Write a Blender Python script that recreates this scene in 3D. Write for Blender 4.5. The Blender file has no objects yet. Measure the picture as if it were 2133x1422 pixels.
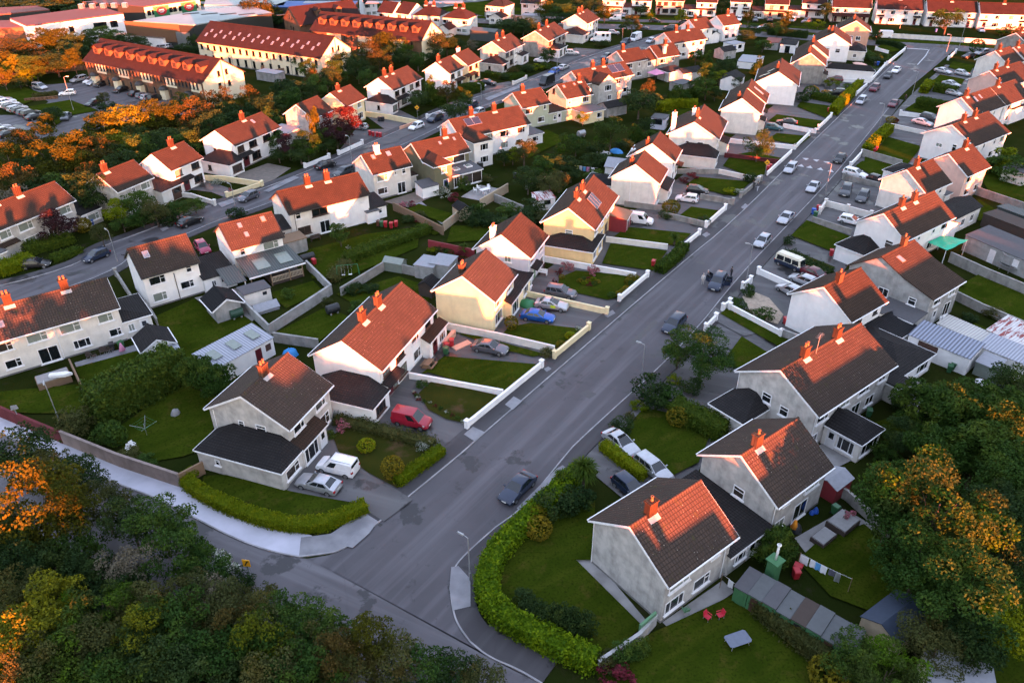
# Aerial view of a housing estate at sunset: everything is built at its real place and size in metres.
SUN_E, SUN_C, EXPO, SKY_S, OZ = 5.0, (1.0, .18, .06), 3.75, .121, 1.0
SHADE_WOOD = ((-38, -6, -8, -2, 22, 8), (-5, -4, 7, 0, 24, 15), (7, 0, 18, 0, 14, 11.8), (18, 0, 30, 4, 14, 10.3), (60, -10, 110, 40, 40, 8.5), (24, -6, 66, 20, 26, 6.5), (60, 22, 150, 130, 46, 6.6), (46, 2, 84, 40, 40, 9.0))  # stands of unseen trees added for the shade they throw
import bpy, math, random
import numpy as np
from mathutils import Vector, Matrix
R = math.radians
random.seed(7)
sc = bpy.context.scene
COL = sc.collection

# ------------------------------------------------------------------ camera (solved from the photograph's own lines)
PW, PH, FOC, PITCH, ROLL, CAMZ = 2133.0, 1422.0, 1629.731, 0.56815993, -0.0022, 54.66
_f = np.array([0, math.cos(PITCH), -math.sin(PITCH)]); _r0 = np.array([1., 0, 0]); _u0 = np.cross(_r0, _f)
_r = math.cos(ROLL)*_r0+math.sin(ROLL)*_u0; _u = math.cos(ROLL)*_u0-math.sin(ROLL)*_r0
def at(px, py, z=0.0):
    """world x, y of the photo pixel (px, py) on the horizontal plane z"""
    d = (px-PW/2)/FOC*_r-(py-PH/2)/FOC*_u+_f
    t = (z-CAMZ)/d[2]
    return (float(d[0]*t), float(d[1]*t))
cam_d = bpy.data.cameras.new('camera'); cam = bpy.data.objects.new('camera', cam_d); COL.objects.link(cam)
cam_d.sensor_width = 36.0; cam_d.lens = FOC/PW*36.0; cam_d.clip_end = 5000; cam_d.clip_start = 0.5
cam.matrix_world = Matrix(((_r[0], _u[0], -_f[0], 0), (_r[1], _u[1], -_f[1], 0), (_r[2], _u[2], -_f[2], CAMZ), (0, 0, 0, 1)))
sc.camera = cam

# ------------------------------------------------------------------ light
SUN_AZ, SUN_EL = R(299), R(4.0)
w = bpy.data.worlds.new('World'); sc.world = w; w.use_nodes = True
nt = w.node_tree; sky = nt.nodes.new('ShaderNodeTexSky'); sky.sky_type = 'NISHITA'; sky.sun_disc = False
sky.sun_elevation = SUN_EL; sky.sun_rotation = math.pi/2-SUN_AZ; sky.air_density = 1.0; sky.dust_density = 1.0; sky.ozone_density = OZ
tc = nt.nodes.new('ShaderNodeTexCoord'); sp = nt.nodes.new('ShaderNodeSeparateXYZ'); nt.links.new(tc.outputs['Generated'], sp.inputs[0])
cr = nt.nodes.new('ShaderNodeValToRGB'); cr.color_ramp.elements[0].color = (.80, .80, .97, 1); cr.color_ramp.elements[1].color = (.82, .90, 1.25, 1); cr.color_ramp.elements[1].position = .7; nt.links.new(sp.outputs['Z'], cr.inputs[0])
mk = nt.nodes.new('ShaderNodeMix'); mk.data_type = 'RGBA'; mk.inputs[0].default_value = .75; nt.links.new(sky.outputs[0], mk.inputs[6]); nt.links.new(cr.outputs[0], mk.inputs[7])
nt.links.new(mk.outputs[2], nt.nodes['Background'].inputs[0]); nt.nodes['Background'].inputs[1].default_value = SKY_S
sd = bpy.data.lights.new('sun', 'SUN'); sd.energy = SUN_E; sd.angle = R(0.6); sd.color = SUN_C
so = bpy.data.objects.new('sun', sd); COL.objects.link(so)
sdir = Vector((math.cos(SUN_AZ)*math.cos(SUN_EL), math.sin(SUN_AZ)*math.cos(SUN_EL), math.sin(SUN_EL)))
so.rotation_euler = sdir.to_track_quat('Z', 'Y').to_euler(); so.location = (60, -40, 60)
sc.view_settings.view_transform = 'Standard'; sc.view_settings.look = 'None'; sc.view_settings.exposure = EXPO; sc.view_settings.gamma = 1
sc.cycles.max_bounces = 6; sc.cycles.diffuse_bounces = 3; sc.cycles.glossy_bounces = 2; sc.cycles.transparent_max_bounces = 4
sc.cycles.use_adaptive_sampling = True; sc.cycles.adaptive_threshold = 0.03; sc.cycles.use_denoising = True

# ------------------------------------------------------------------ materials
MATS = {}
def N(nt, t, **k):
    n = nt.nodes.new(t)
    for a, v in k.items():
        if a.startswith('_'): n.inputs[int(a[1:])].default_value = v
        else: setattr(n, a, v)
    return n
def base_mat(name):
    m = bpy.data.materials.new(name); m.use_nodes = True; MATS[name] = m
    return m, m.node_tree, m.node_tree.nodes['Principled BSDF']
def c4(c): return (c[0], c[1], c[2], 1)
def mixc(nt, a, b, fac, mode='MIX'):
    n = nt.nodes.new('ShaderNodeMix'); n.data_type = 'RGBA'; n.blend_type = mode
    for s, v in ((6, a), (7, b)):
        if isinstance(v, (tuple, list)): n.inputs[s].default_value = c4(v)
        else: nt.links.new(v, n.inputs[s])
    if isinstance(fac, (int, float)): n.inputs[0].default_value = fac
    else: nt.links.new(fac, n.inputs[0])
    return n.outputs[2]
def ramp(nt, src, p0, p1, c0=(0, 0, 0), c1=(1, 1, 1)):
    n = nt.nodes.new('ShaderNodeValToRGB'); e = n.color_ramp.elements
    e[0].position = p0; e[1].position = p1; e[0].color = c4(c0); e[1].color = c4(c1); nt.links.new(src, n.inputs[0]); return n.outputs[0]
def noise(nt, vec, scale, detail=4, rough=0.55):
    n = N(nt, 'ShaderNodeTexNoise'); n.inputs['Scale'].default_value = scale; n.inputs['Detail'].default_value = detail; n.inputs['Roughness'].default_value = rough
    if vec is not None: nt.links.new(vec, n.inputs['Vector'])
    return n.outputs[0]
def mapping(nt, vec, rot=(0, 0, 0), scl=(1, 1, 1), tex=False):
    n = N(nt, 'ShaderNodeMapping', vector_type='TEXTURE' if tex else 'POINT'); n.inputs[2].default_value = rot; n.inputs[3].default_value = scl; nt.links.new(vec, n.inputs[0]); return n.outputs[0]
def bump(nt, b, h, strength=0.3, dist=0.05):
    n = N(nt, 'ShaderNodeBump'); n.inputs['Strength'].default_value = strength; n.inputs['Distance'].default_value = dist
    nt.links.new(h, n.inputs['Height']); nt.links.new(n.outputs[0], b.inputs['Normal'])
def ocoord(nt): return N(nt, 'ShaderNodeTexCoord').outputs['Object']
def surf(name, c1, c2, scale=3.0, rough=0.8, bs=0.25, bscale=None, lo=0.35, hi=0.65, metal=0.0, vary=0.0, streak=None):
    """two-tone noisy surface with a fine bump"""
    m, nt, b = base_mat(name); oc = ocoord(nt)
    col = mixc(nt, c1, c2, ramp(nt, noise(nt, oc, scale), lo, hi))
    if streak:
        s = ramp(nt, noise(nt, mapping(nt, oc, scl=(1.0, 1.0, .3)), .9, 6, .7), .52, .85)
        col = mixc(nt, col, streak, s)
    if vary:
        oi = N(nt, 'ShaderNodeObjectInfo'); h = N(nt, 'ShaderNodeHueSaturation'); nt.links.new(col, h.inputs['Color'])
        mr = N(nt, 'ShaderNodeMapRange'); nt.links.new(oi.outputs['Random'], mr.inputs[0]); mr.inputs[3].default_value = 1-vary; mr.inputs[4].default_value = 1+vary
        nt.links.new(mr.outputs[0], h.inputs['Value']); col = h.outputs[0]
    nt.links.new(col, b.inputs['Base Color']); b.inputs['Roughness'].default_value = rough; b.inputs['Metallic'].default_value = metal; b.inputs['Specular IOR Level'].default_value = .2
    if bs: bump(nt, b, noise(nt, oc, bscale or scale*8, 3), bs, .03)
    return m
def wall_mat(name, c, dirt=0.25, pebble=True):
    c2 = tuple(v*(1-dirt) for v in c); st = tuple(v*(1-dirt*1.5)*k for v, k in zip(c, (.96, .97, 1.0)))
    return surf(name, c, c2, .9, .9, .5 if pebble else .15, 26, .38, .72, vary=.05, streak=st)
def tile_mat(name, c1, c2, lichen=0.0, moss=0.0):
    m, nt, b = base_mat(name); oc = ocoord(nt)
    br = N(nt, 'ShaderNodeTexBrick'); nt.links.new(oc, br.inputs['Vector']); br.offset = 0.0
    br.inputs['Scale'].default_value = 1.0; br.inputs['Brick Width'].default_value = .30; br.inputs['Row Height'].default_value = .31
    br.inputs['Mortar Size'].default_value = .032; br.inputs['Mortar Smooth'].default_value = .4; br.inputs['Bias'].default_value = 0
    br.inputs['Color1'].default_value = c4(c1); br.inputs['Color2'].default_value = c4(c2); br.inputs['Mortar'].default_value = c4(tuple(v*.38 for v in c1))
    col = mixc(nt, br.outputs[0], tuple(v*.68 for v in c2), ramp(nt, noise(nt, oc, .55, 5, .6), .42, .74))
    if moss: col = mixc(nt, col, (.055, .05, .02), ramp(nt, noise(nt, oc, 1.1, 6, .7), .62-moss*.1, .72))
    if lichen:
        v = N(nt, 'ShaderNodeTexVoronoi'); v.inputs['Scale'].default_value = 2.6; nt.links.new(oc, v.inputs['Vector'])
        dots = ramp(nt, v.outputs['Distance'], .06, .115, (1, 1, 1), (0, 0, 0))
        mask = ramp(nt, noise(nt, oc, .8, 3), .52-lichen*.12, .60)
        mm = N(nt, 'ShaderNodeMath', operation='MULTIPLY'); nt.links.new(dots, mm.inputs[0]); nt.links.new(mask, mm.inputs[1])
        col = mixc(nt, col, (.34, .31, .27), mm.outputs[0])
    oi = N(nt, 'ShaderNodeObjectInfo'); h = N(nt, 'ShaderNodeHueSaturation'); nt.links.new(col, h.inputs['Color'])
    mr = N(nt, 'ShaderNodeMapRange'); nt.links.new(oi.outputs['Random'], mr.inputs[0]); mr.inputs[3].default_value = .86; mr.inputs[4].default_value = 1.14
    nt.links.new(mr.outputs[0], h.inputs['Value'])
    nt.links.new(h.outputs[0], b.inputs['Base Color']); b.inputs['Roughness'].default_value = .8; b.inputs['Specular IOR Level'].default_value = .1
    wv = N(nt, 'ShaderNodeTexWave'); wv.bands_direction = 'X'; wv.inputs['Scale'].default_value = 1.05; nt.links.new(oc, wv.inputs['Vector'])
    ad = N(nt, 'ShaderNodeMath', operation='MULTIPLY_ADD'); nt.links.new(br.outputs['Fac'], ad.inputs[0]); ad.inputs[1].default_value = -1.2; nt.links.new(wv.outputs['Fac'], ad.inputs[2])
    bump(nt, b, ad.outputs[0], .8, .05)
    return m
def plain(name, c, rough=.5, metal=0., spec=.5, coat=0., emit=None):
    m, nt, b = base_mat(name)
    oc = ocoord(nt); col = mixc(nt, c, tuple(v*.86 for v in c), ramp(nt, noise(nt, oc, 2.5), .4, .7)); nt.links.new(col, b.inputs['Base Color'])
    b.inputs['Roughness'].default_value = rough; b.inputs['Metallic'].default_value = metal; b.inputs['Specular IOR Level'].default_value = spec
    if coat: b.inputs['Coat Weight'].default_value = coat; b.inputs['Coat Roughness'].default_value = .06
    return m
def corr_mat(name, c1, c2, rust=None, period=.36):
    m, nt, b = base_mat(name); oc = ocoord(nt); wv = N(nt, 'ShaderNodeTexWave'); wv.bands_direction = 'X'; wv.inputs['Scale'].default_value = .314/period; nt.links.new(oc, wv.inputs['Vector'])
    col = mixc(nt, c2, c1, ramp(nt, wv.outputs['Fac'], .25, .75)); col = mixc(nt, col, tuple(v*.7 for v in c1), ramp(nt, noise(nt, oc, .7, 5, .65), .5, .75))
    if rust: col = mixc(nt, col, rust, ramp(nt, noise(nt, mapping(nt, oc, scl=(2.6, .5, 1)), 1.0, 5, .7), .50, .56))
    nt.links.new(col, b.inputs['Base Color']); b.inputs['Roughness'].default_value = .6; bump(nt, b, wv.outputs['Fac'], .6, .05); return m
def leaf_mat(name, a, b_, c, sc_=.55, trans=.25):
    """leaf colours a/b by leaf, c in patches (autumn colour, new growth)"""
    m, nt, bs = base_mat(name); oc = ocoord(nt)
    atn = N(nt, 'ShaderNodeAttribute', attribute_name='rnd'); col = mixc(nt, a, b_, atn.outputs['Fac'])
    oi = N(nt, 'ShaderNodeObjectInfo'); ml = N(nt, 'ShaderNodeMath', operation='MULTIPLY'); nt.links.new(oi.outputs['Random'], ml.inputs[0]); ml.inputs[1].default_value = 40
    n4 = N(nt, 'ShaderNodeTexNoise', noise_dimensions='4D'); nt.links.new(oc, n4.inputs['Vector']); nt.links.new(ml.outputs[0], n4.inputs['W']); n4.inputs['Scale'].default_value = sc_*3; n4.inputs['Detail'].default_value = 3
    col = mixc(nt, col, c, ramp(nt, n4.outputs[0], .50, .66))
    h = N(nt, 'ShaderNodeHueSaturation'); nt.links.new(col, h.inputs['Color'])
    mr = N(nt, 'ShaderNodeMapRange'); nt.links.new(oi.outputs['Random'], mr.inputs[0]); mr.inputs[3].default_value = .78; mr.inputs[4].default_value = 1.22; nt.links.new(mr.outputs[0], h.inputs['Value'])
    m2 = N(nt, 'ShaderNodeMapRange'); nt.links.new(oi.outputs['Random'], m2.inputs[0]); m2.inputs[3].default_value = .515; m2.inputs[4].default_value = .485; nt.links.new(m2.outputs[0], h.inputs['Hue'])
    nt.links.new(h.outputs[0], bs.inputs['Base Color']); bs.inputs['Roughness'].default_value = .65; bs.inputs['Specular IOR Level'].default_value = .08
    tr = N(nt, 'ShaderNodeBsdfTranslucent'); nt.links.new(h.outputs[0], tr.inputs[0]); mx = N(nt, 'ShaderNodeMixShader'); mx.inputs[0].default_value = trans
    out = nt.nodes['Material Output']; nt.links.new(bs.outputs[0], mx.inputs[1]); nt.links.new(tr.outputs[0], mx.inputs[2]); nt.links.new(mx.outputs[0], out.inputs[0])
    return m

# ------------------------------------------------------------------ mesh helpers
class MB:
    """collects faces and links them as ONE mesh object"""
    def __init__(s): s.v = []; s.f = []; s.m = []
    def face(s, pts, mi=0):
        i = len(s.v); s.v += [tuple(p) for p in pts]; s.f.append(tuple(range(i, i+len(pts)))); s.m.append(mi)
    def box(s, x0, x1, y0, y1, z0, z1, mi=0, rz=0., c=(0, 0)):
        P = [(x, y, z) for z in (z0, z1) for x, y in ((x0, y0), (x1, y0), (x1, y1), (x0, y1))]
        if rz:
            ca, sa = math.cos(rz), math.sin(rz); P = [(c[0]+(x-c[0])*ca-(y-c[1])*sa, c[1]+(x-c[0])*sa+(y-c[1])*ca, z) for x, y, z in P]
        s.hexa(P, mi)
    def hexa(s, P, mi=0):
        i = len(s.v); s.v += [tuple(p) for p in P]
        for q in ((3, 2, 1, 0), (4, 5, 6, 7), (0, 1, 5, 4), (1, 2, 6, 5), (2, 3, 7, 6), (3, 0, 4, 7)):
            s.f.append(tuple(i+k for k in q)); s.m.append(mi)
    def prism(s, poly, z0, z1, mi=0, top=None, bottom=True):
        n = len(poly); i = len(s.v); s.v += [(x, y, z0) for x, y in poly]+[(x, y, z1) for x, y in poly]
        a = sum(poly[k][0]*poly[(k+1) % n][1]-poly[(k+1) % n][0]*poly[k][1] for k in range(n)); o = a > 0
        s.f.append(tuple(i+n+k for k in (range(n) if o else reversed(range(n))))); s.m.append(mi if top is None else top)
        if bottom: s.f.append(tuple(i+k for k in (reversed(range(n)) if o else range(n)))); s.m.append(mi)
        for k in range(n):
            q = (i+k, i+(k+1) % n, i+n+(k+1) % n, i+n+k); s.f.append(q if o else q[::-1]); s.m.append(mi)
    def profx(s, prof, x0, x1, mi=0):
        """profile of (y, z) points extruded along x"""
        n = len(prof); i = len(s.v); s.v += [(x0, y, z) for y, z in prof]+[(x1, y, z) for y, z in prof]
        s.f += [tuple(i+k for k in range(n)), tuple(i+n+k for k in reversed(range(n)))]; s.m += [mi, mi]
        for k in range(n): s.f.append((i+k, i+n+k, i+n+(k+1) % n, i+(k+1) % n)); s.m.append(mi)
    def tube(s, pts, r, n=6, mi=0, cap=True):
        pts = [Vector(p) for p in pts]; rs = r if isinstance(r, (list, tuple)) else [r]*len(pts); i0 = len(s.v)
        for k, p in enumerate(pts):
            d = (pts[min(k+1, len(pts)-1)]-pts[max(k-1, 0)]).normalized(); a = d.orthogonal().normalized(); b = d.cross(a)
            for j in range(n):
                t = 2*math.pi*j/n; q = p+(a*math.cos(t)+b*math.sin(t))*rs[k]; s.v.append(tuple(q))
        for k in range(len(pts)-1):
            for j in range(n):
                s.f.append((i0+k*n+j, i0+k*n+(j+1) % n, i0+(k+1)*n+(j+1) % n, i0+(k+1)*n+j)); s.m.append(mi)
        if cap:
            s.f.append(tuple(i0+j for j in reversed(range(n)))); s.m.append(mi); s.f.append(tuple(i0+(len(pts)-1)*n+j for j in range(n))); s.m.append(mi)
    def lathe(s, prof, n=12, c=(0, 0, 0), mi=0):
        """(r, z) profile turned about the vertical through c"""
        i0 = len(s.v)
        for r, z in prof:
            for j in range(n): t = 2*math.pi*j/n; s.v.append((c[0]+r*math.cos(t), c[1]+r*math.sin(t), c[2]+z))
        for k in range(len(prof)-1):
            for j in range(n): s.f.append((i0+k*n+j, i0+k*n+(j+1) % n, i0+(k+1)*n+(j+1) % n, i0+(k+1)*n+j)); s.m.append(mi)
    def mesh(s, name, mats, smooth=False):
        me = bpy.data.meshes.new(name); me.from_pydata(s.v, [], s.f)
        for m in (mats if isinstance(mats, (list, tuple)) else [mats]): me.materials.append(MATS[m] if isinstance(m, str) else m)
        me.polygons.foreach_set('material_index', s.m)
        if smooth: me.polygons.foreach_set('use_smooth', [True]*len(s.f))
        me.update(); return me
    def build(s, name, mats, parent=None, smooth=False, loc=None, rz=0.):
        return ob(name, s.mesh(name, mats, smooth), parent, loc, rz)
def ob(name, me, parent=None, loc=None, rz=0.):
    o = bpy.data.objects.new(name, me); COL.objects.link(o)
    if parent: o.parent = parent
    if loc is not None: o.location = loc
    if rz: o.rotation_euler = (0, 0, rz)
    return o
def empty(name, loc, rz=0.):
    o = bpy.data.objects.new(name, None); o.empty_display_size = .3; COL.objects.link(o); o.location = loc; o.rotation_euler = (0, 0, rz); return o
KIDS = {}
def copy_tree(o, parent=None):
    c = o.copy(); COL.objects.link(c)
    if parent: c.parent = parent
    for ch in list(o.children): copy_tree(ch, c)
    return c

# ------------------------------------------------------------------ labels: a look, then what it stands by (ranked outwards when several look alike)
ITEMS = []; ANCH = {}
ORD = 'first second third fourth fifth sixth seventh eighth ninth tenth eleventh twelfth thirteenth fourteenth fifteenth sixteenth seventeenth eighteenth nineteenth twentieth'.split()
ORD += ['twenty-'+x for x in ORD[:9]]+['thirtieth']+['thirty-'+x for x in ORD[:9]]+['fortieth']+['forty-'+x for x in ORD[:9]]+['fiftieth']+['fifty-'+x for x in ORD[:9]]
def thing(o, desc, cat, group=None, anchor=None, rel='by', pos=None):
    o['category'] = cat
    if group: o['group'] = group
    ITEMS.append((o, desc, anchor, rel, pos)); return o
def finish_labels():
    b = {}
    for o, desc, anchor, rel, pos in ITEMS:
        p = pos or tuple(o.location)
        if anchor is None: anchor = min((k for k in ANCH if ANCH[k][2]), key=lambda k: (ANCH[k][0]-p[0])**2+(ANCH[k][1]-p[1])**2)
        if anchor == '': o['label'] = desc; continue
        b.setdefault((desc, anchor), []).append((o, rel, p))
    for (desc, anchor), L in b.items():
        if len(L) == 1:
            t = f'{desc} {L[0][1]} {anchor}'; L[0][0]['label'] = t if len(t.split()) <= 16 else desc; continue
        ax, ay = ANCH[anchor][:2]; L.sort(key=lambda t: (t[2][0]-ax)**2+(t[2][1]-ay)**2)
        for i, (o, rel, p) in enumerate(L): o['label'] = f'{desc}, {ORD[i]} out from {anchor}'
def structure(o): o['kind'] = 'structure'; return o
def sheet(name, pts, z, mat, th=0.0):
    """flat ground covering from photo pixels; th > 0 makes it a raised slab"""
    P = [at(x, y, z) for x, y in pts] if pts and pts is not None else []
    return wsheet(name, P, z, mat, th)
def wsheet(name, P, z, mat, th=0.0):
    mb = MB()
    a = sum(P[k][0]*P[(k+1) % len(P)][1]-P[(k+1) % len(P)][0]*P[k][1] for k in range(len(P)))
    if a < 0: P = P[::-1]
    if th: mb.prism(P, z-th, z, 0)
    else: mb.face([(x, y, z) for x, y in P])
    return structure(mb.build(name, mat))
def offs(P, d):
    """polyline moved d metres to its right"""
    out = []
    for i, p in enumerate(P):
        a = P[max(i-1, 0)]; b = P[min(i+1, len(P)-1)]; dx, dy = b[0]-a[0], b[1]-a[1]; l = math.hypot(dx, dy) or 1
        out.append((p[0]+dy/l*d, p[1]-dx/l*d))
    return out
def resample(P, step):
    out = [P[0]]
    for a, b in zip(P, P[1:]):
        n = max(1, int(math.hypot(b[0]-a[0], b[1]-a[1])/step))
        out += [(a[0]+(b[0]-a[0])*k/n, a[1]+(b[1]-a[1])*k/n) for k in range(1, n+1)]
    return out
def smooth_line(P, n=3):
    for _ in range(n):
        Q = [P[0]]
        for a, b in zip(P, P[1:]): Q += [(a[0]*.75+b[0]*.25, a[1]*.75+b[1]*.25), (a[0]*.25+b[0]*.75, a[1]*.25+b[1]*.75)]
        P = Q+[P[-1]]
    return P
# ------------------------------------------------------------------ house builder
WC = {}
def window_meshes(w_, h, split, fm, pm):
    k = (round(w_, 2), round(h, 2), split, fm, pm)
    if k in WC: return WC[k]
    f = MB(); t = .10
    f.box(-w_/2, w_/2, -.05, 0, -h/2, -h/2+t); f.box(-w_/2, w_/2, -.05, 0, h/2-t, h/2)
    f.box(-w_/2, -w_/2+t, -.05, 0, -h/2+t, h/2-t); f.box(w_/2-t, w_/2, -.05, 0, -h/2+t, h/2-t)
    if split == 1:          # one fixed light, one narrow opener with a top vent
        x = w_*.18; f.box(x-.035, x+.035, -.045, 0, -h/2+t, h/2-t); f.box(x+.035, w_/2-t, -.045, 0, h*.08, h*.08+.07)
    elif split == 2:        # halves
        f.box(-.035, .035, -.045, 0, -h/2+t, h/2-t)
    elif split == 3:        # two side openers
        for x in (-w_*.22, w_*.22): f.box(x-.035, x+.035, -.045, 0, -h/2+t, h/2-t)
    elif split == 4:        # top vent
        f.box(-w_/2+t, w_/2-t, -.045, 0, h*.1, h*.1+.07)
    f.box(-w_/2-.12, w_/2+.12, -.17, 0, -h/2-.13, -h/2-.005)
    p = MB(); p.box(-w_/2+.03, w_/2-.03, -.018, -.002, -h/2+.03, h/2-.03)
    WC[k] = (f.mesh('window', fm), p.mesh('pane', pm)); return WC[k]
ROT = {'F': 0, 'N': -math.pi/2, 'E': math.pi/2, 'B': math.pi}
rw = random.Random(3)
class House:
    def __init__(s, R1, R2, ang, hr=8.02, eave=5.15, df=4.3, db=None, L=None, wall='w_white', roof='tile', trim='white', desc='white house', anchor=None, cat='house',
                 name='house', far=False, frame='white', group=None, fromR2=False, hip=0., wo=None):
        db = df if db is None else db
        a, b = (wo[0], wo[1]) if wo else (at(*R1, hr), at(*R2, hr)); s.a = R(ang); s.L = L or math.hypot(b[0]-a[0], b[1]-a[1]); s.df, s.db, s.hr, s.ev = df, db, hr, eave
        if fromR2: a = (b[0]-math.cos(s.a)*s.L, b[1]-math.sin(s.a)*s.L)
        s.o = a; s.wall, s.roof, s.trim, s.frame, s.far = wall, roof, trim, frame, far
        s.root = empty(name, (a[0], a[1], 0), s.a); s.desc = desc
        c = s.W(s.L/2, 0)
        if anchor: ANCH[anchor] = (c[0], c[1], True)
        thing(s.root, desc, cat, group, anchor if anchor else None, ',' if anchor else 'by', c)
        if anchor: ITEMS.pop(); s.root['label'] = f'{desc}, {anchor[4:] if anchor.startswith("the ") else anchor}'
        s.body(hip)
    def W(s, x, y): return (s.o[0]+x*math.cos(s.a)-y*math.sin(s.a), s.o[1]+x*math.sin(s.a)+y*math.cos(s.a))
    def zr(s, y):
        d = s.df if y < 0 else s.db
        return s.ev+(s.hr-s.ev)*(1-abs(y)/d)
    def body(s, hip):
        L, df, db, hr, ev = s.L, s.df, s.db, s.hr, s.ev; wi = .28
        y0, y1 = -df+wi, db-wi
        m = MB(); m.profx([(y0, 0), (y0, s.zr(y0)-.14), (0, hr-.14), (y1, s.zr(y1)-.14), (y1, 0)] if not hip else [(y0, 0), (y0, ev), (y1, ev), (y1, 0)], .12, L-.12)
        m.build('wall', s.wall, s.root)
        m = MB(); pl = MB(); pl.box(.09, L-.09, y0-.03, y1+.03, -.02, .22); pl.build('plinth', 'plinth', s.root)
        ov = .12; th = .13
        if hip:
            i = hip; A = [(-ov, -df-ov), (L+ov, -df-ov), (L+ov, db+ov), (-ov, db+ov)]; z = ev-.02
            r0, r1 = (i, 0), (L-i, 0); P = [(x, y, z) for x, y in A]; a, b = (r0[0], r0[1], hr), (r1[0], r1[1], hr)
            m.face([P[0], P[1], b, a]); m.face([P[1], P[2], b]); m.face([P[2], P[3], a, b]); m.face([P[3], P[0], a]); m.face([P[3], P[2], P[1], P[0]])
            m.box(i, L-i, -.1, .1, hr-.03, hr+.06)
        else:
            sf, sb = (hr-ev)/df, (hr-ev)/db
            m.profx([(0, hr), (-df-.22, ev-.22*sf), (-df-.22, ev-.22*sf-th), (0, hr-th)], -ov, L+ov)
            m.profx([(0, hr-th), (db+.22, ev-.22*sb-th), (db+.22, ev-.22*sb), (0, hr)], -ov, L+ov)
            m.profx([(-.17, hr-.05), (-.10, hr+.055), (0, hr+.095), (.10, hr+.055), (.17, hr-.05)], -ov-.02, L+ov+.02)
        s.roof_ob = m.build('roof', s.roof, s.root)
        if hip: return
        for x in (-ov-.055, L+ov-.02):
            t = MB()
            for sg, d in ((-1, df), (1, db)):
                sl = (hr-ev)/d
                t.profx([(0, hr-.06), (0, hr-.30), (sg*(d+.2), ev-.2*sl-.26), (sg*(d+.2), ev-.2*sl-.045)][::sg], x, x+.075)
            t.build('bargeboard', s.trim, s.root)
        for sg, d in ((-1, df), (1, db)):
            g = MB(); sl = (hr-ev)/d; yy = sg*(d+.25); zz = ev-.22*sl-.05
            g.box(-ov, L+ov, min(yy, yy+sg*.11), max(yy, yy+sg*.11), zz-.13, zz); g.build('gutter', s.trim if s.trim != 'tile_dark' else 'dark_trim', s.root)
    def chimney(s, x, y=0, h=1.15, kind='brick', w_=.95, d=.62, pots=2):
        z = s.zr(y); m = MB(); m.box(x-w_/2, x+w_/2, y-d/2, y+d/2, z-.5, z+h); m.box(x-w_/2-.07, x+w_/2+.07, y-d/2-.07, y+d/2+.07, z+h, z+h+.12)
        c = m.build('chimney', {'brick': 'brick', 'w': s.wall, 'w_white': 'w_white', 'grey': 'w_grey'}[kind], s.root)
        for k in range(pots):
            p = MB(); xx = x+(k-(pots-1)/2)*.42; p.lathe([(.13, 0), (.15, .05), (.115, .1), (.105, .38), (.14, .4), (.14, .46), (.09, .46), (.09, .3)], 10, (xx, y, z+h+.12)); p.build('chimney_pot', 'terracotta', c, True)
        f = MB(); f.box(x-w_/2-.16, x+w_/2+.16, y-d/2-.3, y+d/2+.14, 0, .05)
        if y == 0:
            f = MB(); sl = (s.hr-s.ev)/s.df
            f.hexa([(x-w_/2-.13, -.72, z-.72*sl+.012), (x+w_/2+.13, -.72, z-.72*sl+.012), (x+w_/2+.13, -d/2+.02, z-(d/2)*sl+.012), (x-w_/2-.13, -d/2+.02, z-(d/2)*sl+.012),
                    (x-w_/2-.13, -.72, z-.72*sl+.03), (x+w_/2+.13, -.72, z-.72*sl+.03), (x+w_/2+.13, -d/2+.02, z-(d/2)*sl+.06), (x-w_/2-.13, -d/2+.02, z-(d/2)*sl+.06)])
            f.build('flashing', 'lead', c)
    def facepos(s, face, u, off=0.):
        wi = .28
        if face == 'F': return (u, -s.df+wi-off, 0)
        if face == 'B': return (u, s.db-wi+off, 0)
        if face == 'N': return (.12-off, u, 0)
        return (s.L-.12+off, u, 0)
    def window(s, face, u, z, w_=1.7, h=1.25, split=1, frame=None, pane=None, at_=None):
        pane = pane or rw.choice(['glass', 'glass', 'glass', 'glass_net', 'glass_warm'])
        f, p = window_meshes(w_, h, split, frame or s.frame, pane)
        x, y, _ = at_ or s.facepos(face, u)
        o = ob('window', f, s.root, (x, y, z), ROT[face]); ob('pane', p, o)
    def door(s, face, u, w_=1.0, h=2.1, mat='door_red', z=.22, at_=None, glass=True):
        x, y, _ = at_ or s.facepos(face, u); m = MB(); m.box(-w_/2, w_/2, -.05, 0, 0, h)
        o = m.build('door', mat, s.root, loc=(x, y, z), rz=ROT[face])
        f = MB(); f.box(-w_/2-.09, -w_/2, -.07, 0, 0, h+.09); f.box(w_/2, w_/2+.09, -.07, 0, 0, h+.09); f.box(-w_/2, w_/2, -.07, 0, h, h+.09); f.build('frame', s.frame, o)
        if glass: g = MB(); g.box(-w_*.3, w_*.3, -.062, -.05, h*.55, h*.9); g.build('pane', 'glass', o)
    def patio(s, face, u, w_=2.0, h=2.1, at_=None): s.window(face, u, .2+h/2, w_, h, 2, pane='glass', at_=at_)
    def canopy(s, x0, x1, dep=1.2, z=2.55, mat=None, drop=.35):
        y = -s.df+.28; m = MB(); m.hexa([(x0, y-dep, z-drop), (x1, y-dep, z-drop), (x1, y, z), (x0, y, z), (x0, y-dep, z-drop+.14), (x1, y-dep, z-drop+.14), (x1, y, z+.14), (x0, y, z+.14)])
        m.build('canopy', mat or s.roof, s.root)
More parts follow.
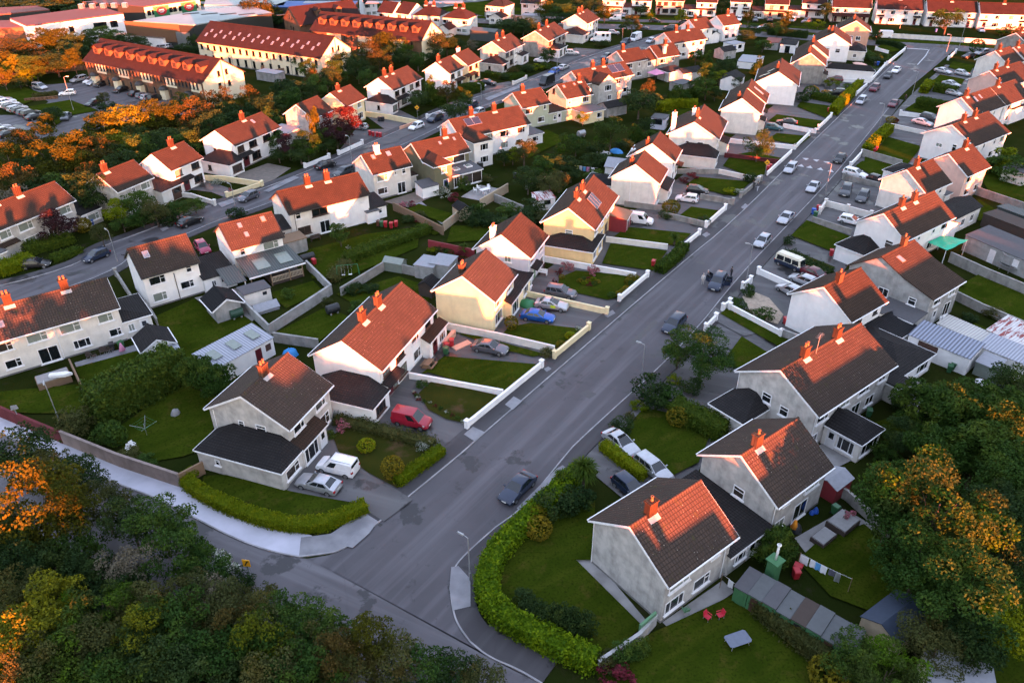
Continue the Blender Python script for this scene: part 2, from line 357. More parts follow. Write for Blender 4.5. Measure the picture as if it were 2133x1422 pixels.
    def pipe(s, face, u, top=None):
        x, y, _ = s.facepos(face, u, .06); m = MB(); z1 = (top or s.ev)-.15
        m.tube([(x, y, .1), (x, y, z1)], .05, 6); m.build('downpipe', s.trim if s.trim == 'white' else 'dark_trim', s.root)
    def skylight(s, x, y, w_=.8, h=1.1, mat='skyglass', frame='dark_trim'):
        sl = (s.hr-s.ev)/s.df if y < 0 else -(s.hr-s.ev)/s.db; a = math.atan(sl); ca, sa = math.cos(a), math.sin(a)
        def slab(nm, ww, hh, z0, z1, m_, par):
            m = MB(); P = []
            for z in (z0, z1):
                for xx, yy in ((-ww/2, -hh/2), (ww/2, -hh/2), (ww/2, hh/2), (-ww/2, hh/2)): P.append((x+xx, y+yy*ca-z*sa, s.zr(y)+yy*sa+z*ca))
            m.hexa(P); return m.build(nm, m_, par)
        o = slab('skylight', w_, h, .0, .07, frame, s.root); slab('pane', w_-.16, h-.16, .06, .085, mat, o)
    def panel(s, x, y, w_, h, n=2, tilt=0.):
        """solar collector lying on the front slope"""
        sl = (s.hr-s.ev)/s.df; a = math.atan(sl)+tilt; ca, sa = math.cos(a), math.sin(a)
        for k in range(n):
            xx0 = x-w_/2+w_*k/n+.03; xx1 = x-w_/2+w_*(k+1)/n-.03
            def slab(x0, x1, h, z0, z1):
                P = []
                for z in (z0, z1):
                    for xx, yy in ((x0, -h/2), (x1, -h/2), (x1, h/2), (x0, h/2)): P.append((xx, y+yy*ca-z*sa, s.zr(y)+.12+yy*sa+z*ca))
                return P
            m = MB(); m.hexa(slab(xx0, xx1, h, -.02, .08)); o = m.build('solar_panel', 'alu', s.root)
            m = MB(); m.hexa(slab(xx0+.05, xx1-.05, h-.1, .08, .095)); m.build('collector', 'solar', o)
    def dish(s, face, u, z):
        x, y, _ = s.facepos(face, u, .25); m = MB(); m.lathe([(0, -.06), (.2, -.03), (.36, .06)], 12); o = m.build('satellite_dish', 'plastic_white', s.root, True, (x, y, z)); o.rotation_euler = (R(75), 0, ROT[face]+.5)
    def ext(s, x0, x1, y0, y1, h, kind='flat', top=3.8, hi=None, wall=None, roof=None, wins=(), ins=None, trim=None):
        """a lower part of the house joined to it: flat / lean (hi = raised side) / hip / hipside (hi) / gabley / gablex"""
        wall = wall or s.wall; roof = roof or s.roof; ov = .22
        if kind != 'none':
            m = MB()
            m.box(x0, x1, y0, y1, 0, h-.02); 
            if kind == 'lean':
                P = {'x1': [(x0, 0), (x1, 1)], 'x0': [(x0, 1), (x1, 0)]}
                zz = lambda x, y: h+(top-h)*({'x1': (x-x0)/(x1-x0), 'x0': (x1-x)/(x1-x0), 'y1': (y-y0)/(y1-y0), 'y0': (y1-y)/(y1-y0)}[hi])
                C = [(x0, y0), (x1, y0), (x1, y1), (x0, y1)]
                m = MB(); m.hexa([(x, y, 0) for x, y in C]+[(x, y, zz(x, y)-.02) for x, y in C])
            if kind == 'gabley':
                xm = (x0+x1)/2; m.face([(x0, y0, h-.02), (x1, y0, h-.02), (xm, y0, top-.05)]); m.face([(x1, y1, h-.02), (x0, y1, h-.02), (xm, y1, top-.05)])
            if kind == 'gablex':
                ym = (y0+y1)/2; m.face([(x0, y1, h-.02), (x0, y0, h-.02), (x0, ym, top-.05)]); m.face([(x1, y0, h-.02), (x1, y1, h-.02), (x1, ym, top-.05)])
            e = m.build('extension', wall, s.root)
        X0, X1, Y0, Y1 = x0-ov, x1+ov, y0-ov, y1+ov; t = .1
        r = MB()
        if kind == 'flat': r.box(X0, X1, Y0, Y1, h, h+.16)
        elif kind == 'lean':
            if hi == 'x1': X1 = x1
            if hi == 'x0': X0 = x0
            if hi == 'y1': Y1 = y1
            if hi == 'y0': Y0 = y0
            C = [(X0, Y0), (X1, Y0), (X1, Y1), (X0, Y1)]
            r.hexa([(x, y, zz(x, y)) for x, y in C]+[(x, y, zz(x, y)+t) for x, y in C])
        elif kind in ('hip', 'hipside'):
            B = {'x0': (1, 0, 0, 0), 'x1': (0, 1, 0, 0), 'y0': (0, 0, 1, 0), 'y1': (0, 0, 0, 1), None: (0, 0, 0, 0)}[hi]
            if B[0]: X0 = x0
            if B[1]: X1 = x1
            if B[2]: Y0 = y0
            if B[3]: Y1 = y1
            dx, dy = X1-X0, Y1-Y0; i = ins if ins is not None else min(dx, dy)/2
            if kind == 'hip' and hi is None:
                a, b = ((X0+i, (Y0+Y1)/2, top), (X1-i, (Y0+Y1)/2, top)) if dx > dy else (((X0+X1)/2, Y0+i, top), ((X0+X1)/2, Y1-i, top))
            elif hi in ('x0', 'x1'):
                xx = X0 if B[0] else X1; j = ins if ins is not None else min(dx, dy*.45); a, b = (xx, Y0+j, top), (xx, Y1-j, top)
                if kind == 'hip': a, b = ((X0 if B[0] else X0+i), (Y0+Y1)/2, top), ((X1 if B[1] else X1-i), (Y0+Y1)/2, top)
            else:
                yy = Y0 if B[2] else Y1; j = ins if ins is not None else min(dy, dx*.45); a, b = (X0+j, yy, top), (X1-j, yy, top)
                if kind == 'hip': a, b = ((X0+X1)/2, (Y0 if B[2] else Y0+i), top), ((X0+X1)/2, (Y1 if B[3] else Y1-i), top)
            P = [(X0, Y0, h), (X1, Y0, h), (X1, Y1, h), (X0, Y1, h)]; Q = [(X0, Y0, h-.12), (X1, Y0, h-.12), (X1, Y1, h-.12), (X0, Y1, h-.12)]
            if abs(a[0]-b[0]) >= abs(a[1]-b[1]):
                if a[0] > b[0]: a, b = b, a
                r.face([P[0], P[1], b, a]); r.face([P[1], P[2], b]); r.face([P[2], P[3], a, b]); r.face([P[3], P[0], a])
            else:
                if a[1] > b[1]: a, b = b, a
                r.face([P[0], P[1], a]); r.face([P[1], P[2], b, a]); r.face([P[2], P[3], b]); r.face([P[3], P[0], a, b])
            for k in range(4): r.face([Q[k], Q[(k+1) % 4], P[(k+1) % 4], P[k]])
            r.face(Q[::-1])
        elif kind == 'gabley':
            xm = (X0+X1)/2; r.hexa([(X0, Y0, h-.1), (xm, Y0, top-.05), (xm, Y1, top-.05), (X0, Y1, h-.1), (X0, Y0, h), (xm, Y0, top+.05), (xm, Y1, top+.05), (X0, Y1, h)])
            r.hexa([(xm, Y0, top-.05), (X1, Y0, h-.1), (X1, Y1, h-.1), (xm, Y1, top-.05), (xm, Y0, top+.05), (X1, Y0, h), (X1, Y1, h), (xm, Y1, top+.05)])
        elif kind == 'gablex':
            ym = (Y0+Y1)/2; r.hexa([(X0, Y0, h-.1), (X1, Y0, h-.1), (X1, ym, top-.05), (X0, ym, top-.05), (X0, Y0, h), (X1, Y0, h), (X1, ym, top+.05), (X0, ym, top+.05)])
            r.hexa([(X0, ym, top-.05), (X1, ym, top-.05), (X1, Y1, h-.1), (X0, Y1, h-.1), (X0, ym, top+.05), (X1, ym, top+.05), (X1, Y1, h), (X0, Y1, h)])
        r.build('extension_roof', roof, s.root)
        if kind in ('flat', 'lean', 'hip', 'hipside'):
            g = MB(); lo = h-.14
            sides = [k for k in ('x0', 'x1', 'y0', 'y1') if k != hi]
            for k in sides:
                if kind == 'lean' and k[0] != hi[0]: continue
                if k == 'x0': g.box(X0-.06, X0-.005, Y0, Y1, lo, h+.02)
                if k == 'x1': g.box(X1+.005, X1+.06, Y0, Y1, lo, h+.02)
                if k == 'y0': g.box(X0, X1, Y0-.06, Y0-.005, lo, h+.02)
                if k == 'y1': g.box(X0, X1, Y1+.005, Y1+.06, lo, h+.02)
            if g.v: g.build('fascia', trim or ('white' if s.trim == 'white' else 'dark_trim'), s.root)
        for q in wins:
            face, u, z, ww, hh, sp = q[:6]; fr = q[6] if len(q) > 6 else None
            pos = {'F': (u, y0, 0), 'B': (u, y1, 0), 'N': (x0, u, 0), 'E': (x1, u, 0)}[face]
            if sp == 'door': s.door(face, u, ww, hh, fr or 'door_red', .1, pos)
            else: s.window(face, u, z, ww, hh, sp, fr, None, pos)
    def units(s, n, style='front', frame=None, doormat='door_red', fr2=None):
        """standard windows on the long side, n dwellings side by side (mirrored pairs)"""
        U_ = s.L/n
        for k in range(n):
            x = lambda u: (k*U_+u*U_ if k % 2 == 0 else (k+1)*U_-u*U_); fr = (frame if k % 2 == 0 else (fr2 or frame))
            if style == 'front':
                s.window('F', x(.28), 3.95, 1.3 if s.far else 1.8, 1.25, 1, fr); s.window('F', x(.72), 3.95, 1.5, 1.25, 1, fr)
                s.window('F', x(.72), 1.5, 2.1, 1.4, 3, fr); s.door('F', x(.26), 1.0, 2.1, doormat)
            elif style == 'rear':
                s.window('F', x(.24), 3.95, 2.0, 1.25, 1, fr); s.window('F', x(.70), 4.0, .75, 1.0, 4, fr)
                s.window('F', x(.30), 1.45, 1.8, 1.2, 1, fr); s.window('F', x(.72), 1.5, 1.7, 1.15, 1, fr)
            elif style == 'patio':
                s.window('F', x(.24), 3.95, 1.9, 1.25, 1, fr); s.window('F', x(.72), 3.95, 1.5, 1.2, 1, fr)
                s.patio('F', x(.28), 2.0); s.window('F', x(.74), 1.45, 1.7, 1.1, 1, fr)
    def back(s, n=1):
        """a few openings on the side turned away"""
        U_ = s.L/n
        for k in range(n):
            s.window('B', k*U_+U_*.28, 3.9, 1.7, 1.2, 1); s.window('B', k*U_+U_*.72, 3.9, 1.5, 1.2, 1); s.window('B', k*U_+U_*.3, 1.4, 1.9, 1.3, 3)
            s.door('B', k*U_+U_*.75, 1.0, 2.1, 'door_red')
# ------------------------------------------------------------------ cars
def _ring(x, w_, z0, z1, crown=.05):
    return [(x, -w_*.88, z0), (x, -w_, z0+.12), (x, -w_*1.0, z0+(z1-z0)*.55), (x, -w_*.93, z1-.03), (x, -w_*.6, z1+crown*.7), (x, 0, z1+crown),
            (x, w_*.6, z1+crown*.7), (x, w_*.93, z1-.03), (x, w_*1.0, z0+(z1-z0)*.55), (x, w_, z0+.12), (x, w_*.88, z0)]
CT = {  # length, width, height, belt profile (fraction from the rear, z), cabin base rear/front, cabin roof rear/front, wheel radius
 'hatch': (4.05, 1.74, 1.48, [(0, .62), (.03, .92), (.12, .96), (.70, .93), (.80, .86), (.95, .72), (1, .52)], (.02, .76), (.10, .50), .31),
 'saloon': (4.65, 1.8, 1.44, [(0, .60), (.02, .88), (.10, .98), (.18, .98), (.68, .93), (.80, .86), (.96, .70), (1, .5)], (.11, .73), (.26, .52), .32),
 'estate': (4.65, 1.8, 1.5, [(0, .62), (.02, .94), (.12, .98), (.70, .94), (.80, .87), (.96, .71), (1, .5)], (.02, .74), (.07, .53), .32),
 'suv': (4.5, 1.86, 1.68, [(0, .7), (.02, 1.03), (.12, 1.08), (.70, 1.05), (.80, 1.0), (.96, .86), (1, .58)], (.015, .75), (.08, .54), .36),
 'mpv': (4.5, 1.8, 1.66, [(0, .7), (.02, 1.0), (.12, 1.02), (.75, 1.0), (.85, .88), (.97, .7), (1, .52)], (.01, .84), (.06, .55), .32),
 'van': (4.35, 1.8, 1.85, [(0, .9), (.01, 1.06), (.12, 1.08), (.70, 1.06), (.82, .98), (.96, .82), (1, .55)], (.005, .79), (.03, .60), .32),
 'bigvan': (5.4, 2.0, 2.45, [(0, .9), (.01, 1.2), (.12, 1.25), (.78, 1.22), (.88, 1.08), (.98, .85), (1, .55)], (.004, .90), (.02, .74), .36),
 'camper': (4.45, 1.72, 1.96, [(0, .7), (.015, .98), (.12, 1.02), (.90, 1.02), (.985, .98), (1, .6)], (.012, .985), (.03, .93), .32),
 'motorhome': (6.6, 2.25, 2.95, [(0, .8), (.005, 1.15), (.12, 1.2), (.80, 1.2), (.88, 1.05), (.98, .85), (1, .55)], (.003, .89), (.006, .80), .36),
}
def car_parts(kind, paint, top=None):
    L, W_, H, prof, (g0, g1), (r0, r1), wr = CT[kind]; X = lambda f: -L/2+f*L; hw = W_/2
    m = MB(); n = 11
    for k, (f, z) in enumerate(prof):
        ww = hw*(.90 if k == 0 else .97 if k == 1 else .88 if k == len(prof)-1 else .97 if k == len(prof)-2 else 1.0); m.v += _ring(X(f), ww, .24 if 0 < k < len(prof)-1 else .34, z, .035)
    for k in range(len(prof)-1):
        for j in range(n-1): m.f.append((k*n+j, (k+1)*n+j, (k+1)*n+j+1, k*n+j+1)); m.m.append(0)
    m.f.append(tuple(range(n))); m.m.append(0); e = (len(prof)-1)*n; m.f.append(tuple(reversed(range(e, e+n)))); m.m.append(0)
    def zb(f):
        for (a, za), (b, zb_) in zip(prof, prof[1:]):
            if a <= f <= b: return za+(zb_-za)*(f-a)/(b-a)
        return prof[-1][1]
    bw, tw = hw*.93, hw*(.74 if kind not in ('van', 'bigvan', 'camper', 'motorhome') else .84)
    zr, zf = zb(g0)-.04, zb(g1)-.04
    B = [(X(g0), -bw, zr), (X(g1), -bw, zf), (X(g1), bw, zf), (X(g0), bw, zr)]
    T = [(X(r0), -tw, H-.07), (X(r1), -tw, H-.05), (X(r1), tw, H-.05), (X(r0), tw, H-.07)]
    i = len(m.v); m.v += B+T; t1 = 1 if top else 0
    for q in ((0, 1, 5, 4), (1, 2, 6, 5), (2, 3, 7, 6), (3, 0, 4, 7)): m.f.append(tuple(i+k for k in q)); m.m.append(t1)
    # crowned roof skin
    i2 = len(m.v); xm = X((r0+r1)/2)
    m.v += [(X(r0)+.10, -tw*.8, H-.015), (X(r1)-.12, -tw*.8, H-.015), (X(r1)-.12, tw*.8, H-.015), (X(r0)+.10, tw*.8, H-.015), (xm, -tw*.8, H), (xm, tw*.8, H)]
    m.f += [(i+4, i+5, i2+1, i2+4, i2), (i+5, i+6, i2+2, i2+1), (i+6, i+7, i2+3, i2+5, i2+2), (i+7, i+4, i2, i2+3), (i2, i2+4, i2+5, i2+3), (i2+4, i2+1, i2+2, i2+5)]; m.m += [t1]*6
    body = m
    for fx in (.175, .825):
        for sg in (-1, 1): body_arch = None
    def patch(mb, q, u0, u1, v0, v1, off=.014):
        b0, b1, t0, t1_ = (Vector(p) for p in q); nrm = (b1-b0).cross(t0-b0).normalized()
        P = lambda u, v: (b0.lerp(b1, u)).lerp(t0.lerp(t1_, u), v)+nrm*off
        mb.face([P(u0, v0), P(u1, v0), P(u1, v1), P(u0, v1)])
    R_ = (B[0], B[1], T[0], T[1]); Lf = (B[2], B[3], T[2], T[3]); Fr = (B[1], B[2], T[1], T[2]); Re = (B[3], B[0], T[3], T[0])
    G = {}
    ws = MB(); patch(ws, Fr, .05, .95, .08, .94); G['windscreen'] = [ws]
    rwn = MB()
    if kind in ('van', 'bigvan'): patch(rwn, Re, .08, .92, .5, .9)
    elif kind == 'motorhome': patch(rwn, Re, .2, .8, .45, .8)
    else: patch(rwn, Re, .08, .92, .12, .9)
    G['rear_window'] = [rwn]
    sides = []
    for q, mir in ((R_, False), (Lf, True)):
        spans = {'van': [(.62, .88)], 'bigvan': [(.78, .93)], 'motorhome': [(.12, .26), (.36, .52), (.83, .93)], 'camper': [(.06, .34), (.38, .64), (.68, .93)],
                 'estate': [(.05, .27), (.30, .56), (.59, .86)], 'mpv': [(.05, .27), (.30, .54), (.57, .82)], 'suv': [(.05, .24), (.28, .56), (.59, .86)],
                 'saloon': [(.12, .50), (.53, .86)], 'hatch': [(.07, .46), (.49, .87)]}[kind]
        v0 = .12 if kind not in ('motorhome', 'bigvan') else .4
        for a, b in spans:
            sw = MB(); a, b = (1-b, 1-a) if mir else (a, b); patch(sw, q, a, b, v0, .86); sides.append(sw)
    G['side_window'] = sides
    wheels = []
    for f in (.185, .82):
        for sg in (-1, 1): wheels.append((X(f), sg*(hw-.09), wr))
    lt = []
    for sg in (-1, 1):
        h = MB(); zf_ = prof[-2][1]; x1 = X(.985); h.hexa([(x1-.26, sg*hw*.60, zf_-.17), (x1+.0, sg*hw*.60, zf_-.20), (x1-.08, sg*hw*.93, zf_-.2), (x1-.40, sg*hw*.985, zf_-.17),
                (x1-.30, sg*hw*.60, zf_-.01), (x1-.06, sg*hw*.60, zf_-.06), (x1-.14, sg*hw*.90, zf_-.05), (x1-.46, sg*hw*.965, zf_-.0)]); lt.append(('headlight', h, 'lamp_glass'))
        t = MB(); x0 = X(0); zz = prof[1][1]; t.box(x0-.01, x0+.14, min(sg*hw*.70, sg*hw*.975), max(sg*hw*.70, sg*hw*.975), zz-.24, zz-.03); lt.append(('taillight', t, 'tail_red'))
    pl = []
    a = MB(); a.box(X(1)-.03, X(1)+.015, -.26, .26, .42, .53); pl.append(a)
    b = MB(); b.box(X(0)-.015, X(0)+.03, -.26, .26, .55, .66); pl.append(b)
    return body, G, wheels, wr, lt, pl
CARC = {}
KNAME = {'hatch': 'hatchback', 'saloon': 'saloon_car', 'estate': 'estate_car', 'suv': 'suv', 'mpv': 'people_carrier', 'van': 'panel_van', 'bigvan': 'delivery_van', 'camper': 'camper_van', 'motorhome': 'motorhome'}
KWORD = {'hatch': 'hatchback', 'saloon': 'saloon', 'estate': 'estate car', 'suv': 'off-roader', 'mpv': 'people carrier', 'van': 'small van', 'bigvan': 'tall van', 'camper': 'camper van', 'motorhome': 'motorhome'}
PAINT = {'red': (.30, .012, .03), 'maroon': (.11, .008, .018), 'pink': (.33, .02, .07), 'blue': (.015, .10, .42), 'navy': (.012, .022, .05), 'black': (.009, .009, .011), 'grey': (.13, .135, .16), 'darkgrey': (.055, .06, .07),
         'silver': (.44, .45, .48), 'white': (.78, .78, .80), 'teal': (.03, .10, .12)}
for k, v in PAINT.items():
    plain('paint_'+k, v, .32, .55 if k in ('silver', 'grey', 'blue') else .1, .5, .35)
def car(px, py, head, kind='hatch', col='silver', where='parked', anchor=None, far=False, desc=None, top=None, zc=.6, roof_bar=None):
    x, y = at(px, py, zc); key = (kind, col, far, top)
    if key not in CARC:
        body, G, wheels, wr, lt, pl = car_parts(kind, col, top); pm = 'paint_'+col; nm = KNAME[kind]
        if far:                               # too small in the photo to show its parts
            al = MB(); mats = [pm, 'car_glass', 'tyre', 'lamp_glass', 'tail_red', 'rim']
            def add(mb, mi):
                i = len(al.v); al.v += mb.v; al.f += [tuple(i+k for k in f) for f in mb.f]; al.m += [mi]*len(mb.f)
            add(body, 0)
            for L_ in G.values():
                for g in L_: add(g, 1)
            for wx, wy, wr in wheels:
                t = MB(); s_ = 1 if wy > 0 else -1; t.tube([(wx, wy-.11, wr), (wx, wy+.11, wr)], wr, 10); add(t, 2); t = MB(); t.tube([(wx, wy+s_*.10, wr), (wx, wy+s_*.125, wr)], wr*.62, 8); add(t, 5)
            for n_, h, mm in lt: add(h, 3 if mm == 'lamp_glass' else 4)
            o = al.build(nm, mats)
        else:
            o = empty(nm, (0, 0, 0)); bo = body.build('body', [pm, top or pm], o, True); bo.data.set_sharp_from_angle(angle=R(50)); bv = bo.modifiers.new('round', 'BEVEL'); bv.width = .06; bv.segments = 2; bv.limit_method = 'ANGLE'; bv.angle_limit = R(32)
            for n_, L_ in G.items():
                for g in L_: g.build(n_, 'car_glass', o)
            for wx, wy, wr in wheels:
                s_ = 1 if wy > 0 else -1
                t = MB(); t.tube([(0, -.11, 0), (0, .11, 0)], wr, 16); wo = t.build('wheel', 'tyre', o, loc=(wx, wy, wr)); t = MB(); t.tube([(0, s_*.09, 0), (0, s_*.125, 0)], wr*.64, 12); t.build('rim', 'rim', wo)
            for n_, h, mm in lt: h.build(n_, mm, o)
            for p in pl: p.build('number_plate', 'plate', o)
            L_, W_ = CT[kind][:2]
            for sg in (-1, 1):
                q = MB(); q.box(L_*.17, L_*.17+.12, min(sg*(W_/2-.02), sg*(W_/2+.17)), max(sg*(W_/2-.02), sg*(W_/2+.17)), .95, 1.08); q.build('wing_mirror', pm, o)
        CARC[key] = o
    else: o = copy_tree(CARC[key])
    for k in ('label', 'group', 'category'):
        if k in o: del o[k]
    o.location = (x, y, .02); o.rotation_euler = (0, 0, R(head))
    cw = {'navy': 'dark blue', 'darkgrey': 'dark grey', 'pink': 'magenta'}.get(col, col)
    thing(o, desc or f'{cw} {KWORD[kind]} {where}', 'van' if 'van' in kind else 'motorhome' if kind == 'motorhome' else 'car', 'vehicles parked around the estate', anchor)
    return o

# ------------------------------------------------------------------ foliage
def leaf_cloud(rng, P, Nn, size, name, mat, flat=.5, long=1.0):
    """one small quad per point, tilted about its outward normal"""
    n = len(P); rnd = rng.standard_normal((n, 3)); nn = Nn*flat+rnd*(1-flat); nn /= np.linalg.norm(nn, axis=1, keepdims=True)+1e-9
    t = rng.standard_normal((n, 3)); t -= nn*(t*nn).sum(1, keepdims=True); t /= np.linalg.norm(t, axis=1, keepdims=True)+1e-9; b = np.cross(nn, t)
    s = (size*(.6+.8*rng.random((n, 1)))); a = t*s*long; c = b*s*.62
    V = np.stack([P-a, P-a*.1+c, P+a, P-a*.1-c], 1).reshape(-1, 3)
    me = bpy.data.meshes.new(name); me.vertices.add(4*n); me.vertices.foreach_set('co', V.astype(np.float32).ravel())
    me.loops.add(4*n); me.loops.foreach_set('vertex_index', np.arange(4*n, dtype=np.int32)); me.polygons.add(n); me.polygons.foreach_set('loop_start', np.arange(0, 4*n, 4, dtype=np.int32))
    at_ = me.attributes.new('rnd', 'FLOAT', 'FACE'); at_.data.foreach_set('value', rng.random(n).astype(np.float32))
    me.materials.append(MATS[mat]); me.update(calc_edges=True); return me
def crown_points(rng, n, kind='round', nclump=26):
    """points and normals of a crown of unit radius centred on the origin, gathered in uneven clumps"""
    C = []
    while len(C) < nclump:
        p = rng.uniform(-1, 1, 3); r = np.linalg.norm(p)
        if r > 1 or r < .25: continue
        if kind == 'cone':
            h = (p[2]+1)/2
            if math.hypot(p[0], p[1]) > (1-h)*.95+.06: continue
        if kind == 'round' and p[2] < -.62: continue
        C.append(p)
    C = np.array(C); rad = rng.uniform(.17, .36, nclump)
    if kind == 'cone': rad *= .62+.5*(1-(C[:, 2]+1)/2)
    w_ = rad**2; idx = rng.choice(nclump, n, p=w_/w_.sum()); d = rng.standard_normal((n, 3)); d /= np.linalg.norm(d, axis=1, keepdims=True)
    d[:, 2] = np.where((d[:, 2] < -.2) & (rng.random(n) < .6), -d[:, 2], d[:, 2])
    rr = rad[idx][:, None]*(.78+.34*rng.random((n, 1))**2); P = C[idx]+d*rr*np.array([1.1, 1.1, .85]); Nn = d*.7+P*.5; Nn /= np.linalg.norm(Nn, axis=1, keepdims=True)+1e-9
    if kind == 'column': P[:, :2] *= .8
    return P, Nn
TREES = {}
SP = {  # leaf material, crown kind, points, leaf size (of a unit crown), clumps
 'green': ('leaf_green', 'round', 4200, .050, 34), 'dark': ('leaf_dark', 'round', 4200, .050, 34), 'olive': ('leaf_olive', 'round', 4000, .046, 36), 'lime': ('leaf_lime', 'round', 3400, .05, 26),
 'yellow': ('leaf_yellow', 'round', 3800, .050, 32), 'ytop': ('leaf_ytop', 'round', 4400, .048, 36), 'orange': ('leaf_orange', 'round', 4000, .048, 34), 'rust': ('leaf_rust', 'round', 3600, .046, 34),
 'purple': ('leaf_purple', 'round', 3800, .05, 30), 'red': ('leaf_red', 'round', 3800, .05, 30), 'conifer': ('leaf_conifer', 'cone', 4600, .055, 60), 'column': ('leaf_orange', 'column', 3400, .055, 30),
 'spruce': ('leaf_conifer', 'round', 4600, .055, 44), 'bare': ('twig', 'round', 1500, .05, 26), 'white': ('leaf_white', 'round', 1500, .05, 16), 'pink': ('leaf_pink', 'round', 1800, .06, 16),
 'ball': ('leaf_lime', 'ball', 1600, .075, 1), 'gold': ('leaf_gold', 'ball', 1600, .075, 1), 'gball': ('leaf_green', 'ball', 1600, .075, 1), 'redbush': ('leaf_red', 'round', 1500, .07, 14),
}
SPW = {'green': 'green', 'dark': 'dark green', 'olive': 'olive green', 'lime': 'lime green', 'yellow': 'yellow', 'ytop': 'green and yellow', 'orange': 'orange', 'rust': 'rusty orange', 'purple': 'dark purple', 'red': 'deep red', 'conifer': 'dark conifer',
       'column': 'orange columnar', 'spruce': 'dark spruce', 'bare': 'thin bare', 'white': 'white flowering', 'pink': 'pink flowering', 'ball': 'lime rounded', 'gold': 'golden rounded', 'gball': 'green rounded', 'redbush': 'red leaved'}
def crown_mesh(sp, var, dens=1.0):
    k = (sp, var, dens)
    if k in TREES: return TREES[k]
    lm, kind, n, ls, nc = SP[sp]; rng = np.random.default_rng(hash((sum(map(ord, sp)), var)) % 99991); n = int(n*dens)
    if kind == 'ball':
        d = rng.standard_normal((n, 3)); d /= np.linalg.norm(d, axis=1, keepdims=True); d[:, 2] = np.abs(d[:, 2]+.15)*np.sign(d[:, 2]+.45); P = d*(.9+.1*rng.random((n, 1))); Nn = d
    else: P, Nn = crown_points(rng, n, kind, nc)
    me = leaf_cloud(rng, P, Nn, ls/math.sqrt(dens), 'crown', lm, .45, 1.5 if sp in ('conifer', 'spruce') else 1.0); TREES[k] = me
    return me
TRK = {}
def trunk_mesh(var, bare=False):
    k = (var, bare)
    if k in TRK: return TRK[k]
    rng = random.Random(var*17+5); m = MB()
    m.tube([(0, 0, 0), (.02, .01, .35), (.0, .02, .7), (.02, 0, 1.0), (.03, .0, 1.25)], [.075, .055, .045, .03, .012], 7)
    for j in range(18 if bare else 9):
        a = rng.random()*6.28; z = rng.uniform(.28, .95); l = rng.uniform(.35, .62)*(1.15-.5*z); up = rng.uniform(.2, .6); p0 = Vector((.01, .01, z)); d = Vector((math.cos(a)*l, math.sin(a)*l, up*.6))
        m.tube([p0, p0+d*.5+Vector((0, 0, .03)), p0+d+Vector((0, 0, .10))], [.026*(1.3-z), .017*(1.3-z), .006], 5)
        for q in range(2):
            b = a+rng.uniform(-.8, .8); e = p0+d*rng.uniform(.45, .8); m.tube([e, e+Vector((math.cos(b)*.2, math.sin(b)*.2, .16))], [.009, .003], 4)
    TRK[k] = m.mesh('trunk', 'bark'); return TRK[k]
_tv = [0]
def tree(px, py, w_, h, sp='green', word='tree', anchor=None, zf=.62, dens=1.0, grp='trees on the estate', rel='by', desc=None, x=None, y=None, cat='tree'):
    """crown centre seen at (px, py); h metres tall, crown w_ metres across"""
    if x is None: x, y = at(px, py, h*zf)
    _tv[0] += 1; v = _tv[0] % 3
    o = empty('pine_tree' if sp in ('conifer', 'spruce') else 'bare_tree' if sp == 'bare' else 'leafy_tree', (x, y, 0), random.random()*6.28)
    ch = min(h*.82, max(w_*1.1, h*.62)) if sp not in ('conifer', 'column') else h*.95
    c = ob('crown', crown_mesh(sp, v, dens), o, (0, 0, h-ch*.47)); c.scale = (w_/2, w_/2, ch/2)
    t = ob('trunk', trunk_mesh(v, sp == 'bare'), o, (0, 0, 0)); t.scale = (w_*.44, w_*.44, h*.53)
    return thing(o, desc or f'{SPW[sp]} {word}', cat, grp, anchor, rel)
def bush(px, py, w_, h, sp='green', word='shrub', anchor=None, rel='by', grp='garden shrubs', x=None, y=None, desc=None, z=0.):
    if x is None: x, y = at(px, py, h*.5+z)
    _tv[0] += 1
    o = ob('shrub', crown_mesh(sp, _tv[0] % 3, .5), None, (x, y, h*.46+z), random.random()*6.28); o.scale = (w_/2, w_/2, h*.55)
    return thing(o, desc or f'{SPW[sp]} {word}', 'shrub', grp, anchor, rel)
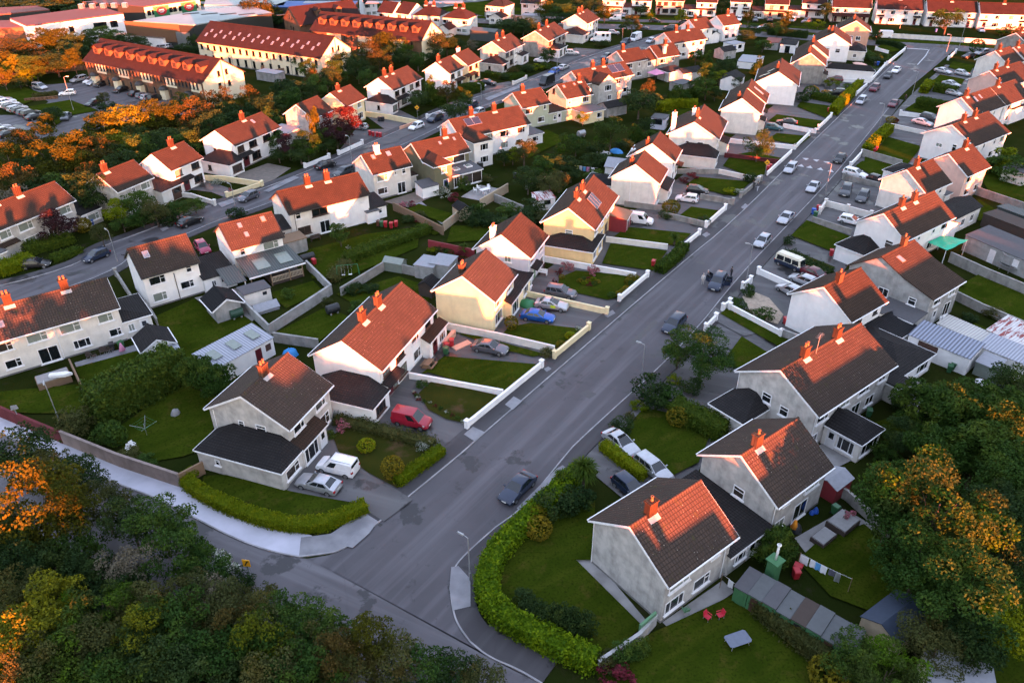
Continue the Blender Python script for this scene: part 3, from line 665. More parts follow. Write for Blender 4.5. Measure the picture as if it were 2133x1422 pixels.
def hedge(P, w_, h, mat='leaf_lime', desc='clipped green hedge', anchor=None, dens=70, ls=.10, world=False, rough=.10, rel='by', name='hedge', taper=.92):
    """hedge along photo ground points P (its centre line): woody core and a skin of leaves"""
    if not world: P = [at(x, y, 0) for x, y in P]
    P = resample(smooth_line(P, 2) if len(P) > 2 else P, .8); rng = np.random.default_rng(len(ITEMS)+11); A, B = offs(P, w_/2), offs(P, -w_/2)
    o0 = P[len(P)//2]; pts, nor = [], []
    for i in range(len(P)-1):
        a0, a1, b0, b1 = (np.array(q) for q in (A[i], A[i+1], B[i], B[i+1])); l = np.linalg.norm((a1+b1-a0-b0)/2)
        for (p0, p1, side) in ((a0, a1, 1), (b0, b1, -1)):
            n = int(l*h*dens); u = rng.random(n); z = rng.random(n)*h; q = p0+(p1-p0)*u[:, None]; d = p1-p0; nn = np.array([d[1], -d[0]])/(np.linalg.norm(d)+1e-9)*side
            c = (a0+b0+a1+b1)/4; q = q-nn*(z/h*(1-taper)*w_/2)[:, None]
            pts.append(np.column_stack([q, z])); nor.append(np.tile([nn[0], nn[1], .15], (n, 1)))
        n = int(l*w_*dens); u = rng.random(n)[:, None]; v = rng.random(n)[:, None]; q = (a0+(a1-a0)*u)*(1-v)+(b0+(b1-b0)*u)*v; pts.append(np.column_stack([q, np.full(n, h)])); nor.append(np.tile([0, 0, 1.], (n, 1)))
    for (a, b, d) in ((A[0], B[0], -1), (A[-1], B[-1], 1)):
        n = int(w_*h*dens); u = rng.random(n)[:, None]; q = np.array(a)*(1-u)+np.array(b)*u; pts.append(np.column_stack([q, rng.random(n)*h])); e = np.array(P[1])-np.array(P[0]) if d < 0 else np.array(P[-1])-np.array(P[-2]); e = e/np.linalg.norm(e)*d; nor.append(np.tile([e[0], e[1], 0], (n, 1)))
    pts = np.vstack(pts); nor = np.vstack(nor); pts = pts+nor*(rng.standard_normal((len(pts), 1))*rough)
    lum = np.sin(pts[:, 0]*2.1+1)*np.cos(pts[:, 1]*1.7)*rough*.9; pts[:, 2] += np.where(pts[:, 2] > h*.8, lum, 0); pts[:, 2] = np.maximum(pts[:, 2], .03)
    pts[:, 0] -= o0[0]; pts[:, 1] -= o0[1]
    o = ob(name, leaf_cloud(rng, pts, nor, ls, name, mat, .4), None, (o0[0], o0[1], 0))
    m = MB(); k = .80
    A2, B2 = offs(P, w_/2*k), offs(P, -w_/2*k)
    for i in range(len(P)-1):
        q = [(A2[i][0]-o0[0], A2[i][1]-o0[1]), (A2[i+1][0]-o0[0], A2[i+1][1]-o0[1]), (B2[i+1][0]-o0[0], B2[i+1][1]-o0[1]), (B2[i][0]-o0[0], B2[i][1]-o0[1])]
        z = h-.12; m.face([(*q[0], z), (*q[1], z), (*q[2], z), (*q[3], z)]); m.face([(*q[0], 0), (*q[1], 0), (*q[1], z), (*q[0], z)]); m.face([(*q[3], 0), (*q[2], 0), (*q[2], z), (*q[3], z)])
    m.build('inner_branches', mat, o)
    return thing(o, desc, 'hedge', 'garden hedges', anchor, rel, (o0[0], o0[1]))

# ------------------------------------------------------------------ walls, fences, lamps, bins, people
def gwall(P, h=.9, mat='w_white', desc='low white garden wall', anchor=None, th=.2, piers=(0, -1), cope=True, name='garden_wall', world=False, rel='by', cat='wall', ph=.28, capm=None):
    if not world: P = [at(x, y, 0) for x, y in P]
    o0 = P[len(P)//2]; o = empty(name, (o0[0], o0[1], 0)); Q = [(x-o0[0], y-o0[1]) for x, y in P]; m = MB(); c = MB()
    for hh, t, mb, z0 in ((h, th, m, 0), (h+.07, th+.1, c, h)):
        A, B = offs(Q, t/2), offs(Q, -t/2)
        for i in range(len(Q)-1):
            mb.hexa([(*A[i], z0), (*A[i+1], z0), (*B[i+1], z0), (*B[i], z0), (*A[i], hh), (*A[i+1], hh), (*B[i+1], hh), (*B[i], hh)])
    m.build('wall_panel', mat, o)
    if cope: c.build('coping', capm or mat, o)
    for k in piers:
        q = MB(); x, y = Q[k]; d = Q[1] if k == 0 else Q[k-1] if k != -1 else Q[-2]; a = math.atan2(d[1]-y, d[0]-x)
        q.box(x-.22, x+.22, y-.22, y+.22, 0, h+ph, 0, a, (x, y)); q.box(x-.28, x+.28, y-.28, y+.28, h+ph, h+ph+.08, 0, a, (x, y)); q.build('pier', mat, o)
    return thing(o, desc, cat, 'garden walls and fences', anchor, rel)
def lamp(px, py, h=5.6, arm=None, anchor=None, side=1, desc='tall grey street lamp'):
    x, y = at(px, py, 0); o = empty('street_lamp', (x, y, 0), R(arm if arm is not None else 145)); m = MB()
    m.tube([(0, 0, 0), (0, 0, 1.1)], .085, 8); m.tube([(0, 0, 1.1), (0, 0, h)], [.055, .045], 8); m.tube([(0, 0, h), (.25, 0, h+.10), (.7, 0, h+.13)], .035, 6); m.build('pole', 'galv', o)
    m = MB(); m.hexa([(.5, -.1, h+.06), (1.15, -.08, h+.10), (1.15, .08, h+.10), (.5, .1, h+.06), (.5, -.08, h+.2), (1.1, -.05, h+.2), (1.1, .05, h+.2), (.5, .08, h+.2)]); hd = m.build('lamp_head', 'galv', o)
    m = MB(); m.box(.6, 1.08, -.06, .06, h+.03, h+.065); m.build('diffuser', 'lamp_glass', hd)
    return thing(o, desc, 'street lamp', 'street lamps along the roads', anchor)
BINC = {}
def bin_(px, py, col='red', anchor=None, a=30, desc=None):
    x, y = at(px, py, .5)
    if col not in BINC:
        o = empty('wheelie_bin', (0, 0, 0)); m = MB(); m.hexa([(-.22, -.24, .06), (.22, -.24, .06), (.22, .24, .06), (-.22, .24, .06), (-.29, -.34, 1.0), (.29, -.34, 1.0), (.29, .34, 1.0), (-.29, .34, 1.0)]); m.build('body', 'bin_'+col, o)
        m = MB(); m.hexa([(-.31, -.38, 1.0), (.31, -.38, 1.0), (.31, .36, 1.0), (-.31, .36, 1.0), (-.27, -.3, 1.09), (.27, -.3, 1.09), (.27, .36, 1.07), (-.27, .36, 1.07)]); m.build('lid', 'bin_'+col, o)
        for s_ in (-1, 1): m = MB(); m.tube([(s_*.25, .27, .11), (s_*.31, .27, .11)], .11, 10); m.build('wheel', 'tyre', o)
        BINC[col] = o
    else: o = copy_tree(BINC[col])
    o.location = (x, y, .03); o.rotation_euler = (0, 0, R(a)); return thing(o, desc or f'{col} wheelie bin', 'bin', 'wheelie bins', anchor)
def person(px, py, face, top, legs, pose='stand', desc='person', anchor=None, hair=(.04, .025, .015)):
    x, y = at(px, py, 0)
    o = empty('person', (x, y, .02), R(face)); st = .30 if pose == 'walk' else .0
    sk = [((0, 0, .95), .135, -1), ((0, 0, 1.12), .13, 0), ((0, 0, 1.36), .155, 1), ((.01, 0, 1.5), .062, 2), ((.02, 0, 1.60), .085, 3), ((.02, 0, 1.70), .088, 4), ((.015, 0, 1.78), .05, 5)]
    for sg in (-1, 1):
        b = len(sk); f = st*sg; sk += [((0, sg*.10, .88), .105, 0), ((f*.55, sg*.10, .50), .07, b), ((f*.8-.05*(f < 0), sg*.10, .10), .045, b+1), ((f*.8+.14, sg*.11, .04), .04, b+2)]
        b = len(sk); g = -f*.8; sk += [((0, sg*.19, 1.40), .065, 2), ((g*.3, sg*.25, 1.13), .05, b), ((g*.8+.08, sg*.25, .90), .038, b+1), ((g*.9+.12, sg*.25, .80), .034, b+2)]
    me = bpy.data.meshes.new('body'); me.from_pydata([p for p, r, q in sk], [(q, i) for i, (p, r, q) in enumerate(sk) if q >= 0], []); bo = ob('body', me, o)
    md = bo.modifiers.new('skin', 'SKIN'); bo.modifiers.new('sub', 'SUBSURF').levels = 1; bo.modifiers['sub'].render_levels = 1
    for i, (p, r, q) in enumerate(sk): me.skin_vertices[0].data[i].radius = (r, r*.9); me.skin_vertices[0].data[i].use_root = i == 0
    key = f'cloth{len(ITEMS)}'; m, nt, b = base_mat(key); oc = ocoord(nt); sx = N(nt, 'ShaderNodeSeparateXYZ'); nt.links.new(oc, sx.inputs[0])
    g1 = N(nt, 'ShaderNodeMath', operation='GREATER_THAN'); g1.inputs[1].default_value = .93; nt.links.new(sx.outputs['Z'], g1.inputs[0]); g2 = N(nt, 'ShaderNodeMath', operation='GREATER_THAN'); g2.inputs[1].default_value = 1.5; nt.links.new(sx.outputs['Z'], g2.inputs[0])
    nt.links.new(mixc(nt, mixc(nt, legs, top, g1.outputs[0]), (.5, .3, .22), g2.outputs[0]), b.inputs['Base Color']); b.inputs['Roughness'].default_value = .8; me.materials.append(m)
    hm = MB(); hm.lathe([(.0, .13), (.07, .11), (.10, .05), (.105, -.02), (.09, -.06)], 10, (-.005, 0, 1.69)); plain(key+'h', hair, .8); hm.build('hair', key+'h', o, True)
    return thing(o, desc, 'person', 'people in the street', anchor, 'by')
def box_thing(name, px, py, a, dims, mat, desc, cat, anchor=None, z=0., roof=None, lip=.12, door=None, kind='flat', h2=None, wmat2=None, group='garden sheds and outbuildings'):
    """a small shed or outbuilding: walls, roof with an overhang, door"""
    lx, ly, h = dims; x, y = at(px, py, h/2); o = empty(name, (x, y, z), R(a)); m = MB(); m.box(-lx/2, lx/2, -ly/2, ly/2, 0, h)
    h2 = h2 or h
    if kind == 'gable':
        m.face([(-lx/2, -ly/2, h), (-lx/2, ly/2, h), (-lx/2, 0, h2-.05)]); m.face([(lx/2, -ly/2, h), (lx/2, ly/2, h), (lx/2, 0, h2-.05)])
    if kind == 'mono': m = MB(); C = [(-lx/2, -ly/2), (lx/2, -ly/2), (lx/2, ly/2), (-lx/2, ly/2)]; m.hexa([(*c, 0) for c in C]+[(c[0], c[1], h if c[1] < 0 else h2-.01) for c in C])
    m.build('wall', mat, o); r = MB(); X, Y = lx/2+lip, ly/2+lip
    if kind == 'flat': r.box(-X, X, -Y, Y, h, h+.12)
    elif kind == 'mono': s_ = (h2-h)/ly*lip; r.hexa([(-X, -Y, h-s_), (X, -Y, h-s_), (X, Y, h2+s_), (-X, Y, h2+s_), (-X, -Y, h-s_+.07), (X, -Y, h-s_+.07), (X, Y, h2+s_+.07), (-X, Y, h2+s_+.07)])
    else:
        s_ = (h2-h)/(ly/2)*lip; r.profx([(0, h2), (-Y, h-s_), (-Y, h-s_+.08), (0, h2+.08)], -X, X); r.profx([(0, h2+.08), (Y, h-s_+.08), (Y, h-s_), (0, h2)], -X, X)
    r.build('roof', roof or 'felt', o)
    if door is not None:
        for (f, u, ww, hh, mm) in door:
            d = MB(); d.box(-ww/2, ww/2, -.04, 0, 0, hh); px_ = {'F': (u, -ly/2, .05), 'N': (-lx/2, u, .05), 'E': (lx/2, u, .05)}[f]; d.build('door' if hh > 1.5 else 'window', mm, o, loc=px_ if hh > 1.5 else (px_[0], px_[1], 1.1), rz={'F': 0, 'N': -math.pi/2, 'E': math.pi/2}[f])
    return thing(o, desc, cat, group, anchor)
# ------------------------------------------------------------------ material set
wall_mat('w_white', (.83, .82, .81), .10); wall_mat('w_grey', (.52, .50, .47), .40); wall_mat('w_offwhite', (.72, .69, .64), .18); wall_mat('w_cream', (.80, .68, .42), .12); wall_mat('w_yellow', (.80, .58, .30), .10, False)
wall_mat('w_pink', (.72, .47, .40), .14); wall_mat('w_olive', (.155, .15, .095), .12, False); wall_mat('w_lilac', (.60, .60, .68), .10); wall_mat('w_green', (.46, .49, .37), .12); wall_mat('w_concrete', (.30, .29, .27), .42); wall_mat('w_cement', (.36, .36, .35), .38)
wall_mat('w_brown', (.26, .21, .19), .3); wall_mat('w_maroon', (.13, .03, .035), .3); wall_mat('w_salmon', (.62, .36, .26), .12); wall_mat('w_apart', (.78, .68, .48), .06, False)
tile_mat('tile', (.053, .0340, .0245), (.043, .0290, .0220)); tile_mat('tile_lichen', (.064, .046, .037), (.053, .040, .034), 1.0, .3); tile_mat('tile_dark', (.029, .027, .027), (.023, .022, .023)); tile_mat('tile_apart', (.040, .020, .018), (.034, .018, .016)); tile_mat('tile_black', (.022, .022, .024), (.018, .019, .021))
tile_mat('brick', (.115, .060, .036), (.085, .048, .030)); tile_mat('brick_wall', (.24, .14, .085), (.19, .105, .066))
plain('white', (.78, .78, .79), .45); plain('dark_trim', (.035, .032, .03), .5); plain('brown_frame', (.07, .035, .025), .5); plain('plinth', (.16, .155, .15), .9); plain('terracotta', (.28, .10, .04), .7); plain('lead', (.42, .38, .36), .6)
plain('glass', (.010, .013, .016), .06, 0, .8); plain('glass_net', (.20, .23, .20), .18, 0, .6); plain('glass_warm', (.045, .035, .03), .08, 0, .7); plain('car_glass', (.012, .016, .020), .07, 0, .7); plain('skyglass', (.16, .18, .22), .05, 0, .9)
plain('door_red', (.10, .012, .02), .4); plain('door_blue', (.02, .04, .16), .4); plain('door_white', (.72, .72, .73), .4); plain('door_brown', (.06, .03, .02), .5); plain('door_green', (.10, .22, .12), .5); plain('plastic_white', (.75, .75, .75), .5); plain('alu', (.45, .46, .48), .35, .8)
plain('solar', (.02, .025, .05), .12, .3, .8); plain('felt', (.075, .075, .082), .85); plain('felt_mid', (.085, .092, .095), .8); plain('felt_light', (.27, .28, .31), .8); plain('corrugated', (.30, .32, .36), .5, .3); plain('galv', (.36, .37, .38), .45, .5); plain('plate', (.75, .75, .70), .5)
plain('tyre', (.014, .014, .015), .85); plain('rim', (.38, .39, .40), .35, .8); plain('lamp_glass', (.55, .57, .60), .12, 0, .8); plain('tail_red', (.32, .01, .012), .2); plain('timber', (.20, .13, .08), .85); plain('timber_dark', (.05, .035, .028), .85); plain('timber_pale', (.42, .34, .24), .85)
plain('bin_red', (.40, .02, .03), .45); plain('bin_green', (.03, .11, .045), .45); plain('bin_blue', (.02, .09, .42), .45); plain('bin_black', (.02, .022, .025), .5); plain('bin_brown', (.09, .04, .025), .5); plain('sign_yellow', (.78, .36, .01), .5); plain('sign_black', (.012, .012, .012), .5); plain('sign_red', (.50, .02, .03), .5)
plain('sign_green', (.02, .16, .06), .5); plain('tarp_green', (.02, .42, .24), .7); plain('tarp_blue', (.03, .25, .62), .6); plain('cloth_white', (.72, .72, .74), .9); plain('cloth_blue', (.10, .32, .62), .9); plain('cloth_purple', (.13, .03, .12), .9); plain('cloth_dark', (.08, .08, .11), .9); plain('cloth_pink', (.65, .25, .42), .9); plain('cloth_yellow', (.7, .62, .2), .9)
plain('tank_green', (.018, .06, .035), .5); plain('shed_green', (.045, .15, .06), .7); plain('shed_blue', (.03, .045, .075), .7); plain('red_panel', (.22, .022, .03), .7); plain('rust_sheet', (.30, .12, .08), .7); plain('chair_red', (.50, .02, .045), .5); plain('granite', (.25, .25, .25), .9); plain('table_blue', (.11, .13, .18), .25); plain('soil', (.05, .035, .025), .95); plain('cream_paint', (.68, .64, .50), .35)
plain('taxi_yellow', (.50, .70, .03), .5); plain('orange_cloth', (.85, .30, .02), .8)
corr_mat('corr_roof', (.34, .36, .42), (.20, .21, .25)); corr_mat('corr_white', (.46, .45, .42), (.32, .31, .30)); corr_mat('corr_rust', (.60, .58, .58), (.45, .43, .43), (.22, .035, .03)); corr_mat('corr_blue', (.25, .28, .36), (.09, .10, .13), None, .42); corr_mat('metal_green', (.060, .072, .070), (.038, .047, .047)); surf('warehouse', (.30, .33, .33), (.22, .25, .26), .08, .5, .1); surf('roof_red', (.20, .055, .045), (.16, .05, .04), .05, .7, .1); surf('clad_brown', (.16, .085, .045), (.12, .065, .04), .06, .7, .1)
surf('clad_dark', (.035, .037, .033), (.028, .03, .028), .05, .7, .1); surf('sheet_blue', (.03, .09, .30), (.02, .07, .22), .1, .6, 0)
surf('bark', (.11, .085, .065), (.06, .045, .035), 6, .9, .6); surf('twig', (.13, .115, .08), (.08, .07, .045), 3, .9, 0); surf('log', (.16, .10, .06), (.08, .05, .03), 8, .9, .4)
leaf_mat('leaf_green', (.042, .086, .014), (.024, .055, .010), (.062, .100, .012)); leaf_mat('leaf_dark', (.028, .054, .014), (.016, .036, .011), (.042, .066, .013)); leaf_mat('leaf_olive', (.068, .076, .022), (.045, .055, .017), (.085, .074, .018))
leaf_mat('leaf_lime', (.130, .170, .003), (.085, .120, .003), (.175, .190, .004)); leaf_mat('leaf_laurel', (.095, .170, .004), (.030, .078, .004), (.140, .215, .005), .5); leaf_mat('leaf_yellow', (.140, .150, .006), (.075, .092, .007), (.042, .062, .009)); leaf_mat('leaf_ytop', (.044, .070, .013), (.026, .045, .009), (.052, .115, .004), .32)
leaf_mat('leaf_orange', (.072, .074, .005), (.046, .050, .005), (.038, .046, .007)); leaf_mat('leaf_rust', (.078, .056, .012), (.052, .042, .010), (.030, .038, .009), .4); leaf_mat('leaf_purple', (.042, .018, .022), (.026, .012, .015), (.055, .020, .022)); leaf_mat('leaf_red', (.15, .022, .026), (.085, .014, .018), (.045, .018, .016))
leaf_mat('leaf_conifer', (.040, .078, .010), (.024, .052, .009), (.070, .100, .012)); leaf_mat('leaf_white', (.045, .085, .020), (.62, .62, .56), (.03, .07, .016), .9); leaf_mat('leaf_pink', (.55, .13, .22), (.06, .09, .025), (.45, .22, .25), .8); leaf_mat('leaf_gold', (.15, .125, .008), (.085, .080, .009), (.19, .145, .008)); leaf_mat('leaf_cypress', (.014, .040, .017), (.008, .024, .010), (.02, .05, .02))
leaf_mat('leaf_hedge', (.048, .084, .008), (.028, .056, .007), (.075, .105, .009))
def ground_mats():
    m, nt, b = base_mat('grass'); oc = ocoord(nt)
    col = mixc(nt, (.020, .034, .003), (.037, .054, .005), ramp(nt, noise(nt, oc, .22, 5, .65), .36, .68)); col = mixc(nt, col, (.050, .058, .007), ramp(nt, noise(nt, mapping(nt, oc, (0, 0, R(35)), (9, 1.1, 1), True), 1.0, 3), .48, .9)); col = mixc(nt, col, (.066, .054, .012), ramp(nt, noise(nt, oc, .45, 5, .65), .56, .76))
    col = mixc(nt, col, tuple(v*.7 for v in (.020, .031, .004)), ramp(nt, noise(nt, oc, 4.5, 3), .5, .72)); nt.links.new(col, b.inputs['Base Color']); b.inputs['Roughness'].default_value = .95; b.inputs['Specular IOR Level'].default_value = 0
    bump(nt, b, noise(nt, oc, 7, 4), .7, .06)
    m, nt, b = base_mat('grass_dull'); oc = ocoord(nt)
    col = mixc(nt, (.034, .036, .007), (.025, .031, .006), ramp(nt, noise(nt, oc, .35, 4), .38, .6)); col = mixc(nt, col, (.075, .048, .025), ramp(nt, noise(nt, oc, .30, 5, .6), .55, .70)); nt.links.new(col, b.inputs['Base Color']); b.inputs['Roughness'].default_value = .95; b.inputs['Specular IOR Level'].default_value = 0
    bump(nt, b, noise(nt, oc, 7, 4), .7, .06)
    m, nt, b = base_mat('ground'); oc = ocoord(nt)
    col = mixc(nt, (.013, .020, .004), (.021, .026, .006), ramp(nt, noise(nt, oc, .12, 5), .40, .62)); col = mixc(nt, col, (.032, .026, .017), ramp(nt, noise(nt, oc, .30, 6, .7), .56, .72)); nt.links.new(col, b.inputs['Base Color']); b.inputs['Roughness'].default_value = .95; b.inputs['Specular IOR Level'].default_value = 0
    bump(nt, b, noise(nt, oc, 5, 4), .8, .1)
    def asphalt(name, c1, c2, wet, rot, light):
        m, nt, b = base_mat(name); oc = ocoord(nt); col = mixc(nt, c1, c2, ramp(nt, noise(nt, oc, .10, 5, .6), .35, .66))
        st = noise(nt, mapping(nt, oc, (0, 0, R(rot)), (30, 1.3, 1), True), 1.0, 3, .5); col = mixc(nt, col, light, ramp(nt, st, .48, .72))
        col = mixc(nt, col, tuple(v*.6 for v in c1), ramp(nt, noise(nt, oc, .42, 6, .72), .60, .72))
        cr = N(nt, 'ShaderNodeTexVoronoi', feature='DISTANCE_TO_EDGE'); cr.inputs['Scale'].default_value = .09; wn = N(nt, 'ShaderNodeMix', data_type='VECTOR'); wn.inputs[0].default_value = .45
        nt.links.new(oc, wn.inputs[4]); nz = N(nt, 'ShaderNodeTexNoise'); nz.inputs['Scale'].default_value = .8; nt.links.new(oc, nz.inputs['Vector']); nt.links.new(nz.outputs['Color'], wn.inputs[5]); nt.links.new(wn.outputs[1], cr.inputs['Vector'])
        col = mixc(nt, tuple(v*.75 for v in c1), col, ramp(nt, cr.outputs['Distance'], .0, .005, (.8,)*3, (1, 1, 1)))
        f = ramp(nt, noise(nt, oc, .15, 6, .6), .60-wet*.05, .625-wet*.05); col = mixc(nt, col, tuple(v*.42 for v in c1), f)
        rr = ramp(nt, f, 0, 1, (.82,)*3, (.34,)*3); nt.links.new(rr, b.inputs['Roughness']); nt.links.new(col, b.inputs['Base Color']); b.inputs['Specular IOR Level'].default_value = .35
        bump(nt, b, noise(nt, oc, 16, 3), .35, .02)
    asphalt('asphalt', (.066, .062, .068), (.086, .082, .090), .10, 55, (.118, .113, .124)); asphalt('asphalt_worn', (.078, .074, .080), (.105, .099, .108), .5, -26, (.14, .134, .145)); asphalt('drive', (.070, .068, .070), (.10, .097, .10), .4, -20, (.12, .118, .12)); asphalt('footway', (.038, .036, .040), (.055, .052, .056), .4, 55, (.065, .062, .066))
    surf('concrete', (.25, .25, .265), (.17, .17, .185), .5, .85, .2, 12, vary=.08); surf('concrete_pale', (.47, .47, .54), (.38, .385, .44), .35, .8, .2, 10); surf('kerb', (.34, .33, .34), (.20, .20, .21), .6, .85, .2); surf('gravel', (.42, .34, .26), (.28, .23, .18), 2.5, .95, .8, 30); surf('paving', (.28, .275, .27), (.20, .195, .19), .6, .85, .3, 10); surf('brickpave', (.17, .145, .125), (.13, .115, .10), 1.5, .9, .3)
    surf('ramp', (.135, .105, .11), (.10, .085, .09), .6, .85, .2); plain('paint_line', (.44, .44, .46), .7); plain('manhole', (.055, .055, .058), .6)
ground_mats()

# ------------------------------------------------------------------ houses (points are the ridge ends, in the photograph's pixels)
def Hs(*a, **k): return House(*a, **k)
LA, RA, BA, CA = 69.8, 38.2, 36.2, 64.5
HY = lambda n: f'the {ORD[n-1]} house up the hydrangea side'
CV = lambda n: f'the {ORD[n-1]} house up the camper van side'
MR = lambda n: f'the {ORD[n-1]} house up the middle row'
WR = lambda n: f'the {ORD[n-1]} house up the wooded row'
GL = dict(group='houses of the estate')
# hydrangea side of the main street
h = Hs((501.7, 822.3), (593.3, 735), LA, df=5.0, wall='w_grey', roof='tile_lichen', desc='grey house with hipped side extension', anchor=HY(1), L=8.1, **GL)
h.chimney(3.9, 0); h.window('F', 2.0, 3.9, 1.9, 1.2, 1); h.window('F', 6.1, 3.9, 1.9, 1.2, 1); h.window('F', 6.2, 1.45, 2.3, 1.5, 1); h.window('N', .9, 3.95, .75, .95, 4); h.window('N', -1.5, 3.95, 1.25, 1.05, 4); h.pipe('N', 4.2); h.back()
h.ext(-3.5, .12, -6.0, 4.1, 2.55, 'hipside', 3.85, 'x1', ins=2.4, roof='tile_dark', wins=[('N', 1.7, 1.5, .6, .75, 4), ('F', -1.7, 1.35, 2.3, 1.2, 1)])
h.ext(.12, 4.6, -6.1, -4.72, 2.5, 'lean', 3.1, 'y1', roof='tile', wins=[('F', 1.6, 1.3, 2.4, 2.0, 3), ('F', 3.8, .1, .95, 2.05, 'door', 'door_white')])
h = Hs((712, 708), (834.3, 590.7), LA, df=4.55, wall='w_white', roof='tile_lichen', desc='long white pair of houses with brown windows', anchor=HY(2), L=14.4, name='semi_detached_house', frame='brown_frame', **GL)
h.chimney(4.6); h.chimney(8.4); h.window('F', 1.6, 3.95, 1.5, 1.25, 2); h.window('F', 5.0, 3.95, 2.1, 1.25, 3); h.window('F', 9.0, 3.95, 1.9, 1.2, 1, 'white'); h.window('F', 12.6, 3.95, 1.5, 1.25, 4); h.window('F', 5.3, 1.45, 2.1, 1.5, 3, pane='glass_net'); h.window('F', 9.2, 1.45, 1.9, 1.4, 1, 'white', 'glass_warm')
h.ext(-3.7, .12, -5.2, 3.2, 2.45, 'hipside', 3.75, 'x1', ins=2.6, roof='tile_dark', wins=[('F', -1.9, 1.35, 2.1, 1.25, 3)])
h.canopy(.2, 4.0, 1.2, 2.9, 'tile_dark'); h.door('F', 2.2, 1.0, 2.1, 'door_red'); h.window('F', 3.4, 1.25, .9, 1.7, 4); h.ext(10.6, 15.6, -5.4, -4.3, 2.5, 'lean', 3.0, 'y1', roof='tile', wins=[('F', 12.0, .1, 1.0, 2.1, 'door', 'door_red'), ('F', 14.2, 1.3, 1.7, 1.2, 3, 'white')]); h.pipe('F', .3); h.back(2)
h.ext(14.28, 15.6, -4.3, -.5, 2.45, 'flat', roof='tile_dark')
h = Hs((963.1, 573.1), (1012.8, 518.8), LA, df=4.3, wall='w_cream', roof='tile_lichen', desc='cream house with sunlit gable and blue car', anchor=HY(3), L=8.1, **GL)
h.chimney(2.0, .9, 1.0); h.window('F', 2.0, 3.85, 2.2, 1.35, 3); h.window('F', 6.3, 3.85, 1.9, 1.35, 3); h.window('F', 2.2, 1.5, 2.4, 1.6, 3); h.back(); h.pipe('F', 7.8)
h.ext(8.0, 12.6, -4.9, 2.6, 2.5, 'lean', 4.1, 'y1', roof='tile_dark', wins=[('F', 10.6, 1.35, 2.0, 1.3, 3)])
h.ext(4.3, 7.9, -5.0, -4.02, 2.5, 'lean', 2.85, 'y1', roof='tile_dark', wins=[('F', 6.0, 1.25, 2.4, 2.0, 3)])
h = Hs((1044.3, 487.3), (1082.7, 446.7), LA, df=4.25, wall='w_lilac', roof='tile', desc='pale lilac white house behind pink hydrangeas', anchor=HY(4), L=8.0, **GL)
h.chimney(.6, 1.5, 1.6, 'w_white'); h.window('F', 1.8, 3.9, 1.6, 1.3, 3); h.window('F', 5.9, 3.9, 2.0, 1.3, 3); h.window('N', -.9, 4.2, 1.1, 1.0, 2); h.canopy(1.2, 4.0, 1.1, 2.8, 'tile_dark'); h.door('F', 3.0, 1.0, 2.1, 'door_green'); h.window('F', 6.2, 1.5, 1.9, 1.4, 3); h.ext(-1.2, .1, -4.6, 1.5, 2.5, 'flat', roof='tile_dark', wins=[('F', -.5, 1.3, .8, 1, 4)]); h.back(); h.pipe('F', .2)
h = Hs((1184.3, 431.7), (1236.7, 365), LA, df=4.2, wall='w_yellow', roof='tile', desc='yellow rendered pair of houses with solar collector', anchor=HY(5), L=14.4, name='semi_detached_house', **GL)
h.chimney(4.2, 0, 1.0); h.chimney(7.6, 0, 1.0); h.panel(7.0, -2.2, 2.9, 2.3, 3, .12); h.window('N', -.2, 3.7, 1.2, 1.15, 4); h.window('F', 2.2, 3.9, 1.9, 1.3, 3); h.window('F', 6.0, 3.9, 1.5, 1.3, 2); h.window('F', 9.5, 3.9, 1.5, 1.3, 2); h.window('F', 12.4, 3.9, 1.9, 1.3, 3); h.window('F', 6.0, 1.4, 1.6, 1.7, 3); h.window('F', 9.0, 1.4, 1.6, 1.7, 3, 'brown_frame')
h.ext(-2.6, 4.0, -4.7, 3.4, 2.5, 'hip', 3.85, None, roof='tile_dark', ins=3.0, wins=[('F', -1.0, 1.35, 1.9, 1.3, 3), ('F', 2.3, 1.35, 1.7, 1.3, 3)])
h.ext(11.0, 14.6, -6.8, -3.92, 2.45, 'lean', 2.9, 'y1', roof='timber', wall='red_panel', wins=[('F', 12.6, .1, 1.4, 2.1, 'door', 'door_red')]); h.back(2)
h = Hs((1324, 341), (1346, 315), LA, df=4.3, wall='w_offwhite', roof='tile', desc='white house with tall plain gable', anchor=HY(6), L=7.4, **GL)
h.chimney(1.2, .9, 1.0); h.window('F', 2.0, 3.9, 1.8, 1.3, 3); h.window('F', 2.4, 1.45, 1.9, 1.4, 3); h.ext(3.6, 9.2, -5.4, -4.02, 2.5, 'lean', 3.0, 'y1', roof='tile_dark', wins=[('F', 5.6, 1.3, 1.8, 1.4, 3), ('F', 8.0, .1, 1, 2.1, 'door', 'door_white')]); h.pipe('N', .6); h.back()
h.ext(2.5, 7.5, 4.1, 9.5, 2.5, 'hip', 3.6, 'y0', roof='tile_black', wins=[('N', 7.0, 1.3, 3.2, 1.4, 3)])
h = Hs((1359, 298), (1377.7, 276), LA, df=4.3, wall='w_white', roof='tile', desc='white house set back behind a black hatchback', anchor=HY(7), L=7.2, **GL)
h.chimney(.8, 1.0, .9); h.units(1, 'front'); h.canopy(4.5, 7.0, 1.2, 2.8); h.ext(-.2, 5, 4.1, 8.5, 2.6, 'gabley', 3.6, roof='felt_light'); h.chimney(2.4, 3.9, .2, 'w_white', .7, .7, 1); h.back()
h = Hs((1447, 253.3), (1467, 216.7), LA, df=5.0, wall='w_offwhite', roof='tile', desc='cream pair of houses with hipped garage extension', anchor=HY(8), L=12.6, name='semi_detached_house', **GL)
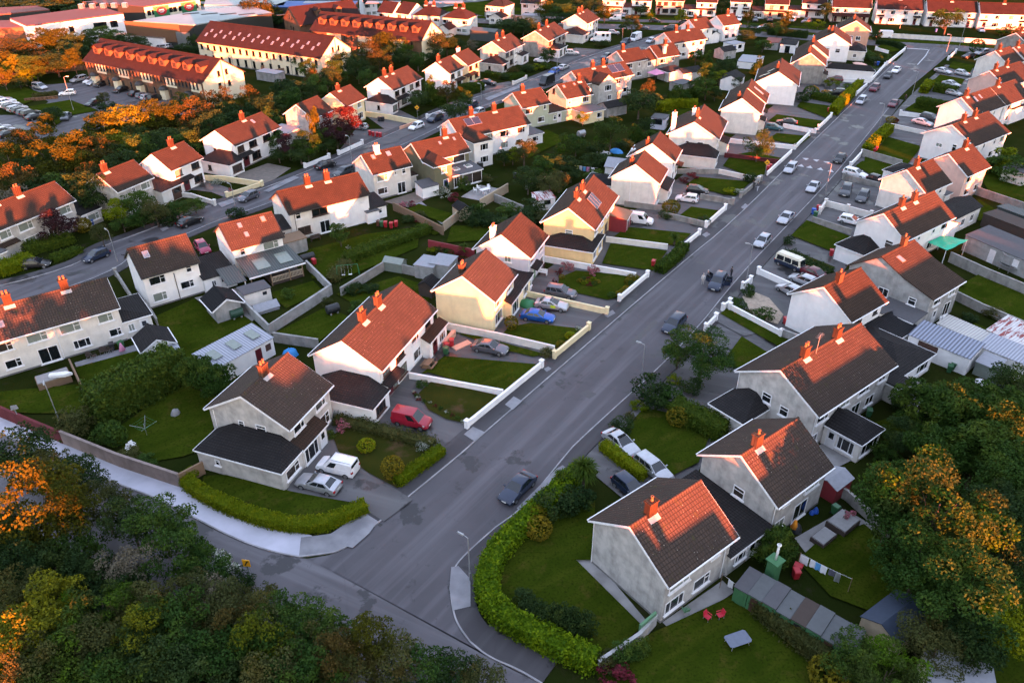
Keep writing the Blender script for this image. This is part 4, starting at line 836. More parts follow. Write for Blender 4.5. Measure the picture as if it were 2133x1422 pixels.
h.chimney(3.6, 0); h.chimney(7.0, 1.2, 1.2, 'w_white'); h.chimney(1.0, 4.2, 3.4, 'w_white', .9, .8); h.window('N', 1.0, 3.5, .8, 1.1, 4); h.window('N', -1.6, 3.5, 1.3, 1.1, 4); h.units(2, 'front')
h.ext(-4.0, .12, -5.4, 3.0, 2.5, 'hipside', 3.75, 'x1', ins=2.4, roof='tile_dark', wins=[('N', 2.3, 1.4, .8, .9, 4), ('F', -2, 1.3, 2, 1.2, 3)]); h.ext(5.6, 9.5, -6.4, -4.7, 2.5, 'lean', 3.0, 'y1', roof='tile_dark', wins=[('F', 7.5, 1.3, 2, 1.3, 3)]); h.back(2)
h = Hs((1546, 204), (1557, 180), LA, df=4.3, wall='w_offwhite', roof='tile', desc='white house with broad blank gable', anchor=HY(9), L=8.6, **GL)
h.chimney(1.4, .8, .9); h.units(1, 'front'); h.ext(3.5, 6.5, -5.3, -4.02, 2.5, 'lean', 2.9, 'y1', roof='tile_dark'); h.ext(-.8, 5.5, 4.1, 8.2, 2.6, 'hip', 3.7, 'y0', roof='tile_dark', wins=[('N', 6, 1.3, 1.4, 1, 3)]); h.back()
h = Hs((1558, 183), (1567, 162), LA, df=4.3, wall='w_white', roof='tile', desc='white house with long rooflight joined to its neighbour', anchor=HY(10), L=8.2, **GL)
h.skylight(4.2, -2.2, 1.0, 2.6, 'skyglass', 'alu'); h.units(1, 'front'); h.canopy(1, 4, 1.0, 2.8); h.back()
h = Hs((1622, 149), (1626, 120), LA+1, df=5.0, wall='w_white', roof='tile', desc='big white house with rooflights on its dark slope', anchor=HY(11), L=14.4, name='semi_detached_house', **GL)
h.chimney(3.5, .4); h.units(2, 'front'); h.skylight(5.0, 1.9, .7, 1.8); h.skylight(2.8, 2.6, .7, 1.6); h.skylight(3.4, 3.7, .7, 1.6); h.pipe('F', .2); h.window('N', .3, 2.6, .35, .2, 0); h.back(2)
h = Hs((1689, 110), (1691, 92), LA+1, df=4.3, wall='w_concrete', roof='tile', desc='weathered grey house with mottled blank gable', anchor=HY(12), L=8.5, far=True, **GL)
h.chimney(1.0, .4); h.units(1, 'front'); h.ext(1, 5, -5.2, -4.02, 2.5, 'lean', 2.9, 'y1'); h.back()
h = Hs((1695, 93), (1696, 80), LA+1, df=4.3, wall='w_offwhite', roof='tile', desc='white house stepped behind a grey one', anchor=HY(13), L=8.4, far=True, **GL)
h.chimney(3.0, .2, 1.2); h.units(1, 'front'); h.back(); h.ext(-2.4, .1, -16.5, -4.4, 2.6, 'hip', 3.9, None, wall='w_white', roof='tile_dark')
h = Hs((1738, 69), (1740, 53), LA+1, df=5.1, wall='w_white', roof='tile', desc='white house with two gable windows', anchor=HY(14), L=12.0, far=True, name='semi_detached_house', **GL)
h.chimney(3.0, .6); h.chimney(5.5, 1.5); h.window('N', .8, 3.2, .9, 1.2, 4); h.window('N', -1.9, 3.2, 1.3, 1.2, 4); h.units(2, 'front'); h.back(2); h.ext(4, 12, -9.8, -4.8, 2.7, 'hip', 4.1, None, wall='w_offwhite', roof='tile_dark', wins=[('N', -7, 1.4, 1, 1, 4)])
h = Hs((1784, 43), (1784, 31), LA+1, df=4.8, wall='w_salmon', roof='tile', desc='salmon gabled house beyond the white one', anchor=HY(15), L=9.5, far=True, **GL)
h.chimney(2.4, .6); h.window('N', .4, 2.9, 1, 1.2, 4); h.window('N', -1.6, 2.9, 1.4, 1.2, 2); h.units(1, 'front'); h.back()

# camper van side of the main street (back gardens turned to us)
h = Hs((1313.5, 1093.6), (1458.6, 1000), RA, df=4.45, wall='w_grey', roof='tile_lichen', desc='grey stained house with bright lichened roof', anchor=CV(1), L=8.5, **GL)
h.chimney(2.3, 0, 1.25, pots=1); h.window('F', 1.9, 3.85, 2.5, 1.3, 1, pane='glass_net'); h.window('F', 6.3, 4.1, 1.0, .9, 4); h.window('F', 1.6, 1.4, 2.3, 1.4, 3); h.window('F', 5.0, 1.55, 2.1, 1.3, 1); h.pipe('F', 7.7); h.pipe('N', 4.1); h.back()
h.ext(8.38, 14.0, -4.4, 4.5, 2.5, 'lean', 2.9, 'y1', roof='tile_dark', wins=[('F', 10.0, 1.35, 1.6, 1.0, 3), ('F', 11.6, .1, 1.0, 2.1, 'door', 'door_white')])
h = Hs((1545.3, 945.7), (1660.3, 869), RA, df=4.4, wall='w_grey', roof='tile_lichen', desc='grey house with patio door and slate grey gable', anchor=CV(2), L=8.5, **GL)
h.chimney(2.1, 0, 1.2, pots=1); h.window('N', -.4, 3.6, 1.25, 1.2, 4); h.window('F', 2.0, 4.2, .9, .9, 4); h.window('F', 6.2, 3.9, 2.2, 1.3, 1); h.window('F', 1.7, 1.4, 1.5, 1.3, 2, pane='glass_net'); h.patio('F', 5.0, 2.1); h.pipe('F', .3); h.back()
h = Hs((1627, 769), (1790.3, 672.3), RA, df=5.1, wall='w_grey', roof='tile_lichen', desc='large grey pair of houses with conservatory', anchor=CV(3), L=15.0, name='semi_detached_house', **GL)
h.chimney(4.1, 0); h.chimney(10.2, 0); h.window('N', 1.0, 3.7, 1.2, 1.2, 4); h.window('N', -1.3, 3.2, 1.1, 1.2, 4); h.window('F', 1.7, 3.9, 2.2, 1.25, 1); h.window('F', 5.5, 3.9, 2.6, 1.25, 3); h.window('F', 9.6, 3.9, 2.2, 1.25, 1); h.window('F', 13.3, 3.9, 1.6, 1.2, 2); h.patio('F', 8.7, 1.8); h.window('F', 11.6, 1.45, 1.7, 1.3, 2); h.window('F', .9, 1.4, 1.2, 1.1, 2); h.pipe('N', 4.8); h.pipe('F', .25); h.back(2)
h.ext(2.5, 6.5, -9.1, -4.9, 2.55, 'hip', 3.8, 'y1', ins=2.1, wall='w_offwhite', roof='tile_dark', wins=[('F', 4.5, 1.4, 3.2, 1.6, 3), ('N', -7.6, 1.4, 1.9, 1.6, 3), ('E', -7.0, 1.4, 3.0, 1.6, 3), ('N', -5.9, .1, .9, 2.1, 'door', 'door_white')])
h.ext(-4.1, .12, .6, 5.0, 2.5, 'hipside', 3.7, 'x1', ins=1.9, roof='tile_dark'); h.ext(14.88, 17.2, -6.3, -3.0, 2.45, 'flat', roof='tile_dark', wins=[('F', 16, 1.3, 1.1, 1.3, 2)])
h.ext(17.0, 24.8, -5.2, 3.0, 2.5, 'hip', 4.0, None, ins=3.6, wall='w_white', roof='tile_dark', wins=[('F', 22.6, 1.4, 2.6, 1.2, 3)])
h = Hs((1717, 595.7), (1792, 557.3), RA, df=4.4, wall='w_white', roof='tile', desc='white house with blank white gable', anchor=CV(4), L=8.1, **GL)
h.chimney(2.9, -.2, 1.1, pots=1); h.window('F', 2.3, 4.0, 2.2, 1.3, 3, 'dark_trim'); h.window('F', 6.5, 4.1, .9, 1.1, 4, 'dark_trim'); h.ext(7.9, 11.5, -4.3, 2.5, 2.5, 'lean', 3.1, 'x0', wall='w_offwhite', roof='felt', wins=[]); h.ext(4.6, 10.2, -8.2, -4.12, 2.1, 'lean', 2.6, 'y1', roof='tile_black', wins=[('N', -6.5, 1.3, 1.0, 1.0, 2, 'dark_trim')]); h.back()
class Catslide(House):
    def zr(s, y):
        if y >= 0: return s.ev+(s.hr-s.ev)*(1-y/s.db)
        return s.hr+(6.35-s.hr)*(-y/3.6) if y > -3.6 else 6.35+(s.ev-6.35)*(-y-3.6)/(s.df-3.6)
    def body(s, hip):
        L, df, db, hr, ev = s.L, s.df, s.db, s.hr, s.ev; y0, y1 = -df+.28, db-.28; th = .13; ov = .12
        m = MB(); m.profx([(y0, 0), (y0, s.zr(y0)-.14), (-3.6, 6.2), (0, hr-.14), (y1, s.zr(y1)-.14), (y1, 0)], .12, L-.12); m.build('wall', s.wall, s.root)
        m = MB(); m.profx([(0, hr), (-3.6, 6.35), (-3.6, 6.22), (0, hr-th)], -ov, L+ov); m.profx([(-3.6, 6.35), (-df-.2, ev-.06), (-df-.2, ev-.2), (-3.6, 6.22)], -ov, L+ov); m.profx([(0, hr-th), (db+.22, ev-.27), (db+.22, ev-.14), (0, hr)], -ov, L+ov)
        m.profx([(-.17, hr-.05), (0, hr+.095), (.17, hr-.05)], -ov, L+ov); m.build('roof', s.roof, s.root)
        g = MB(); g.box(-ov, L+ov, -df-.32, -df-.21, ev-.22, ev-.08); g.build('gutter', 'white', s.root)
h = Catslide((1837, 534), (1902, 499), RA, df=7.9, db=4.3, eave=5.0, wall='w_cement', roof='tile', desc='cement grey house with long sweeping rear roof', anchor=CV(5), L=8.3, **GL)
h.chimney(5.6, .1, 1.2, pots=1); h.skylight(2.6, -1.4, .9, 1.2, 'skyglass', 'timber'); h.window('N', -1.4, 3.2, 1.5, 1.2, 2); h.window('N', -5.4, 3.5, 1.1, 1.1, 4); h.window('F', 2.2, 3.9, 1.9, 1.3, 1); h.window('F', 6.2, 3.9, 1.7, 1.2, 2); h.patio('F', 6.0, 1.8); h.door('F', 2.6, 1.0, 2.1, 'door_white'); h.back()
h.ext(-3.2, .1, -7.6, -2.6, 2.5, 'lean', 2.8, 'x1', roof='felt')
h = Hs((1842, 443), (1949, 400), RA-1, df=4.1, wall='w_white', roof='tile', desc='white pair of houses with green tarpaulin behind', anchor=CV(6), L=14.2, name='semi_detached_house', **GL)
h.chimney(4.6, 0, 1.1, pots=1); h.chimney(8.2, 0, 1.1, pots=1); h.units(2, 'rear'); h.window('N', -1.9, 3.5, 1.3, 1.3, 4); h.ext(-4.0, .12, -.5, 4.0, 2.5, 'hipside', 3.6, 'x1', ins=1.9, roof='tile_dark'); h.back(2); h.pipe('F', 13.6)
h.ext(14.08, 17.4, -3.8, 3.5, 3.0, 'lean', 4.2, 'x0', roof='tile_dark'); h.ext(17.2, 27.5, -2.6, 2.0, 2.9, 'gablex', 4.0, wall='w_offwhite', roof='tile_dark', wins=[('F', 19, 1.5, 1.2, 1.2, 2), ('F', 22, 1.5, 1.2, 1.2, 2), ('F', 25, 1.5, 1.2, 1.2, 2)])
h = Hs((1890, 352), (1944, 330.6), RA-1, df=4.1, wall='w_offwhite', roof='tile', desc='stone white house above two parked dark cars', anchor=CV(7), L=8.2, **GL)
h.chimney(2.8, 0, 1.1, pots=1); h.units(1, 'rear'); h.back(); h.pipe('N', 3.8); h.ext(8.0, 10, -4, 2, 2.6, 'flat', roof='felt')
h = Hs((1977, 319), (2026, 300), RA-1, df=4.15, wall='w_pink', roof='tile', desc='pale pink house with white garage wing', anchor=CV(8), L=8.2, **GL)
h.chimney(5.6, 0, 1.1, pots=1); h.units(1, 'rear'); h.back(); h.ext(-2.4, 3.8, 3.9, 9.6, 2.7, 'hip', 3.9, None, wall='w_white', roof='tile_dark')
h = Hs((1984, 259), (2066, 228), RA-1, df=5.2, wall='w_white', roof='tile', desc='white pair of houses beyond the pink one', anchor=CV(9), L=14.4, name='semi_detached_house', **GL)
h.chimney(4.2, 0, 1.1, pots=1); h.chimney(8.6, 0, 1.1, pots=1); h.window('N', 1.4, 3.5, 1.3, .8, 2); h.window('N', -1.6, 3.7, .9, 1.4, 4); h.units(2, 'rear'); h.back(2)
h = Hs((2003, 202), (2064, 182), RA-1, df=4.3, wall='w_white', roof='tile', desc='white house with satellite dish and two rooflights', anchor=CV(10), L=12.6, **GL)
h.chimney(1.9, 0, 1.1, pots=1); h.skylight(4.0, -1.3, .7, 1.4, 'skyglass', 'alu'); h.skylight(6.4, -1.1, .6, 1.1, 'skyglass', 'alu'); h.units(1, 'rear'); h.dish('F', 2.2, 5.0); h.back()
h = Hs((2064, 182), (2120, 166), RA-1, df=4.3, wall='w_white', roof='tile', desc='white house stepped up behind the dish', anchor=CV(11), L=12, **GL)
h.chimney(3.0, 0, 1.1, pots=1); h.units(1, 'rear'); h.back()
h = Hs((2063, 147), (2115, 131), RA-1, df=4.6, wall='w_pink', roof='tile', desc='stained pink house facing the street', anchor=CV(12), L=15.5, name='semi_detached_house', far=True, **GL)
h.chimney(2.5, 0, 1.1, pots=1); h.chimney(8, 0, 1.1, pots=1); h.window('N', -.4, 2.9, 1.2, 1.1, 4); h.window('N', -2.7, 3.3, 1.1, 1.1, 4); h.units(2, 'rear'); h.back(2)
h = Hs((2074, 105.6), (2110, 95), RA-1, df=4.3, wall='w_offwhite', roof='tile', desc='off-white gabled house with dark cars in front', anchor=CV(13), L=8.4, far=True, **GL)
h.chimney(2.0, 0, 1.1, pots=1); h.units(1, 'rear'); h.back()
h = Hs((2112, 98), (2140, 90), RA-1, df=4.3, wall='w_white', roof='tile', desc='white house cut by the picture edge', anchor=CV(14), L=8.4, far=True, **GL)
h.chimney(2.0, 0, 1.1, pots=1); h.units(1, 'rear'); h.back()
h = Hs((2117, 68), (2140, 61), RA-1, df=4.9, wall='w_concrete', roof='tile', desc='grey weathered gabled house by the far road', anchor=CV(15), L=12, far=True, **GL)
h.chimney(3.0, 0, 1.1, pots=1); h.units(1, 'rear'); h.back()

# middle row (rear elevations and gardens turned to us)
BK = dict(hr=7.6, df=3.85)
h = Hs((62, 622), (220, 578), BA, wall='w_offwhite', roof='tile_lichen', desc='long grey and white pair of houses', anchor=MR(1), L=15.2, fromR2=True, name='semi_detached_house', **BK, **GL)
h.chimney(4.1); h.chimney(10.4); h.skylight(2.6, -2.2, .8, 1.1, 'skyglass'); h.window('F', 2.0, 3.9, 1.9, 1.2, 1); h.window('F', 5.6, 3.95, 2.3, 1.2, 1); h.window('F', 9.3, 3.95, 2.4, 1.25, 1, pane='glass_net'); h.window('F', 13.4, 3.95, 1.8, 1.2, 1, pane='glass_net'); h.window('F', 2.3, 1.45, 1.8, 1.2, 1); h.patio('F', 6.2, 2.3); h.window('F', 10.0, 1.45, 2.0, 1.2, 3); h.window('F', 14.0, 1.6, 1.5, 1.1, 1); h.pipe('F', 7.6); h.back(2)
h.ext(15.0, 18.6, -3.4, 3.2, 2.6, 'hipside', 3.7, 'x0', ins=2.2, roof='tile_dark', wins=[('F', 16.0, 1.5, .8, 1.1, 2), ('F', 17.6, .1, .9, 2.0, 'door', 'door_white')])
h = Hs((265.9, 517.8), (384.1, 486.5), BA+2, hr=7.9, df=3.8, wall='w_white', roof='tile_lichen', trim='dark_trim', desc='white house with one skylight and black pipes', anchor=MR(2), L=7.8, **GL)
h.skylight(1.8, -1.3, .8, 1.1, 'skyglass', 'alu'); h.window('F', 1.9, 3.9, 2.2, 1.25, 1); h.window('F', 6.3, 4.2, .8, 1.0, 4); h.window('F', 1.7, 1.4, 1.9, 1.3, 1, pane='glass_net'); h.window('F', 5.6, 2.0, 1.9, 1.15, 1); h.pipe('F', 4.2, 4.4); h.back()
h.ext(7.68, 12.2, -4.4, 1.0, 2.5, 'lean', 3.4, 'y1', roof='tile_dark', wins=[('F', 9.0, 1.4, .7, .9, 2), ('F', 10.4, .1, .9, 2.0, 'door', 'door_white')])
h = Hs((457, 467), (560, 438.6), BA, wall='w_white', roof='tile_lichen', trim='dark_trim', desc='white house with grey veranda roof', anchor=MR(3), L=7.8, **BK, **GL)
h.skylight(2.9, -2.4, .7, 1.0, 'skyglass'); h.skylight(2.6, -.9, .7, 1.0); h.skylight(6.2, -.8, .7, 1.0, 'skyglass', 'timber'); h.window('F', 1.5, 4.1, .8, 1.0, 4); h.window('F', 5.8, 4.0, 2.4, 1.25, 1); h.window('F', 2.0, 1.4, 2, 1.3, 2); h.window('F', 5.6, 1.4, 1.8, 2.0, 2); h.back()
m = MB(); m.hexa([(.2, -8.9, 2.3), (8.7, -8.5, 2.3), (8.2, -3.7, 3.35), (.2, -3.7, 3.35), (.2, -8.9, 2.38), (8.7, -8.5, 2.38), (8.2, -3.7, 3.43), (.2, -3.7, 3.43)]); v_ = m.build('veranda_roof', 'metal_green', h.root)
for x0 in (2.0, 5.4): m = MB(); m.hexa([(x0, -7.7, 2.66), (x0+2.0, -7.7, 2.66), (x0+1.9, -5.2, 3.17), (x0, -5.2, 3.17), (x0, -7.7, 2.69), (x0+2.0, -7.7, 2.69), (x0+1.9, -5.2, 3.2), (x0, -5.2, 3.2)]); m.build('pane', 'glass_net', v_)
m = MB(); m.box(.2, 8.7, -9.0, -8.9, 2.2, 2.4); m.build('fascia', 'white', h.root)
for x0 in (.5, 3.4, 6.2, 8.2): m = MB(); m.box(x0-.07, x0+.07, -8.7, -8.56, .1, 2.3); m.build('post', 'timber', h.root)
m = MB(); m.box(3.4, 8.3, -8.55, -3.6, .05, .5); m.build('deck', 'timber_dark', h.root)
m = MB(); m.box(3.4, 8.2, -8.66, -8.58, 1.32, 1.42); m.box(3.4, 8.2, -8.65, -8.6, .55, .63)
for k in range(22): m.box(3.5+k*.215, 3.58+k*.215, -8.65, -8.6, .63, 1.32)
m.build('railing', 'timber_pale', h.root)
m = MB(); m.hexa([(-3.0, -8.7, 2.1), (-.2, -8.9, 2.1), (-.2, -4.5, 2.9), (-3.0, -4.5, 2.9), (-3.0, -8.7, 2.18), (-.2, -8.9, 2.18), (-.2, -4.5, 2.98), (-3.0, -4.5, 2.98)]); v_ = m.build('lean_to_roof', 'metal_green', h.root); m = MB(); m.hexa([(-2.3, -7.6, 2.31), (-1.1, -7.6, 2.31), (-1.1, -5.7, 2.66), (-2.3, -5.7, 2.66), (-2.3, -7.6, 2.34), (-1.1, -7.6, 2.34), (-1.1, -5.7, 2.69), (-2.3, -5.7, 2.69)]); m.build('pane', 'glass_net', v_)
for x0 in (-2.9, -.4): m = MB(); m.box(x0-.06, x0+.06, -8.6, -8.48, .0, 2.1); m.build('post', 'white', h.root)
h = Hs((577, 398), (744.3, 358.5), BA, wall='w_offwhite', roof='tile', trim='dark_trim', desc='grey and white pair of houses with two chimneys', anchor=MR(4), L=14.2, name='semi_detached_house', **BK, **GL)
h.chimney(5.2); h.chimney(8.6); h.window('F', 1.5, 4.2, .9, 1.1, 4); h.window('F', 5.2, 4.0, 2.7, 1.3, 2, 'brown_frame'); h.window('F', 9.6, 4.0, 2.2, 1.25, 1); h.window('F', 12.8, 4.2, .7, 1.0, 4); h.window('F', 2.2, 1.5, 2.2, 1.3, 2, 'brown_frame', 'glass_warm'); h.patio('F', 5.8, 1.8); h.window('F', 9.6, 1.4, 1.6, 1.3, 3); h.patio('F', 12.4, 1.6); h.pipe('F', .9); h.back(2)
m = MB(); m.box(6.9, 14.05, -3.62, -3.572, .02, 5.05); m.build('render_panel', 'w_white', h.root)
h.ext(14.08, 17.2, -3.6, 1.0, 2.3, 'lean', 3.0, 'y1', wall='w_white', roof='tile_dark', wins=[('F', 16, 1.4, .7, .9, 4)]); h.ext(-3.2, .1, -3.4, 3.0, 2.5, 'hipside', 3.6, 'x1', roof='tile_dark', wins=[('F', -1.6, 1.4, 1.1, 1.1, 2, 'brown_frame')])
h = Hs((753, 322), (832, 303.7), BA, wall='w_offwhite', roof='tile', desc='cream white house with french doors', anchor=MR(5), L=7.8, **BK, **GL)
h.chimney(3.0, 0, 1.0, 'w_white'); h.skylight(1.8, -.9, .7, 1.0, 'skyglass', 'timber'); h.skylight(4.9, -.9, .8, 1.0, 'skyglass', 'alu'); h.window('F', 1.9, 3.95, 2.2, 1.2, 1); h.window('F', 4.6, 4.2, .4, .6, 0); h.window('F', 6.3, 4.2, .8, .9, 4); h.window('F', 1.7, 1.5, 2.0, 1.2, 1); h.patio('F', 5.6, 1.7); h.ext(7.6, 9.4, -2.5, 3, 2.5, 'flat'); h.back()
h = Hs((857, 298), (954, 277), BA, wall='w_olive', roof='tile', desc='olive green house with glazed rear extension', anchor=MR(6), L=10.4, **BK, **GL)
h.chimney(7.2, 0, 1.2); h.skylight(5.4, -1.2, .6, .9); h.skylight(8.7, -1.0, .6, .9); h.window('F', 8.0, 4.0, 2.7, 1.4, 0); h.back()
h.ext(.12, 3.9, -7.5, -3.5, 5.1, 'hip', 6.5, 'y1', ins=2.0, roof='tile', wins=[('F', 2.2, 4.2, 1.1, 1.2, 4), ('F', 2.5, .1, .95, 2.1, 'door', 'door_blue')])
h.ext(3.9, 10.4, -7.7, -3.57, 2.65, 'lean', 3.0, 'y1', roof='felt', wins=[('F', 4.7, 1.35, 1.2, 2.1, 2), ('F', 8.2, 1.35, 4.3, 2.1, 2)])
for x0 in (5.2, 8.0): m = MB(); m.box(x0, x0+1.3, -6.3, -5.0, 2.86, 3.08); s_ = m.build('skylight', 'white', h.root); m = MB(); m.box(x0+.1, x0+1.2, -6.2, -5.1, 3.07, 3.10); m.build('pane', 'glass_net', s_)
h = Hs((935, 249), (1077, 220), BA-1.5, hr=7.7, df=4.4, wall='w_white', roof='tile', desc='white pair of houses with two solar collectors', anchor=MR(7), L=17.0, name='semi_detached_house', **GL)
h.chimney(5.2); h.chimney(10.8); h.panel(4.6, -1.6, 3.6, 1.9, 2); h.window('F', 6.6, 4.0, 2.4, 1.3, 3); h.window('F', 10.6, 4.0, 2.2, 1.3, 1); h.window('F', 14.8, 4.0, 2.0, 1.3, 1); h.patio('F', 6.6, 1.9); h.window('F', 10.6, 1.6, 1.9, 1.4, 1); h.window('F', 14.4, 1.5, 1.8, 1.2, 1); h.back(2)
h.ext(.3, 4.6, -8.8, -4.1, 5.1, 'hip', 6.6, 'y1', ins=2.2, roof='tile', wins=[('F', 2.6, 4.0, 1.9, 1.3, 3), ('F', 2.6, 1.5, 1.9, 1.3, 3)]); h.ext(16.88, 20.5, -4.2, 1.5, 2.4, 'flat', roof='felt', wins=[('F', 18.5, 1.4, 1.6, 1.1, 1)])
h = Hs((1068, 193), (1124, 182.6), BA-2, wall='w_green', roof='tile', desc='pale green house with flat roofed annexe', anchor=MR(8), L=7.6, **BK, **GL)
h.chimney(2.6, 0, 1.0); h.window('F', 1.9, 4.0, 2.0, 1.2, 1); h.window('F', 6.3, 4.2, .7, 1.0, 4); h.window('F', 5.3, 1.6, 1.8, 1.2, 1); h.window('F', .9, 1.5, .8, 2.0, 4); h.back(); h.ext(7.48, 14.6, -3.6, 3.0, 2.6, 'flat', wins=[('F', 9.2, 1.4, .8, 1, 4), ('F', 10.5, .1, 1, 2.1, 'door', 'door_white')])
h = Hs((1161, 176), (1216, 163), BA-2, hr=7.5, df=3.7, wall='w_cream', roof='tile', desc='cream house with rooflights and rear annexe', anchor=MR(9), L=7.6, **GL)
h.chimney(6.2, 0, 1.1); h.skylight(1.3, -.8, .7, .8, 'skyglass', 'timber'); h.skylight(4.4, -.7, .6, .7, 'skyglass', 'timber'); h.window('N', 1.4, 5.7, .8, 1.2, 0, 'brown_frame'); h.window('N', -.8, 2.4, .9, 1.0, 2); h.window('F', 1.1, 4.0, .7, .8, 4); h.window('F', 5.7, 4.0, 2.0, 1.3, 3); h.dish('F', 6.8, 6.0); h.back(); h.ext(1.6, 7.4, -8.4, -3.42, 2.6, 'flat', roof='felt', wins=[('F', 6.0, 1.5, 1.5, 1.2, 1)])
h = Hs((1191, 148), (1300, 127), BA-1, hr=7.5, df=3.8, wall='w_grey', roof='tile', desc='grey pair of houses with crossing gable', anchor=MR(10), L=17.0, name='semi_detached_house', **GL)
h.chimney(6.6, 0, 1.1); h.chimney(10.0, 0, 1.1); h.panel(13.0, -1.6, 4.4, 2.6, 2); h.window('F', 12.0, 4.0, 2.2, 1.3, 1); h.window('F', 15.6, 4.1, .9, 1.0, 4); h.window('F', 15.0, 1.5, 1.8, 1.2, 1); h.window('F', 11.5, 1.5, 1.8, 1.2, 1); h.back(2); h.ext(3.2, 9.0, -6.6, -3.5, 5.0, 'gabley', 7.1, roof='tile', wins=[('F', 6.2, 3.9, 2.1, 1.4, 3), ('F', 6.8, 1.5, 1.2, 1.2, 2)]); h.ext(9.0, 11.4, -6.0, -3.52, 2.5, 'lean', 2.9, 'y1', wall='w_white', roof='glass_net', wins=[('F', 10.2, 1.3, 2.0, 2.0, 3)])
h = Hs((1285, 106), (1326, 100), BA-3, hr=7.5, df=3.7, wall='w_grey', roof='tile', desc='grey house lit along its whole roof', anchor=MR(11), L=7.6, far=True, **GL)
h.chimney(2.0, 0, 1.1); h.units(1, 'rear'); h.back(); h.ext(7.48, 15.2, -3.3, 2.4, 4.6, 'gablex', 6.7, roof='tile', wins=[('F', 9, 3.6, 1.2, 1.2, 2), ('F', 12.5, 3.6, .8, 1, 2)])
h = Hs((1354, 96), (1397, 91), BA-5, hr=7.5, df=3.7, wall='w_concrete', roof='tile', desc='dull grey house with two tall chimneys', anchor=MR(12), L=8.2, far=True, **GL)
h.chimney(5.4, 0, 1.0); h.chimney(3.0, -2.6, 1.6, 'grey'); h.units(1, 'rear'); h.back(); h.ext(-1, 5, -9.5, -5.2, 2.5, 'hip', 3.6, None, wall='w_grey', roof='tile_dark')
h = Hs((1384, 68), (1452, 59), BA-4, hr=7.5, df=4.0, wall='w_offwhite', roof='tile', desc='off-white pair of houses with glowing wall patch', anchor=MR(13), L=13.4, far=True, name='semi_detached_house', **GL)
h.chimney(4.4); h.chimney(9.0); h.units(2, 'patio'); h.back(2)
h = Hs((1436, 41), (1472, 37), BA-5, hr=7.5, df=3.7, wall='w_white', roof='tile', desc='white house with lit red roof by the far road', anchor=MR(14), L=7.2, far=True, **GL)
h.chimney(2.2, 0, 1.1); h.units(1, 'rear'); h.back(); h.ext(7.08, 11, -3, 2, 2.6, 'gabley', 3.6, roof='tile_dark')
h = Hs((1493, 33), (1528, 29), BA-5, hr=7.5, df=3.7, wall='w_white', roof='tile', desc='last white house before the far road', anchor=MR(15), L=7.2, far=True, **GL)
h.chimney(4.6, 0, 1.1); h.window('N', -1, 3, 1, 1.3, 2); h.units(1, 'rear'); h.back()

# wooded row (fronts turned to us)
CK = dict(hr=7.6, df=3.8)
h = Hs((10, 412), (112, 377.7), CA-1, hr=7.6, df=3.8, wall='w_grey', roof='tile', desc='long grey pair of houses behind a purple tree', anchor=WR(1), L=15.0, fromR2=True, name='semi_detached_house', **GL)
h.chimney(4.6); h.chimney(8.6); h.window('F', 2.6, 3.9, 1.9, 1.3, 1, pane='glass_net'); h.window('F', 6.0, 3.9, 2.4, 1.3, 1, pane='glass_net'); h.window('F', 13.0, 3.95, 2.2, 1.3, 1, pane='glass_net'); h.window('F', 6.4, 1.4, 2.6, 1.4, 1, pane='glass_net'); h.window('F', 10.0, 1.4, 1.6, 1.4, 2); h.ext(14.9, 18.6, -4.4, 1.6, 2.4, 'lean', 3.0, 'y1', roof='tile_dark', wins=[('F', 17.0, 1.4, 2.2, 1.2, 1), ('F', 15.4, .1, .9, 2, 'door', 'door_white')]); h.ext(-3.4, .6, -5.6, -.5, 2.4, 'flat', roof='felt', wins=[('F', -1.6, .1, 2.3, 2.0, 'door', 'door_green')]); h.canopy(.8, 4, 1.0, 2.7); h.back(2)
h = Hs((202, 362), (274, 337), CA, wall='w_grey', roof='tile', desc='small grey house with brown garage door', anchor=WR(2), L=7.6, **CK, **GL)
h.chimney(1.6); h.window('F', 5.9, 4.0, 2.0, 1.2, 1); h.window('F', 3.4, 4.1, .7, 1.0, 2); h.window('F', 2, 1.4, 1.8, 1.3, 3); h.back(); h.ext(7.5, 12.2, -5.2, 2, 2.5, 'lean', 3.3, 'y1', wall='w_offwhite', roof='tile_dark', wins=[('F', 10.8, .1, 2.2, 2.1, 'door', 'door_brown')])
h = Hs((316, 320), (378, 294.7), CA, wall='w_white', roof='tile', frame='brown_frame', desc='white house with brown windows and tarmac garden', anchor=WR(3), L=7.6, **CK, **GL)
h.chimney(4.6); h.window('F', 1.8, 4.0, 1.6, 1.25, 1); h.window('F', 5.9, 4.0, 1.9, 1.3, 1); h.window('F', 6.0, 1.5, 2.1, 1.4, 1); h.window('N', 1.0, 2.9, .8, 1.0, 0); h.canopy(-.8, 4.4, 1.2, 2.8, 'tile_dark'); h.door('F', 3.0, 1.2, 2.1, 'door_red'); h.window('F', 1.0, 1.4, 1.3, 1.3, 1); h.back()
h = Hs((448, 271), (545, 234), CA, hr=7.6, df=4.3, wall='w_white', roof='tile', frame='brown_frame', desc='bright white pair of houses with paved forecourt', anchor=WR(4), L=13.3, name='semi_detached_house', **GL)
